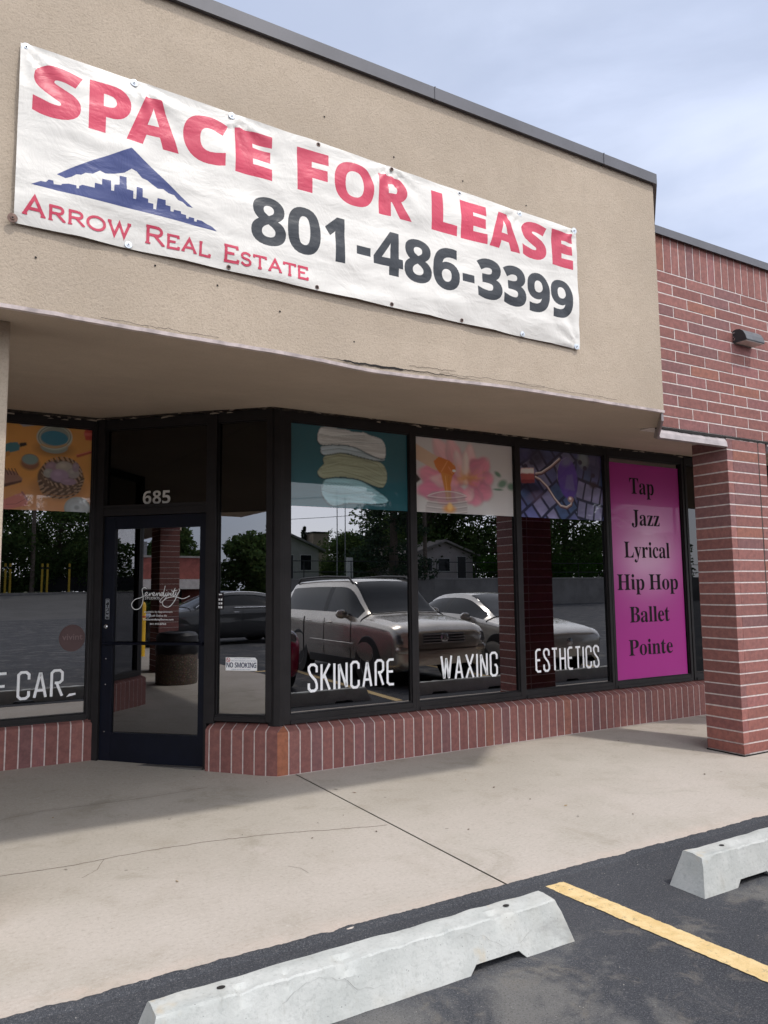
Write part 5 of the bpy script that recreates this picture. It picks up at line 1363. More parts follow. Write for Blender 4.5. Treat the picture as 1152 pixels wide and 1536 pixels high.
for k in range(3):
    for i in range(18):
        t = PI * (i + .5 * k) / 18; x, y = 515 + (188 - 12 * k) * math.cos(t), 690 + 35 * k + (92 - 4 * k) * math.sin(t)
        c.over(c.line([sp(x - 12, y + 5), sp(x + 12, y - 5)], .012, .6), (.26, .18, .13) if (i + k) % 2 else (.06, .04, .03))
for (x, y, rx, ry, col) in ((430, 590, 55, 45, (.23, .16, .20)), (540, 590, 75, 50, (.30, .27, .24)), (620, 640, 55, 45, (.25, .23, .23)), (640, 590, 30, 40, (.22, .17, .21)), (405, 640, 45, 38, (.25, .25, .24)), (500, 660, 80, 55, (.27, .20, .29)), (580, 710, 70, 30, (.24, .17, .24))):
    E(x, y, rx, ry, col, 1, .25); E(x - rx * .2, y - ry * .3, rx * .4, ry * .35, [k * 1.35 for k in col], .7, .9)
E(665, 930, 115, 95, (.26, .29, .30), 1, .08); E(665, 930, 100, 82, (.33, .36, .39)); E(665, 935, 55, 45, (.42, .46, .50), .8, .6); E(660, 925, 22, 18, (.22, .25, .28), .8, .6)
c.over(c.pol([sp(20, 870), sp(195, 798), sp(240, 860), sp(235, 910), sp(20, 960)], 0), (.46, .17, .155)); c.over(c.line([sp(60, 905), sp(140, 900), sp(230, 850)], .006, .8) * .7, (.25, .08, .08)); c.over(c.line([sp(185, 800), sp(238, 870)], .012, .7), (.26, .11, .11))
c.over(c.pol([sp(20, 610), sp(125, 630), sp(185, 690), sp(180, 715), sp(20, 760)], 0), (.24, .13, .105)); c.over(c.pol([sp(20, 735), sp(180, 700), sp(178, 718), sp(20, 765)], 0), (.08, .04, .035))
for i in range(4): c.over(c.line([sp(40 + i * 26, 605), sp(68 + i * 26, 655)], .007, .7), (.07, .035, .03))
c.over(c.pol([sp(20, 400), sp(70, 385), sp(130, 380), sp(155, 410), sp(150, 450), sp(70, 470), sp(20, 490)], 0), (.045, .16, .20)); c.over(c.pol([sp(150, 388), sp(205, 382), sp(213, 405), sp(155, 425)], 0), (.012, .012, .014)); c.over(c.pol([sp(20, 470), sp(70, 455), sp(75, 490), sp(20, 520)], 0), (.40, .18, .05))
c.over(c.pol([sp(145, 225), sp(160, 195), sp(280, 185), sp(375, 200), sp(300, 235), sp(175, 250)], 0), (.26, .245, .255)); c.over(c.ell(*sp(210, 210), .006, .008), (.03, .02, .02))
c.over(c.pol([sp(640, 485), sp(700, 470), sp(840, 430), sp(840, 455), sp(650, 510)], 0), (.30, .06, .035)); c.over(c.line([sp(640, 487), sp(800, 447)], .007, .8), (.52, .17, .10))
c.over(c.pol([sp(705, 300), sp(725, 255), sp(840, 250), sp(840, 370), sp(720, 360)], 1), (.36, .045, .035)); c.over(c.pol([sp(705, 300), sp(840, 300), sp(840, 325), sp(705, 325)], 1) * .6, (.50, .13, .10))
c.link('window_poster', flat(-.063, 1.147, 2.306, 3.128, 1.394), 'orange window poster of bath bowls and a basket, in the recess left of the door', 'poster', (.54, 1.394, 2.306))

# magenta dance sign
c = Canvas(150, 300, (.275, .016, .170), .48)
gl = np.exp(-(((c.U - .50) / .36) ** 2 + ((c.V - .592) / .155) ** 2))
c.over(gl * .72, (.60, .50, .56)); c.over(np.exp(-(((c.U - .5) / .55) ** 2 + ((c.V - .60) / .25) ** 2)) * .30, (.50, .12, .36))
c.im *= (1 + .16 * (fbm(300, 150, 3, 8) - .5))[..., None]
def pk(u, v):
    crumple = math.exp(-v / .022) * (.012 * noise.noise((u * 7, v * 20, 0)) + .006)
    return (6.612 + 1.238 * u, PY - .002 - abs(crumple), .452 + 2.562 * v - .028 * u * (1 - v) + math.exp(-v / .01) * .035 * (max(0, noise.noise((u * 4.2, 0, 3))) - .02) * (u < .9))
_p = MAT['poster']; MAT['poster'] = MAT['sign_film']
sgn = c.link('window_sign', pk, 'tall magenta window sign listing dance classes in dark lettering', 'sign', (7.23, PY - .002, .452))
MAT['poster'] = _p
mb = MB()
pl = lambda x, z: (x, PY - .0045, z)
for wd, x0, x1, zt, zb, so in (('Tap', 6.972, 7.395, 2.846, 2.656, 0), ('Jazz', 6.985, 7.470, 2.464, 2.278, 0), ('Lyrical', 6.838, 7.628, 2.080, 1.893, 0), ('Hip Hop', 6.700, 7.752, 1.697, 1.515, 0), ('Ballet', 6.885, 7.572, 1.318, 1.137, 0), ('Pointe', 6.848, 7.602, .936, .757, 0)):
    mb = MB(); put_text(mb, wd, 's', pl, x0, x1, zb, zt, gap=.035, space=.24); mb.build('lettering', MAT['black_ink'], sgn, fixn=False)
for ch in sgn.children:
    for vv in ch.data.vertices: vv.co -= sgn.location

# ------------------------------------------------------------------ lettering stuck on the glass
def decal(name, label, cat, mb, mat, origin, fixn=False):
    o = mb.build(name, mat, None, origin=origin, fixn=fixn)
    return tag(o, label, cat)
LY = GY - .003
for txt, x0, x1, lab in (('SKINCARE', 2.790, 3.690, 'white narrow window lettering reading SKINCARE, on the first front pane'), ('WAXING', 4.212, 4.924, 'white narrow window lettering reading WAXING, on the second front pane'), ('ESTHETICS', 5.430, 6.372, 'white narrow window lettering reading ESTHETICS, on the third front pane')):
    mb = MB(); sign_text(mb, txt, lambda x, z, e=0: (x, LY - e, z), x0, x1, .656, .907)
    decal('window_lettering', lab, 'lettering', mb, MAT['white_vinyl'], ((x0 + x1) / 2, LY, .656))
mb = MB(); sign_text(mb, 'SELFCAR', lambda x, z, e=0: (x if x > .54 else x - .05, 1.397 - e, z), .068, .949, .617, .868, gap=.55)
mb.poly([(.974, 1.3965, .614), (1.000, 1.3965, .642), (1.053, 1.3965, .646), (1.053, 1.3965, .628)])
decal('window_lettering', 'white narrow window lettering ending in CAR with its last letter peeled, left of the door', 'lettering', mb, MAT['white_vinyl'], (.5, 1.397, .617))

def on_wing(d): return lambda s, z, e=0: wing_pt(-s, d + e, z)      # s runs to the viewer's left, so mirror it
mb = MB(); put_text(mb, '685', 'b', on_wing(.003), -1.338, -1.056, 2.366, 2.486, gap=.075)
tag(mb.build('house_number', plain('number_vinyl', (.62, .61, .585), .5), None, origin=wing_pt(1.2, .003, 2.366), fixn=False), 'pale grey house number 685 on the dark glass above the door', 'number')
# NO SMOKING sticker on the sidelight
ns = thing('no_smoking_sticker', 'small white NO SMOKING sticker on the narrow pane beside the door', 'sticker', (0, 0, 0))
pw = on_wing(.003)
mb = MB(); mb.poly([pw(-.486, .862), pw(-.189, .862), pw(-.189, .955), pw(-.208, .976), pw(-.486, .976)]); mb.build('sticker_sheet', MAT['white_vinyl'], ns, fixn=False)
pw2 = on_wing(.0042)
mb = MB(); put_text(mb, 'NO SMOKING', 'b', pw2, -.479, -.196, .888, .932, gap=.05, space=.26); mb.build('lettering', MAT['ink_navy'], ns, fixn=False)
MAT['print_blue'] = plain('print_blue', (.04, .10, .22), .5)
for tx, q in (('IN ACCORDANCE WITH', (-.40, -.25, .962, .969)), ('THE UTAH INDOOR CLEAN AIR ACT', (-.435, -.20, .943, .951)), ('INSIDE OR WITHIN 25 FEET', (-.43, -.25, .868, .876))):
    mb = MB(); small_text(mb, tx, pw2, *q); mb.build('small_print', MAT['print_blue'], ns, fixn=False)
mb = MB()
vs, fs = ribbon([(-.462 + .017 * math.cos(2 * PI * i / 24), .954 + .017 * math.sin(2 * PI * i / 24)) for i in range(24)], .005, True); mb.add([pw2(v.x, v.y) for v in vs], fs)
vs, fs = ribbon([(-.474, .966), (-.450, .942)], .0045); mb.add([wing_pt(-v.x, .0046, v.y) for v in vs], fs)
mb.build('ban_symbol', MAT['ink_red'], ns, fixn=False)
mb = MB(); vs, fs = ribbon([(-.472, .953), (-.452, .953)], .005); mb.add([wing_pt(-v.x, .0038, v.y) for v in vs], fs); mb.build('cigarette', MAT['black_ink'], ns, fixn=False)
# flowing studio name on the door glass
dd = .002
def ser(x, y): # crop pixels -> s, z on the door
    return (-1.433 + (x - 242) / (557 - 242) * (1.433 - .846), 1.4435 + (600 - y) * .00158 + (x - 242) * .0000)
mb = MB()
SCR = [[(324, 510), (312, 503), (300, 513), (302, 535), (306, 562), (301, 598), (286, 624), (262, 629), (246, 614), (245, 592), (262, 572), (290, 562), (314, 551), (326, 541), (327, 531), (318, 535), (317, 549), (328, 552), (340, 540), (341, 535)],
       [(341, 536), (342, 552), (346, 541), (356, 536), (358, 548), (367, 540), (365, 532), (358, 539), (362, 552), (374, 547), (381, 535)],
       [(381, 535), (382, 552), (386, 540), (394, 535), (396, 550), (404, 546), (414, 536), (406, 534), (400, 546), (408, 552), (416, 538), (425, 495)],
       [(418, 535), (416, 552), (424, 548), (430, 536), (427, 552), (436, 546), (441, 534), (430, 562), (408, 588), (397, 582), (412, 562), (440, 545), (449, 537), (444, 551), (437, 551)],
       [(452, 547), (458, 536), (456, 552), (464, 546), (478, 511), (468, 552), (477, 549), (484, 532), (482, 548), (492, 546), (503, 520), (498, 514)],
       [(462, 527), (490, 521)],
       [(496, 532), (480, 575), (455, 610), (434, 617), (414, 604), (415, 582), (440, 564), (480, 558), (522, 569), (557, 554)],
       [(433, 522), (435, 520)], [(460, 522), (462, 520)]]
for i, st in enumerate(SCR):
    pts = spline([ser(*q) for q in st], 5)
    vs, fs = ribbon([(v.x, v.y) for v in pts], .0062)
    mb.add([wing_pt(-v.x, dd + .0002 * i, v.y) for v in vs], fs)
tb = lambda s, z: wing_pt(-s, dd, z)
small_text(mb, 'STUDIOS', tb, -1.296, -1.145, 1.487, 1.510)
small_text(mb, 'Available By Appointment', tb, -1.300, -1.014, 1.362, 1.384)
small_text(mb, 'Book Online At', tb, -1.243, -1.071, 1.331, 1.351)
small_text(mb, 'TheSerendipityStores.com', tb, -1.312, -1.004, 1.293, 1.315, off=.012)
small_text(mb, '801.910.8760', tb, -1.240, -1.077, 1.257, 1.275, off=.012)
decal('door_lettering', 'fine white handwritten studio name and contact lines on the door glass', 'lettering', mb, MAT['white_vinyl'], wing_pt(1.2, dd, 1.25))
# small payment card; round sticker outside the glass, dulled in colour as if behind tint
st = thing('round_sticker', 'faint round dull red sticker on the pane left of the door', 'sticker', (0, 0, 0))
mb = MB(); mb.poly([(1.010 + .112 * math.cos(2 * PI * i / 40), 1.3970, 1.142 + .122 * math.sin(2 * PI * i / 40)) for i in range(40)]); mb.build('sticker_disc', plain('tint_dulled_red', (.085, .045, .045), .6), st, fixn=False)
mb = MB(); small_text(mb, 'vivint', lambda x, z: (x, 1.3955, z), .925, 1.10, 1.125, 1.178, off=.01); mb.build('lettering', plain('tint_dulled_pale', (.17, .11, .11), .6), st, fixn=False)
cd = thing('card_sticker', 'small dark sticker of tiny white squares on the pane beside the door', 'sticker', (0, 0, 0))
mb = MB(); mb.poly([wing_pt(s, .0025, z) for s, z in ((.573, 1.395), (.515, 1.395), (.515, 1.545), (.573, 1.545))]); mb.build('sticker_sheet', MAT['black_ink'], cd, fixn=False)
mb = MB()
for i in range(2):
    for j in range(3):
        s0 = .566 - i * .024; z0 = 1.405 + j * .034
        mb = MB(); mb.poly([wing_pt(s0, .0034, z0), wing_pt(s0 - .017, .0034, z0), wing_pt(s0 - .017, .0034, z0 + .018), wing_pt(s0, .0034, z0 + .018)]); mb.build('card_square', MAT['white_vinyl'], cd, fixn=False)
mb = MB(); mb.poly([wing_pt(.558, .0034, 1.522), wing_pt(.528, .0034, 1.522), wing_pt(.528, .0034, 1.532), wing_pt(.558, .0034, 1.532)])
mb.build('card_heading', MAT['white_vinyl'], cd, fixn=False)

# ------------------------------------------------------------------ wheel stops
MAT['hairline'] = plain('hairline_dark', (.20, .20, .19), .95)
def wheel_stop(loc, rotz, label, seed):
    root = thing('wheel_stop', label, 'wheel stop', loc, rotz, 'wheel stops along the pavement')
    L, B, T, H = 1.90, .215, .118, .178
    nx = 96
    ring = []   # outline in (y, z), counter-clockwise from the front foot
    def prof(x):
        e = min(x, L - x)
        k = min(1, e / .055); top = H - (1 - k) * .0
        zl = 0.0
        for a in (.27, L - .58):
            if a <= x <= a + .30: zl = max(zl, min(.033, min(x - a, a + .30 - x) / .035 * .033))
        b2, t2 = B / 2, T / 2
        yf = lambda z: -(b2 - (b2 - t2) * (z / H) ** 1.0)
        zs_ = [zl, zl + .004, zl + .03, max(zl + .05, .085), .125, H - .022, H - .007]
        front = [(yf(z), z) for z in zs_] + [(-t2 + .004, H - .001), (-t2 + .016, H)]
        mid_ = [(-.025, H + .0005), (.0, H + .001), (.025, H + .0005)]
        back = [(-y, z) for y, z in front[::-1]]
        return front + mid_ + back + [(b2 * .4, zl + .0005), (-b2 * .4, zl + .0005)]
    m = len(prof(.5)); mb = MB()
    pts = []
    xst = sorted(set([L * i / nx for i in range(nx + 1)] + [q for a in (.27, L - .58) for q in (a - .001, a, a + .0345, a + .036, a + .264, a + .2655, a + .30, a + .301)]))
    nx = len(xst) - 1
    for x in xst:
        slope = .060
        for (y, z) in prof(x):
            xx = x
            f = max(0, z) / H
            if x < L * .5: xx = x + max(0, (slope * f) * (1 - x / .35)) if x < .35 else x
            else: xx = x - max(0, (slope * f) * (1 - (L - x) / .35)) if L - x < .35 else x
            v = Vector((xx, y, z)); q = v * 9
            am = .0055 if z > H - .03 else (.0032 if z > .06 else .0012)
            v += Vector((0, am * noise.noise((q.x, q.y * 3, q.z * 3 + seed * 7)), am * noise.noise((q.x + 9, q.y * 3, q.z * 3 + seed))))
            # spalled arris
            if z > H - .03 and y < 0:
                s_ = noise.noise((x * 7, seed * 3.1, 1)) + .5 * noise.noise((x * 29, seed * 3.1, 5)); v.z -= max(0, s_ - .16) * .042; v.y += max(0, s_ - .16) * .032
            pts.append(v)
    fs = []
    for i in range(nx):
        for k in range(m):
            k2 = (k + 1) % m
            fs.append((i * m + k, i * m + k2, (i + 1) * m + k2, (i + 1) * m + k))
    fs.append(tuple(range(m))[::-1]); fs.append(tuple(range(nx * m, nx * m + m)))
    mb.add([(p.x - L / 2, p.y, p.z) for p in pts], fs)
    b = mb.build('concrete_block', MAT['stop'], root, smooth=True, sharp=24)
    for x in (-L / 2 + .30, L / 2 - .30):
        mb = MB()
        n = 12
        mb.poly([(x + (.016 + .004 * noise.noise((i, seed, 0))) * math.cos(2 * PI * i / n), (.012 + .003 * noise.noise((i, seed, 5))) * math.sin(2 * PI * i / n), H + .0035) for i in range(n)])
        mb.build('anchor_hole', MAT['dark'], root, fixn=False)
    for k in range(2):      # hairline cracks on the sloping face
        P = []
        x0 = -.55 + k * .75 + seed * .1
        for i in range(26):
            t = i / 25; P.append((x0 + .42 * t, .60 + .25 * math.sin(t * 5 + k) + .12 * noise.noise((t * 9, k, seed))))
        vs, fs = ribbon(P, .0014 if k else .0018)
        # map second coordinate to height on the front slope
        pp = []
        for v in vs:
            z = H * min(.9, max(.15, v.y)); y = -(B / 2) + (z / H) * (B / 2 - T / 2)
            pp.append((v.x, y - .0042, z + .001))
        mb = MB(); mb.add(pp, fs); mb.build('hairline_crack', MAT['hairline'], root, fixn=False)
    return root
wheel_stop((1.550, -3.315, -.017), math.radians(.3), 'grey concrete wheel stop nearest the camera, left of the yellow line', 1)
wheel_stop((4.335, -3.318, -.017), math.radians(.2), 'grey concrete wheel stop right of the yellow line, cut by the photo edge', 2)
for x, lab in ((-1.12, 'concrete wheel stop in the next bay to the left, seen only as a reflection'), (7.0, 'concrete wheel stop in front of the silver off-roader'), (9.7, 'concrete wheel stop in front of the pale saloon')):
    wheel_stop((x, -3.31, -.017), 0, lab, 3)

# small litter: dead leaves and grit on the pavement and asphalt
mb = MB()
lc = [(.05, .04, .03), (.22, .10, .05), (.10, .07, .05), (.30, .22, .12)]
for i in range(46):
    x = rnd.uniform(.2, 7.5); y = rnd.uniform(-2.6, -.1); s = rnd.uniform(.006, .016); a = rnd.uniform(0, PI)
    if i < 5: x, y = [(2.70, -.62), (2.78, -.78), (3.9, -1.9), (5.5, -1.85), (6.35, -1.9)][i]; s = .02
    d = Vector((math.cos(a), math.sin(a), 0)); e = Vector((-d.y, d.x, 0)) * .45
    c_ = Vector((x, y, .003)); cc = rnd.choice(lc)
    mb.add([c_ - d * s, c_ + e * s + Vector((0, 0, .003)), c_ + d * s + Vector((0, 0, .002)), c_ - e * s], [(0, 1, 2, 3)], 0, cc)
for i in range(700):
    x = rnd.uniform(-.2, 6.5); y = -2.86 - abs(rnd.gauss(0, .55)); s = rnd.uniform(.0012, .0028) * (2.6 if rnd.random() < .02 else 1)
    if y < -4.6: continue
    z = -.016 if y < -3.1 else -.014
    g = rnd.uniform(.08, .30); cc = (g, g * .96, g * .9)
    t = rnd.uniform(.6, 1.3)
    mb.add([(x - s, y - s * t, z), (x + s, y - s, z), (x + s * t, y + s, z), (x - s, y + s * .8, z), (x, y, z + s * 1.3)], [(0, 1, 4), (1, 2, 4), (2, 3, 4), (3, 0, 4)], 0, cc)
def _grit():
    t = NT('grit'); return t.done(t.attr(), .9)
mb.build('debris', _grit(), kind='stuff', fixn=False)
# ------------------------------------------------------------------ cars (seen in the window reflections)
def paint(name, col, metal=.5, rough=.3):
    t = NT(name)
    f = t.noise(3, 3, .5)
    c = t.mix(t.ramp(f, .3, .7), [k * .95 for k in col], [min(1, k * 1.05) for k in col])
    return t.done(c, rough, None, metal, .5, 1.0, .04)
MAT['tyre'] = plain('tyre_rubber', (.018, .018, .019), .85)
MAT['carglass'] = plain('dark_car_glass', (.010, .012, .014), .05, 0, .1, 4, spec=.28)
MAT['trim'] = plain('black_trim', (.015, .015, .016), .5)
MAT['rim'] = plain('alloy_rim', (.50, .51, .53), .3, .8, .05, 8)
MAT['lamp'] = plain('headlight_lens', (.22, .225, .23), .06, .3, .3, 25, spec=.9)
def catmull(vals, n):
    out = []
    for i in range(len(vals) - 1):
        p0, p1, p2, p3 = vals[max(i - 1, 0)], vals[i], vals[i + 1], vals[min(i + 2, len(vals) - 1)]
        for k in range(n):
            t = k / n; out.append(.5 * (2 * p1 + (p2 - p0) * t + (2 * p0 - 5 * p1 + 4 * p2 - p3) * t * t + (3 * p1 - p0 - 3 * p2 + p3) * t ** 3))
    return out + [vals[-1]]
def car(name, label, cat, loc, rotz, body, S, wheels, wr, side_cuts, ws, rw, front, rails=False, trimline=False, group=None):
    """S: stations (x from the nose back, bottom z, belly half width, shoulder z, shoulder half width, roof z, roof half width)
    ws / rw: windscreen and rear window x ranges, side_cuts: side window x ranges"""
    root = thing(name, label, cat, loc, rotz, group)
    S = [Vector(s) for s in S]
    A_ = catmull(S, 5)
    rows = []
    for s in A_:
        x, zb, wb, zs, wsx, zr, wrx = s
        zr = max(zr, zs + .012)
        ctrl = [Vector((wb * .86, zb)), Vector((wb * .97, zb + .07)), Vector((wb * 1.0, zb + (zs - zb) * .35)), Vector((wsx * 1.005, zb + (zs - zb) * .72)), Vector((wsx * .985, zs)),
                Vector((wsx * .985 + (wrx - wsx * .985) * .5, zs + (zr - zs) * .55)), Vector((wrx, zr - (zr - zs) * .10)), Vector((wrx * .82, zr)), Vector((0, zr + .018))]
        pts = catmull(ctrl, 3)
        rows.append((x, pts))
    m = len(rows[0][1])
    SH, RE = 4 * 3, 6 * 3
    parts = {'body': MB(), 'windscreen': MB(), 'rear_window': MB(), 'window_pillar': MB()}
    for i in range(len(side_cuts)): parts['s%d+' % i] = MB(); parts['s%d-' % i] = MB()
    for (xa, pa), (xb, pb) in zip(rows[:-1], rows[1:]):
        xm = (xa + xb) / 2
        for k in range(m - 1):
            key = 'body'
            if k >= RE + 1 and ws[0] < xm < ws[1]: key = 'windscreen'
            if k >= RE + 1 and rw[0] < xm < rw[1]: key = 'rear_window'
            for sgn in (1, -1):
                kk = key
                if SH + 1 <= k < RE - 1:
                    if side_cuts[0][0] < xm < side_cuts[-1][1]: kk = 'window_pillar'
                    for i, (c0, c1) in enumerate(side_cuts):
                        if c0 < xm < c1: kk = 's%d%s' % (i, '+' if sgn > 0 else '-')
                q = [(sgn * pa[k].x, -xa, pa[k].y), (sgn * pb[k].x, -xb, pb[k].y), (sgn * pb[k + 1].x, -xb, pb[k + 1].y), (sgn * pa[k + 1].x, -xa, pa[k + 1].y)]
                parts[kk].poly(q)
    for (x, p), d in ((rows[0], 1), (rows[-1], -1)):
        parts['body'].poly([(a.x, -x, a.y) for a in p] + [(-a.x, -x, a.y) for a in p[::-1]])
    def weld(o):
        bm = bmesh.new(); bm.from_mesh(o.data); bmesh.ops.remove_doubles(bm, verts=bm.verts, dist=.002); bmesh.ops.recalc_face_normals(bm, faces=bm.faces); bm.to_mesh(o.data); bm.free()
        o.data.polygons.foreach_set('use_smooth', [True] * len(o.data.polygons))
        try: o.data.set_sharp_from_angle(angle=math.radians(50))
        except Exception: pass
    bo = parts['body'].build('body', body, root); weld(bo)
    for k, mbx in parts.items():
        if k == 'body' or not mbx.f: continue
        nm = k if not k.startswith('s') else 'side_window'
        o = mbx.build(nm, MAT['trim' if nm == 'window_pillar' else 'carglass'], root); weld(o)
    half = max(s[4] for s in S)
    def section(x):
        i = min(range(len(rows)), key=lambda i: abs(rows[i][0] - x)); j = min(len(rows) - 1, i + 1) if rows[i][0] <= x else i - 1
        (xa, pa), (xb, pb) = rows[i], rows[j]; t = 0 if xa == xb else (x - xa) / (xb - xa)
        return [p + (q - p) * t for p, q in zip(pa, pb)]
    seams = [(side_cuts[0][0] + side_cuts[0][1]) / 2 - .42] + [(side_cuts[i][1] + side_cuts[i + 1][0]) / 2 for i in range(len(side_cuts) - 1)] + [side_cuts[min(1, len(side_cuts) - 1)][1] + .02]
    for x in sorted(set(seams)):
        for sgn in (1, -1):
            mb = MB(); mb.tube([(sgn * (p.x + .001), -x, p.y) for p in section(x)[2:SH + 1]], .007, 5); mb.build('door_seam', MAT['trim'], root)
    mb = MB(); mb.tube([(sg * p.x, -ws[0] + .02, p.y + .004) for sg, pts in ((-1, section(ws[0])[SH:]), (1, section(ws[0])[SH:][::-1])) for p in pts], .009, 5); mb.build('bonnet_seam', MAT['trim'], root)
    for wx in wheels:
        for sgn in (1, -1):
            mb = MB(); c = (sgn * (half - .115), -wx, wr)
            mb.lathe([(wr * .62, sgn * -.10), (wr * .94, sgn * -.10), (wr, sgn * -.05), (wr, sgn * .07), (wr * .94, sgn * .115), (wr * .66, sgn * .12), (wr * .62, sgn * .09)], c, 32, 'x')
            wh = mb.build('wheel', MAT['tyre'], root, smooth=True)
            mb = MB(); mb.lathe([(wr * .66, sgn * .105), (wr * .64, sgn * .122), (wr * .56, sgn * .10), (wr * .54, sgn * .0)], c, 32, 'x')
            for i in range(8):
                a = 2 * PI * i / 8; u = Vector((0, math.cos(a), math.sin(a))); t = Vector((0, -math.sin(a), math.cos(a)))
                o = Vector(c) + Vector((sgn * .10, 0, 0))
                mb.prism([o + u * wr * .08 - t * wr * .07, o + u * wr * .60 - t * wr * .05, o + u * wr * .60 + t * wr * .05, o + u * wr * .08 + t * wr * .07], (sgn * -.03, 0, 0))
            mb.lathe([(wr * .15, sgn * .075), (wr * .14, sgn * .115), (0, sgn * .118)], c, 16, 'x')
            mb.build('rim', MAT['rim'], wh)
            mb = MB(); cc = (sgn * (half - .155), -wx, wr + .02)
            mb.lathe([(wr * 1.17, 0), (wr * 1.17, sgn * .162), (wr * 1.13, sgn * .166), (0, sgn * .150)], cc, 32, 'x')
            mb.build('wheel_arch', MAT['trim'], root)
    return root, half
def mirror_cap(root, half, x, z, mat):
    for s in (1, -1):
        mb = MB(); mb.lathe([(0, -.085), (.055, -.075), (.085, -.02), (.085, .03), (.06, .055), (0, .06)], (0, 0, 0), 16, 'y')
        mb.v = [(s * (half + .07) + a * 1.25, -x + b * .8, z + c_ * .95) for a, b, c_ in mb.v]
        mb.box(min(s * (half - .06), s * (half + .02)), max(s * (half - .06), s * (half + .02)), -x - .04, -x + .03, z - .07, z - .03)
        mb.build('door_mirror', mat, root, smooth=True)
def handles(root, half, spots, z, mat):
    for x in spots:
        for s in (1, -1):
            mb = MB(); mb.tube([(s * (half - .005), -x + .10, z), (s * (half + .028), -x + .06, z + .004), (s * (half + .028), -x - .06, z + .004), (s * (half - .005), -x - .10, z)], .013, 8)
            mb.build('door_handle', mat, root)
def front_box(root, name, mat, x, y0, y1, z0, z1, out=.02, depth=.10, bevel=.01, rake=0.0):
    mb = MB(); mb.prism([(x, y1 + out, z0), (x, y1 + out - rake, z1), (x, y1 - depth, z1), (x, y1 - depth, z0)], (y0, 0, 0)); return mb.build(name, mat, root, bevel=bevel)

silver = paint('champagne_silver_paint', (.56, .51, .44), .7, .24)
suv, hw = car('silver_off_roader', 'silver off-roader with roof rails parked nose-in, mirrored in the front panes', 'car', (6.95, -3.78, -.018), 0, silver,
    [(0, .36, .62, .72, .64, .80, .52), (.05, .30, .80, .80, .82, .90, .66), (.22, .26, .88, .93, .88, 1.00, .70), (.75, .25, .905, .99, .895, 1.08, .70), (1.15, .25, .91, 1.02, .90, 1.14, .70), (1.45, .25, .91, 1.03, .90, 1.33, .66), (1.95, .25, .91, 1.04, .90, 1.70, .62), (2.7, .25, .91, 1.05, .90, 1.75, .63), (3.9, .25, .91, 1.06, .90, 1.74, .63), (4.55, .28, .90, 1.06, .885, 1.68, .62), (4.80, .32, .88, 1.06, .86, 1.36, .64), (4.95, .38, .80, 1.0, .78, 1.08, .62)],
    (.92, 3.72), .36, [(1.34, 2.52), (2.62, 3.44), (3.53, 4.46)], (1.20, 1.90), (4.58, 4.82), None)
mirror_cap(suv, hw, 1.72, 1.14, silver); handles(suv, hw, (2.36, 3.24), .98, silver)
front_box(suv, 'grille', MAT['trim'], -.40, .80, -.05, .70, .86, .075, .2, .01, .03)
for i in range(4):
    front_box(suv, 'grille_bar', MAT['chrome'], -.40, .80, -.05, .705 + i * .042, .720 + i * .042, .092 - i * .007, .03, .002)
mb = MB(); mb.lathe([(.075, 0), (.075, .03), (.05, .035), (.048, .01), (0, .01)], (0, .0, .785), 24, 'y'); mb.build('emblem', MAT['chrome'], suv)
mb = MB()
mb.v = []; mb.lathe([(.05, 0), (.05, .03)], (0, .01, .785), 24, 'y'); mb.v = [(a * .55, b, c_) for a, b, c_ in mb.v]; mb.build('emblem', MAT['chrome'], suv)
for s in (1, -1):
    x0 = .43 if s > 0 else -.85
    front_box(suv, 'headlight', MAT['lamp'], x0, .42, -.14, .70, .865, .13, .30, .03, .05)
    mb = MB(); mb.lathe([(.045, 0), (.05, .05), (0, .06)], (s * .62, -.06, .50), 16, 'y'); mb.build('fog_light', MAT['lamp'], suv)
front_box(suv, 'lower_intake', MAT['trim'], -.45, .90, -.04, .40, .52, .035, .2, .02)
front_box(suv, 'bumper', silver, -.86, 1.72, -.10, .545, .665, .10, .3, .05)
for s in (1, -1):
    mb = MB(); mb.tube([(s * .60, -1.98, 1.68), (s * .615, -2.12, 1.785), (s * .62, -3.0, 1.815), (s * .62, -4.2, 1.79), (s * .60, -4.4, 1.70)], .020, 8); mb.build('roof_rail', MAT['trim'], suv)
    mb = MB(); mb.box(min(s * hw, s * (hw + .018)), max(s * hw, s * (hw + .018)), -3.15, -1.38, .56, .66); mb.build('door_moulding', silver, suv, bevel=.008)
    mb = MB(); mb.box(min(s * (hw - .04), s * (hw + .006)), max(s * (hw - .04), s * (hw + .006)), -3.2, -1.34, .25, .40); mb.build('side_sill', MAT['trim'], suv, bevel=.01)

pale = paint('pale_gold_paint', (.60, .57, .52), .55, .26)
sed, hw2 = car('pale_saloon', 'pale silver saloon parked beyond the silver off-roader, mirrored in the front panes', 'car', (9.62, -3.72, -.018), 0, pale,
    [(0, .34, .60, .60, .62, .68, .50), (.05, .24, .78, .68, .80, .76, .64), (.25, .20, .87, .78, .86, .84, .68), (.8, .19, .895, .86, .88, .94, .68), (1.25, .19, .90, .92, .89, 1.02, .66), (1.6, .19, .90, .95, .89, 1.18, .60), (2.2, .19, .90, .97, .89, 1.43, .52), (2.9, .19, .90, .985, .89, 1.455, .52), (3.4, .19, .90, .99, .885, 1.39, .52), (3.9, .20, .89, 1.0, .87, 1.16, .58), (4.4, .24, .87, 1.0, .84, 1.06, .62), (4.72, .34, .78, .92, .74, .97, .58)],
    (.92, 3.72), .33, [(1.40, 2.62), (2.72, 3.56)], (1.28, 2.14), (3.42, 3.98), None)
mirror_cap(sed, hw2, 1.80, 1.02, pale); handles(sed, hw2, (2.48, 3.36), .86, pale)
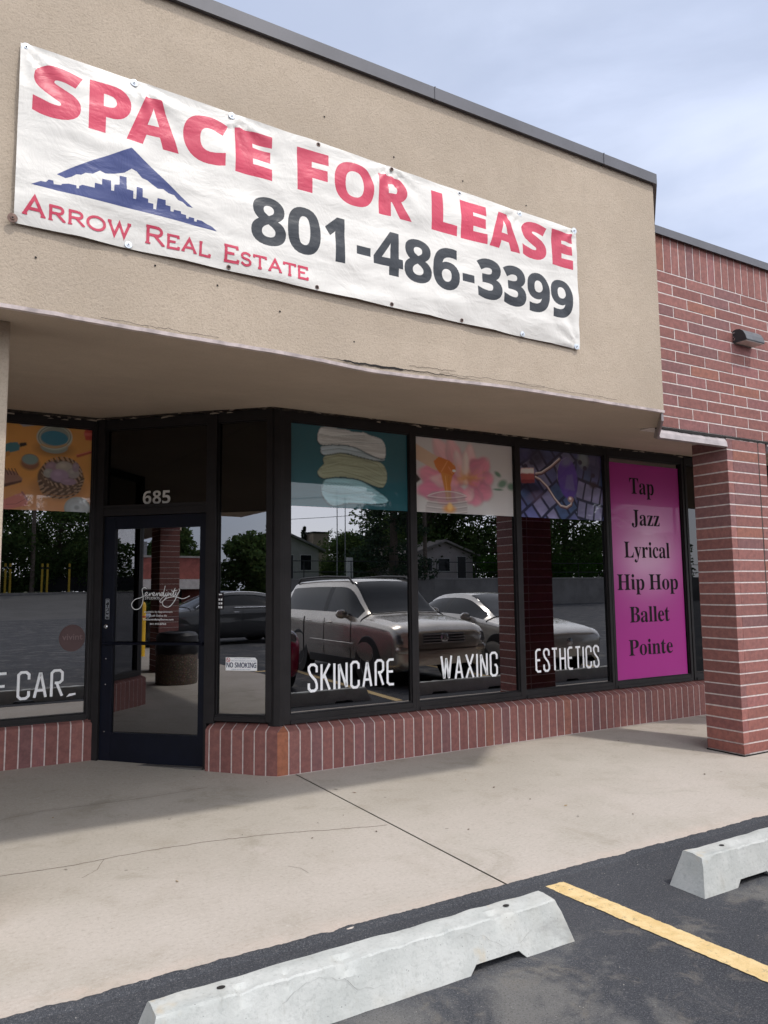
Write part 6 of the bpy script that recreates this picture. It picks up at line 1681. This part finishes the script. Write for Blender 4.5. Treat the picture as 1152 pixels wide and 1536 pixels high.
front_box(sed, 'grille', MAT['trim'], -.50, 1.0, -.05, .48, .655, .045, .2, .02, .05)
for i in range(3): front_box(sed, 'grille_bar', MAT['chrome'], -.44, .88, -.05, .51 + i * .05, .518 + i * .05, .052 - i * .012, .03, .002)
mb = MB(); mb.lathe([(.07, 0), (.07, .02), (0, .026)], (0, 0, .60), 24, 'y'); mb.build('emblem', MAT['chrome'], sed)
for s in (1, -1): front_box(sed, 'headlight', MAT['lamp'], .50 if s > 0 else -.84, .34, -.16, .60, .72, .14, .30, .03, .08)
front_box(sed, 'lower_intake', MAT['trim'], -.55, 1.1, -.04, .30, .42, .03, .2, .02)

red = paint('cherry_red_paint', (.36, .012, .055), .2, .25)
rc, hw3 = car('red_small_car', 'small cherry red car with round headlights, mirrored in the first front pane', 'car', (4.05, -4.55, -.018), 0, red,
    [(0, .34, .50, .62, .54, .72, .42), (.06, .24, .70, .72, .72, .84, .56), (.25, .20, .80, .84, .80, .96, .60), (.7, .19, .82, .94, .815, 1.04, .60), (1.0, .19, .825, .98, .82, 1.16, .58), (1.55, .19, .825, 1.0, .82, 1.46, .54), (2.3, .19, .825, 1.01, .82, 1.50, .54), (2.95, .20, .82, 1.02, .80, 1.45, .54), (3.35, .24, .80, 1.02, .77, 1.20, .58), (3.58, .34, .70, .92, .66, .98, .50)],
    (.72, 2.92), .30, [(1.10, 2.15), (2.28, 2.96)], (1.02, 1.50), (2.98, 3.36), None)
mirror_cap(rc, hw3, 1.32, 1.06, red)
for s in (1, -1):
    mb = MB(); mb.lathe([(.125, -.12), (.125, .0), (.10, .045), (0, .06)], (s * .585, -.10, .80), 24, 'y'); h_ = mb.build('headlight', MAT['lamp'], rc, smooth=True)
    mb = MB(); mb.lathe([(.128, -.04), (.140, .0), (.126, .012)], (s * .585, -.10, .80), 24, 'y'); mb.build('chrome_ring', MAT['chrome'], h_)
    mb = MB(); mb.lathe([(.072, -.12), (.072, .0), (0, .035)], (s * .60, -.06, .52), 20, 'y'); mb.build('fog_light', MAT['lamp'], rc, smooth=True)
mb = MB(); mb.box(-.35, .35, -.02, .035, .66, .685); mb.build('chrome_bar', MAT['chrome'], rc)
front_box(rc, 'lower_intake', MAT['trim'], -.42, .84, -.03, .30, .44, .03, .15, .02)

blk = paint('black_paint', (.004, .0045, .006), .0, .35)
bk, hw4 = car('black_saloon', 'black saloon with a bright window surround, mirrored in the narrow pane beside the door', 'car', (-13.2, -2.55, -.018), 0, blk,
    [(0, .34, .60, .62, .62, .72, .50), (.05, .24, .80, .72, .82, .82, .64), (.25, .20, .90, .84, .89, .90, .68), (.8, .19, .925, .92, .91, .99, .68), (1.3, .19, .93, .97, .92, 1.07, .66), (1.65, .19, .93, 1.0, .92, 1.22, .62), (2.3, .19, .93, 1.02, .92, 1.50, .56), (3.0, .19, .93, 1.03, .92, 1.53, .56), (3.7, .19, .93, 1.04, .915, 1.46, .56), (4.3, .20, .92, 1.05, .90, 1.24, .60), (4.8, .24, .90, 1.04, .86, 1.10, .62), (5.05, .34, .80, .94, .76, 1.0, .58)],
    (.98, 3.95), .36, [(1.46, 2.82), (2.92, 4.05)], (1.34, 2.22), (3.76, 4.36), None)
mirror_cap(bk, hw4, 1.86, 1.08, blk); handles(bk, hw4, (2.66, 3.72), .93, MAT['chrome'])
for s in (1, -1):
    arc = catmull([Vector(v) for v in ((s * .915, -1.45, 1.075), (s * .80, -1.85, 1.30), (s * .66, -2.35, 1.475), (s * .62, -3.0, 1.51), (s * .63, -3.6, 1.46), (s * .76, -4.1, 1.27), (s * .90, -4.35, 1.10), (s * .925, -4.0, 1.075), (s * .928, -2.6, 1.06))], 4)
    mb = MB(); mb.tube([(v.x * 1.012, v.y, v.z + .005) for v in arc], .014, 6); mb.build('window_surround', MAT['chrome'], bk)
    front_box(bk, 'headlight', MAT['lamp'], .48 if s > 0 else -.86, .38, -.16, .64, .76, .06, .25, .03, .08)

# ------------------------------------------------------------------ pavement furniture mirrored in the door
tb_ = thing('litter_bin', 'round pebble-faced concrete litter bin with a black bag, mirrored in the door', 'litter bin', (-4.25, -1.06, 0))
def _agg():
    t = NT('exposed_aggregate'); v = t.voro(55, out='Color'); e = t.voro(55)
    c = t.mix(t.ramp(e, .25, .55), t.mix(.75, (.24, .17, .12), v, 'MULTIPLY'), (.085, .065, .05))
    c = t.mix(t.ramp(t.noise(40, 3), .55, .7, 0, .6), c, (.40, .33, .26))
    return t.done(c, .85, t.bump(e, -.6, .01))
mb = MB(); mb.lathe([(.335, 0), (.345, .03), (.345, .60), (.33, .64), (.29, .64), (.29, .5)], (0, 0, 0), 40); mb.build('concrete_shell', _agg(), tb_, smooth=True)
mb = MB()
n = 40
prof = [(.352, .50), (.362, .58), (.352, .655), (.31, .665)]
for i, (r_, h_) in enumerate(prof): pass
mb.lathe(prof, (0, 0, 0), n)
mb.v = [(x * (1 + .02 * noise.noise((x * 9, y * 9, z * 9))), y * (1 + .02 * noise.noise((y * 9, x * 9, 3))), z + (.03 * noise.noise((x * 7, y * 7, 0)) if z < .55 else 0)) for x, y, z in mb.v]
mb.build('bin_bag', plain('black_bag', (.012, .012, .013), .3, bump=.3), tb_, smooth=True)
mb = MB(); mb.lathe([(.33, .655), (.345, .67), (.345, .80), (.30, .85), (.17, .87), (.15, .84), (.15, .70)], (0, 0, 0), 40); mb.build('lid', plain('bin_lid', (.022, .022, .024), .5), tb_, smooth=True)
bo = thing('bollard', 'yellow steel pipe bollard with a red band, mirrored in the door', 'bollard', (-10.0, -1.92, 0))
mb = MB(); mb.lathe([(.105, 0), (.105, 1.20), (.09, 1.26), (.05, 1.30), (0, 1.31)], (0, 0, 0), 24); mb.build('pipe', plain('bollard_yellow', (.80, .47, .015), .5), bo, smooth=True)
mb = MB(); mb.lathe([(.107, .0), (.107, .035)], (0, 0, .92), 24); mb.build('band', MAT['ink_red'], bo)

# ------------------------------------------------------------------ surroundings across the lot, mirrored in the glass
def leafmat(name, k):
    t = NT(name); c = t.mix(1.0, t.attr(), tuple(k), 'MULTIPLY')
    b = t.n('BsdfDiffuse'); t.link(c, b.inputs['Color']); tr = t.n('BsdfTranslucent'); t.link(c, tr.inputs['Color'])
    mx = t.n('MixShader'); mx.inputs[0].default_value = .45; t.link(b.outputs[0], mx.inputs[1]); t.link(tr.outputs[0], mx.inputs[2]); t.link(mx.outputs[0], t.out.inputs['Surface'])
    return t.m
MAT['leaf'] = leafmat('tree_leaves', (.075, .115, .040)); MAT['needle'] = leafmat('conifer_needles', (.042, .064, .040)); MAT['ivy'] = leafmat('ivy_leaves', (.07, .15, .03))
MAT['bark'] = plain('tree_bark', (.10, .075, .055), .95, var=.3, scale=14, bump=.6)
def leaf_cloud(mb, clumps, n, size, seed):
    r = random.Random(seed)
    for i in range(n):
        c, rad = clumps[r.randrange(len(clumps))]
        while True:
            d = Vector((r.uniform(-1, 1), r.uniform(-1, 1), r.uniform(-1, 1)))
            if .25 < d.length <= 1: break
        p = c + Vector((d.x * rad.x, d.y * rad.y, d.z * rad.z))
        s = size * r.uniform(.6, 1.5)
        u = Vector((r.gauss(0, 1), r.gauss(0, 1), r.gauss(0, .7))).normalized(); w = u.cross(Vector((r.gauss(0, 1), r.gauss(0, 1), r.gauss(0, 1)))).normalized()
        g = r.uniform(.55, 1.5)
        mb.add([p - u * s, p + w * s * .5, p + u * s, p - w * s * .5], [(0, 1, 2, 3)], 0, (g * r.uniform(.85, 1.15), g, g * r.uniform(.8, 1.2)))
def tree(name, label, loc, h, r_, seed, conifer=False, n=4200, low=.25, group='trees across the parking lot'):
    root = thing(name, label, 'tree', loc, 0, group)
    r = random.Random(seed)
    mb = MB(); top = h * .8
    bend = [Vector((.02 * h * r.uniform(-1, 1) * t, .02 * h * r.uniform(-1, 1) * t, top * t)) for t in (0, .2, .4, .6, .8, 1)]
    mb.tube(bend, [h * .030 * (1 - .8 * t) + .02 for t in (0, .2, .4, .6, .8, 1)], 9)
    clumps = []
    if conifer:
        k = 16
        for i in range(k):
            t = i / (k - 1); z = h * (low * .5 + (1 - low * .5) * t); rr = r_ * (1 - t) ** .8 + .12
            for j in range(max(2, int(6 * (1 - t)) + 2)):
                a = r.uniform(0, 2 * PI); d = rr * r.uniform(.35, 1)
                q = Vector((math.cos(a) * d, math.sin(a) * d, z - d * .22))
                clumps.append((q, Vector((rr * .33 + .1, rr * .33 + .1, h * .035 + .08))))
                if j % 2 == 0: mb.tube([Vector((0, 0, z)), q], [.04, .012], 5)
    else:
        k = 64
        for i in range(k):
            a = r.uniform(0, 2 * PI); t = r.random(); z = h * (low + (.97 - low) * t)
            env = math.sin(PI * min(.97, .18 + .80 * t)) ** .6
            d = r_ * env * r.uniform(.25, 1.0)
            q = Vector((math.cos(a) * d, math.sin(a) * d, z)); s = r_ * r.uniform(.26, .46)
            clumps.append((q, Vector((s, s, s * r.uniform(.6, .9)))))
            if i % 2 == 0:
                st = bend[min(4, 1 + int(t * 4))]
                mb.tube([st, st.lerp(q, .5) + Vector((0, 0, -.1)), q], [h * .010 + .01, h * .006 + .008, .012], 6)
    mb.build('trunk', MAT['bark'], root)
    mb = MB(); leaf_cloud(mb, clumps, n, (.10 if conifer else .13) * (h / 9) ** .4 * 1.15, seed + 1)
    mb.build('crown', MAT['needle' if conifer else 'leaf'], root, fixn=False)
    return root
for i, (x, y, z, h, r_, cf, lo, lab) in enumerate((
        (31.6, -46.5, 2.2, 13.5, 3.4, True, .18, 'tall dark conifer on the terrace, between the house and the broad trees'),
        (38.6, -80.0, 2.5, 6.6, 2.6, True, .15, 'small far conifer behind the grey house roof'),
        (40.5, -55.0, 2.4, 15, 6.0, False, .10, 'broad dark tree on the terrace behind the brick-fronted house'),
        (46.5, -50.0, 2.3, 16, 6.5, False, .08, 'largest broad tree on the terrace, right of the utility pole'),
        (44.0, -60.0, 2.4, 14, 5.0, False, .10, 'broad tree next to the tall conifer on the terrace'),
        (56.0, -52.0, 2.4, 15, 7.0, False, .10, 'broad tree above the ivy bank'),
        (31.8, -55.5, 2.4, 3.9, 3.0, False, .0, 'low dark bushy tree between the grey house and the conifer'),
        (35.5, -61.0, 2.5, 4.2, 3.0, False, .0, 'low bushy tree behind the white notice board'),
        (3.6, -62.0, 1.5, 8.2, 4.2, False, .06, 'first dense tree beyond the street, behind the yellow posts'),
        (8.6, -63.5, 1.5, 8.4, 4.6, False, .06, 'second dense tree beyond the street, behind the yellow posts'),
        (-2.2, -63.0, 1.5, 8.0, 4.2, False, .06, 'third dense tree beyond the street, left of the yellow posts'),
        (13.2, -66.0, 1.9, 7.6, 4.5, False, .06, 'dense tree where the street meets the terrace'),
        (-34.5, -14.6, 0, 4.8, 2.0, False, .22, 'round-headed tree mirrored in the narrow pane beside the door'),
        (-36.0, -10.4, 0, 5.2, 1.7, False, .3, 'small round tree beyond the low brick building'),
        (-38.0, -19.0, 0, 6.0, 2.6, False, .2, 'round tree farther along the street to the left'))):
    tree('pine_tree' if cf else 'broad_tree', lab, (x, y, z), h, r_, 100 + i * 7, cf, 15000 if not cf else 9000, lo)
def shrub(name, label, loc, rx, ry, h, seed, mat='ivy', n=2600, group='shrubs along the retaining wall'):
    root = thing(name, label, 'shrub', loc, 0, group)
    r = random.Random(seed); cl = []
    mb = MB()
    for i in range(14):
        q = Vector((r.uniform(-rx, rx), r.uniform(-ry, ry), h * r.uniform(.15, .8))); cl.append((q, Vector((rx * .4, ry * .6, h * .3))))
        if i < 6: mb.tube([(q.x * .4, q.y * .4, -.1), q * .6, q], [.05, .03, .015], 5)
    mb.build('stems', MAT['bark'], root)
    mb = MB(); leaf_cloud(mb, cl, n, .12, seed); mb.build('foliage', MAT[mat], root, fixn=False)
for i, (x, y, z, lab) in enumerate(((43.0, -47.0, 2.25, 'ivy mound on the terrace, nearest the brick pier mirrored in the pane'), (47.0, -47.5, 2.25, 'ivy mound on the terrace, second from the mirrored pier'), (51.0, -48.2, 2.3, 'ivy mound on the terrace, third from the mirrored pier'), (55.5, -48.2, 2.3, 'ivy mound at the far end of the terrace'))):
    shrub('ivy_shrub', lab, (x, y, z), 2.3, 1.2, 2.6, 300 + i)
for i, (x, y, lab) in enumerate(((-25.6, -5.5, 'low shrub under the awning of the brick building'), (-25.8, -8.2, 'low shrub at the corner of the brick building'))):
    shrub('low_shrub', lab, (x, y, 0), .7, 1.3, 1.1, 330 + i, 'leaf', 1400, 'shrubs by the brick building')

def treeline(name, x0, x1, y, z0, h, n, seed, dep=3.0):
    r = random.Random(seed); cl = []
    for i in range(int((x1 - x0) / 1.1)):
        x = x0 + (x1 - x0) * r.random(); t = h * (.72 + .30 * noise.noise((x * .23, seed, 0)) + .12 * noise.noise((x * .9, seed, 3)))
        for k in range(4): cl.append((Vector((x + r.uniform(-.8, .8), y + r.uniform(-dep, dep) * .5, z0 + t * (k + .5) / 4)), Vector((1.5, 1.2, t * .16))))
    mb = MB(); leaf_cloud(mb, cl, n, .20, seed)
    mb.build(name, MAT['leaf'], None, kind='stuff', fixn=False)
treeline('treeline', -30, 15, -72, 1.5, 6.9, 24000, 71)
treeline('treeline', 40, 92, -66, 2.4, 9.0, 26000, 72)
rw = thing('retaining_wall', 'long grey concrete retaining wall across the lot, topped by lawn', 'wall', (45, -44.2, 0))
def _rw():
    t = NT('retaining_wall_concrete'); c = t.mix(t.ramp(t.noise(.5, 5, .65), .3, .7), (.20, .185, .165), (.29, .27, .245))
    c = t.mix(t.ramp(t.noise(2, 4, .6, vec=t.mapped((1, 1, .15))), .55, .75, 0, .5), c, (.15, .14, .125)); return t.done(c, .9)
mb = MB(); mb.box(-33, 45, -.2, .15, -.1, 2.20); mb.box(-33, -32.7, -16, -.2, -.1, 2.2); mb.build('wall_face', _rw(), rw)
mb = MB(); mb.box(-33.05, 45, -.25, .19, 2.20, 2.32); mb.build('wall_cap', plain('wall_cap_concrete', (.33, .31, .28), .9), rw)
rl = thing('railing', 'thin dark metal railing along the lawn above the retaining wall', 'railing', (45, -45.2, 2.2))
for z in (.62, 1.45):
    mb = MB(); mb.tube([(-30, 0, z), (40, 0, z)], .035, 6); mb.build('rail', MAT['trim'], rl)
for i in range(18):
    mb = MB(); mb.tube([(-30 + i * 4, 0, 0), (-30 + i * 4, 0, 1.5)], .035, 6); mb.build('post', MAT['trim'], rl)
bf = thing('board_fence', 'black fence beyond the street with trees over it', 'fence', (-4, -61.5, 1.45))
mb = MB(); mb.box(-26, 18, -.03, .03, .1, 1.35); mb.build('fence_panel', plain('black_fence', (.014, .014, .015), .8), bf)
for i in range(12):
    mb = MB(); mb.box(-26.05 + i * 4, -25.95 + i * 4, -.06, .06, 0, 1.5); mb.build('post', MAT['trim'], bf)
for i, (x, lab) in enumerate(((3.95, 'yellow and black street post, first of the left pair'), (4.3, 'yellow and black street post, second of the left pair'), (6.65, 'yellow and black street post, first of the middle pair'), (7.05, 'yellow and black street post, second of the middle pair'), (8.75, 'yellow and black street post, standing alone on the right'))):
    r_ = thing('street_post', lab, 'post', (x, -58.3, 1.45), 0, 'yellow posts at the street')
    mb = MB(); mb.lathe([(.085, 0), (.085, 2.4), (0, 2.42)], (0, 0, 0), 12); mb.build('post_shaft', plain('post_yellow', (.55, .36, .03), .6), r_)
    mb = MB(); mb.lathe([(.088, 0), (.088, .18)], (0, 0, 1.95), 12); mb.build('band', MAT['trim'], r_)
def house(name, label, loc, rotz, w, d, h, roof, wallc, roofc, openings, overhang=.5):
    root = thing(name, label, 'house', loc, rotz)
    mb = MB(); mb.prism([(-w / 2, 0, 0), (w / 2, 0, 0), (w / 2, 0, h), (0, 0, h + roof), (-w / 2, 0, h)], (0, -d, 0)); mb.build('wall', plain(name + '_wall', wallc, .85, var=.08, scale=1), root)
    mb = MB()
    for s in (1, -1):
        a = (s * (w / 2 + overhang), .5, h - overhang * roof / (w / 2)); b = (0, .5, h + roof + .02)
        mb.prism([a, b, (b[0], b[1], b[2] + .18), (a[0], a[1], a[2] + .18)], (0, -d - 1, 0))
    mb.build('roof', plain(name + '_roof', roofc, .9, var=.15, scale=3), root)
    for nm, x0, x1, z0, z1 in openings:
        mb = MB(); mb.box(x0 - .06, x1 + .06, .0, .05, z0 - .06, z1 + .06); fr = mb.build(nm, plain('house_trim', (.55, .53, .50), .7), root)
        mb = MB(); mb.box(x0, x1, .045, .065, z0, z1); mb.build('pane' if nm == 'window' else 'door_panel', MAT['carglass'] if nm == 'window' else plain('door_brown', (.05, .045, .045), .6), fr)
    return root
house('grey_house', 'low pale grey house with a shallow gabled roof on the lawn', (24.6, -54.0, 2.4), math.radians(0), 7.5, 16, 2.6, 1.5, (.36, .345, .31), (.20, .19, .18), [('window', -2.6, -1.5, .8, 2.1), ('door', .4, 1.3, 0, 2.1), ('window', 2.0, 3.0, .8, 2.1)])
house('white_house', 'low white and brick house beside the utility pole', (38.2, -48.8, 2.3), math.radians(0), 6.4, 9, 2.2, 1.1, (.42, .36, .34), (.26, .23, .21), [('window', -2.4, -1.3, .7, 1.8), ('window', -.6, .6, .7, 1.8), ('door', 1.5, 2.4, 0, 2.0)])
ch = thing('brick_tower', 'tan block of a distant building rising behind the grey house', 'building', (40.0, -78, 2.5))
mb = MB(); mb.box(-1.1, 1.1, -2, 0, 0, 5.9); mb.build('wall', plain('tower_wall', (.36, .27, .21), .9), ch)
mb = MB(); mb.box(-1.2, 1.2, -2.1, .1, 5.9, 6.1); mb.build('coping', MAT['trim'], ch)
wb = thing('low_brick_building', 'low red brick building with a pale canopy band, mirrored in the door', 'building', (-28, 0, 0))
mb = MB(); mb.box(-14, 0, -9.7, 14, 0, 3.15); mb.build('wall', plain('far_brick', (.27, .085, .070), .9, var=.2, scale=3), wb)
mb = MB(); mb.box(-.2, 1.6, -9.6, 14, 1.62, 2.08); mb.build('canopy', plain('canopy_white', (.66, .60, .56), .7), wb)
mb = MB(); mb.box(-13, .06, -9.8, 14, 3.15, 3.24); mb.build('coping', plain('far_coping', (.30, .28, .26), .7), wb)
mb = MB(); mb.box(-8, -3, -7.5, 3, 3.24, 4.1); mb.build('rooftop_unit', plain('rooftop_grey', (.20, .20, .21), .7), wb)
for i in range(4):
    mb = MB(); mb.box(-.02, .05, -8.4 + i * 3.2, -6.2 + i * 3.2, .6, 1.55); mb.build('window', MAT['carglass'], wb)
nb = thing('notice_board', 'upright white notice board on the lawn', 'sign', (27.6, -46.6, 2.25))
mb = MB(); mb.box(-.28, .28, -.06, .06, .15, 1.75); mb.build('board', plain('board_white', (.62, .60, .57), .6), nb, bevel=.02)
mb = MB(); mb.box(-.3, .3, -.1, .1, 0, .15); mb.build('base', MAT['trim'], nb)
for x, y, hh, lab in ((27.8, -49.2, 7.4, 'left of two thin flagpoles by the grey house'), (28.5, -49.1, 7.0, 'right of two thin flagpoles by the grey house')):
    fp = thing('flagpole', lab, 'flagpole', (x, y, 2.3), 0, 'flagpoles by the grey house')
    mb = MB(); mb.tube([(0, 0, 0), (0, 0, hh)], [.055, .03], 10); mb.build('pole', plain('pole_grey', (.28, .28, .28), .5), fp)
    mb = MB(); mb.lathe([(0, 0), (.07, .05), (0, .12)], (0, 0, hh - .03), 10); mb.build('finial', MAT['chrome'], fp)
poles = [((34.3, -45.9, 2.2), 'utility pole with a crossarm on the lawn, nearest the conifer'), ((6.0, -59.2, 1.4), 'utility pole at the street, nearest the yellow posts'), ((66.0, -46.2, 2.2), 'utility pole at the far end of the terrace')]
for loc, lab in poles:
    up = thing('utility_pole', lab, 'pole', loc, 0, 'utility poles')
    mb = MB(); mb.tube([(0, 0, 0), (0, 0, 10.5)], [.19, .13], 12); mb.build('pole', plain('pole_wood', (.17, .13, .10), .95, var=.3, scale=8), up)
    mb = MB(); mb.box(-.06, .06, -1.2, 1.2, 9.6, 9.75); mb.build('crossarm', MAT['bark'], up)
def wire(a, b, name='power_line', label='', sagv=.6):
    mb = MB(); P = [Vector(a).lerp(Vector(b), i / 24) - Vector((0, 0, sagv * 4 * (i / 24) * (1 - i / 24))) for i in range(25)]
    o = mb.tube(P, .022, 5); tag(mb.build(name, MAT['trim'], None, origin=a), label, 'wire', 'overhead wires')
for k, (dy, z) in enumerate(((-1.0, 9.8), (1.0, 9.8), (0, 7.6), (0, 5.9))):
    nm = ('rear top', 'front top', 'middle', 'lowest')[k]
    wire((6.0, -59.2 + dy, 1.4 + z), (34.3, -45.9 + dy, 2.2 + z), label='%s overhead wire between the street pole and the terrace pole' % nm)
    wire((34.3, -45.9 + dy, 2.2 + z), (66.0, -46.2 + dy, 2.2 + z), label='%s overhead wire beyond the terrace pole' % nm)
# ------------------------------------------------------------------ camera, sun, sky
cam = bpy.data.cameras.new('camera'); co = bpy.data.objects.new('camera', cam); COLL.objects.link(co)
yaw, pit, rol = math.radians(30.22501), math.radians(5.79221), math.radians(-.61509)
f = Vector((math.sin(yaw) * math.cos(pit), math.cos(yaw) * math.cos(pit), math.sin(pit)))
r = Vector((math.cos(yaw), -math.sin(yaw), 0)); u = r.cross(f)
r2 = r * math.cos(rol) + u * math.sin(rol); u2 = -r * math.sin(rol) + u * math.cos(rol)
co.matrix_world = Matrix(((r2.x, u2.x, -f.x, 0), (r2.y, u2.y, -f.y, -6.05), (r2.z, u2.z, -f.z, 1.57), (0, 0, 0, 1)))
cam.sensor_fit = 'VERTICAL'; cam.sensor_height = 36; cam.sensor_width = 27; cam.lens = 36 * 1121.47 / 1536
cam.clip_start = .05; cam.clip_end = 3000
scene.camera = co

SUN = Vector((.395, -1.0, 1.75)).normalized()
sl = bpy.data.lights.new('sun', 'SUN'); sl.energy = 2.0; sl.angle = math.radians(2.4); sl.color = (1.0, .945, .87)
so = bpy.data.objects.new('sun', sl); COLL.objects.link(so)
so.rotation_euler = (-SUN).to_track_quat('-Z', 'Y').to_euler(); so.location = (3, -8, 12)
w = bpy.data.worlds.new('World'); scene.world = w; w.use_nodes = True
nt = w.node_tree; nt.nodes.clear()
out = nt.nodes.new('ShaderNodeOutputWorld'); bg = nt.nodes.new('ShaderNodeBackground')
sky = nt.nodes.new('ShaderNodeTexSky'); sky.sky_type = 'NISHITA'; sky.sun_disc = False
sky.sun_elevation = math.asin(SUN.z); sky.sun_rotation = math.atan2(SUN.x, SUN.y) % (2 * PI)
sky.air_density = 1.0; sky.dust_density = 1.2; sky.ozone_density = 1.0
tc = nt.nodes.new('ShaderNodeTexCoord')
mp = nt.nodes.new('ShaderNodeMapping'); mp.inputs['Scale'].default_value = (1.0, 1.6, 3.4); mp.inputs['Rotation'].default_value = (0, .12, .6)
nz = nt.nodes.new('ShaderNodeTexNoise'); nz.inputs['Scale'].default_value = 1.7; nz.inputs['Detail'].default_value = 7; nz.inputs['Roughness'].default_value = .52; nz.inputs['Distortion'].default_value = .35
rm = nt.nodes.new('ShaderNodeMapRange'); rm.interpolation_type = 'SMOOTHSTEP'
rm.inputs[1].default_value = .36; rm.inputs[2].default_value = .70; rm.inputs[3].default_value = .62; rm.inputs[4].default_value = .96
mx = nt.nodes.new('ShaderNodeMix'); mx.data_type = 'RGBA'
mx.inputs[7].default_value = (7.3, 8.15, 10.4, 1)
nt.links.new(tc.outputs['Generated'], mp.inputs['Vector']); nt.links.new(mp.outputs[0], nz.inputs['Vector']); nt.links.new(nz.outputs['Fac'], rm.inputs[0])
nt.links.new(rm.outputs[0], mx.inputs[0]); nt.links.new(sky.outputs[0], mx.inputs[6])
# whiter cloud lying low in the sky
cz = nt.nodes.new('ShaderNodeTexNoise'); cz.inputs['Scale'].default_value = 1.35; cz.inputs['Detail'].default_value = 8; cz.inputs['Roughness'].default_value = .5; cz.inputs['Distortion'].default_value = .5
mp2 = nt.nodes.new('ShaderNodeMapping'); mp2.inputs['Scale'].default_value = (1.2, 1.0, 4.2); mp2.inputs['Rotation'].default_value = (.0, -.35, .3); mp2.inputs['Location'].default_value = (.35, .2, .1)
nt.links.new(tc.outputs['Generated'], mp2.inputs['Vector']); nt.links.new(mp2.outputs[0], cz.inputs['Vector'])
cr = nt.nodes.new('ShaderNodeMapRange'); cr.interpolation_type = 'SMOOTHSTEP'
cr.inputs[1].default_value = .45; cr.inputs[2].default_value = .68; cr.inputs[3].default_value = 0; cr.inputs[4].default_value = .75
nt.links.new(cz.outputs['Fac'], cr.inputs[0])
sz = nt.nodes.new('ShaderNodeSeparateXYZ'); nt.links.new(tc.outputs['Generated'], sz.inputs[0])
lowr = nt.nodes.new('ShaderNodeMapRange'); lowr.interpolation_type = 'SMOOTHSTEP'
lowr.inputs[1].default_value = .32; lowr.inputs[2].default_value = .62; lowr.inputs[3].default_value = 1.0; lowr.inputs[4].default_value = .12
nt.links.new(sz.outputs[2], lowr.inputs[0])
cm = nt.nodes.new('ShaderNodeMath'); cm.operation = 'MULTIPLY'; nt.links.new(cr.outputs[0], cm.inputs[0]); nt.links.new(lowr.outputs[0], cm.inputs[1])
mx2 = nt.nodes.new('ShaderNodeMix'); mx2.data_type = 'RGBA'; mx2.inputs[7].default_value = (9.6, 10.2, 11.4, 1)
nt.links.new(cm.outputs[0], mx2.inputs[0]); nt.links.new(mx.outputs[2], mx2.inputs[6])
# broad bright lobe added to the sunward sky, filling the shade under the canopy
dt = nt.nodes.new('ShaderNodeVectorMath'); dt.operation = 'DOT_PRODUCT'; dt.inputs[1].default_value = Vector((.15, -.92, .36)).normalized()
nt.links.new(tc.outputs['Generated'], dt.inputs[0])
mr = nt.nodes.new('ShaderNodeMapRange'); mr.interpolation_type = 'SMOOTHSTEP'
mr.inputs[1].default_value = -.05; mr.inputs[2].default_value = 1.0; mr.inputs[3].default_value = 0; mr.inputs[4].default_value = 13.0
nt.links.new(dt.outputs['Value'], mr.inputs[0])
ad = nt.nodes.new('ShaderNodeVectorMath'); ad.operation = 'MULTIPLY_ADD'; ad.inputs[1].default_value = (1.0, .985, .96)
nt.links.new(mr.outputs[0], ad.inputs[0]); nt.links.new(mx2.outputs[2], ad.inputs[2]); nt.links.new(ad.outputs[0], bg.inputs['Color'])
bg.inputs['Strength'].default_value = .10
nt.links.new(bg.outputs[0], out.inputs['Surface'])
scene.view_settings.view_transform = 'Standard'; scene.view_settings.look = 'None'
scene.view_settings.exposure = 0.10; scene.view_settings.gamma = 1.0
try: scene.view_settings.use_curve_mapping = False
except Exception: pass
scene.cycles.max_bounces = 8; scene.cycles.transparent_max_bounces = 12; scene.cycles.glossy_bounces = 5
scene.cycles.caustics_reflective = False; scene.cycles.caustics_refractive = False
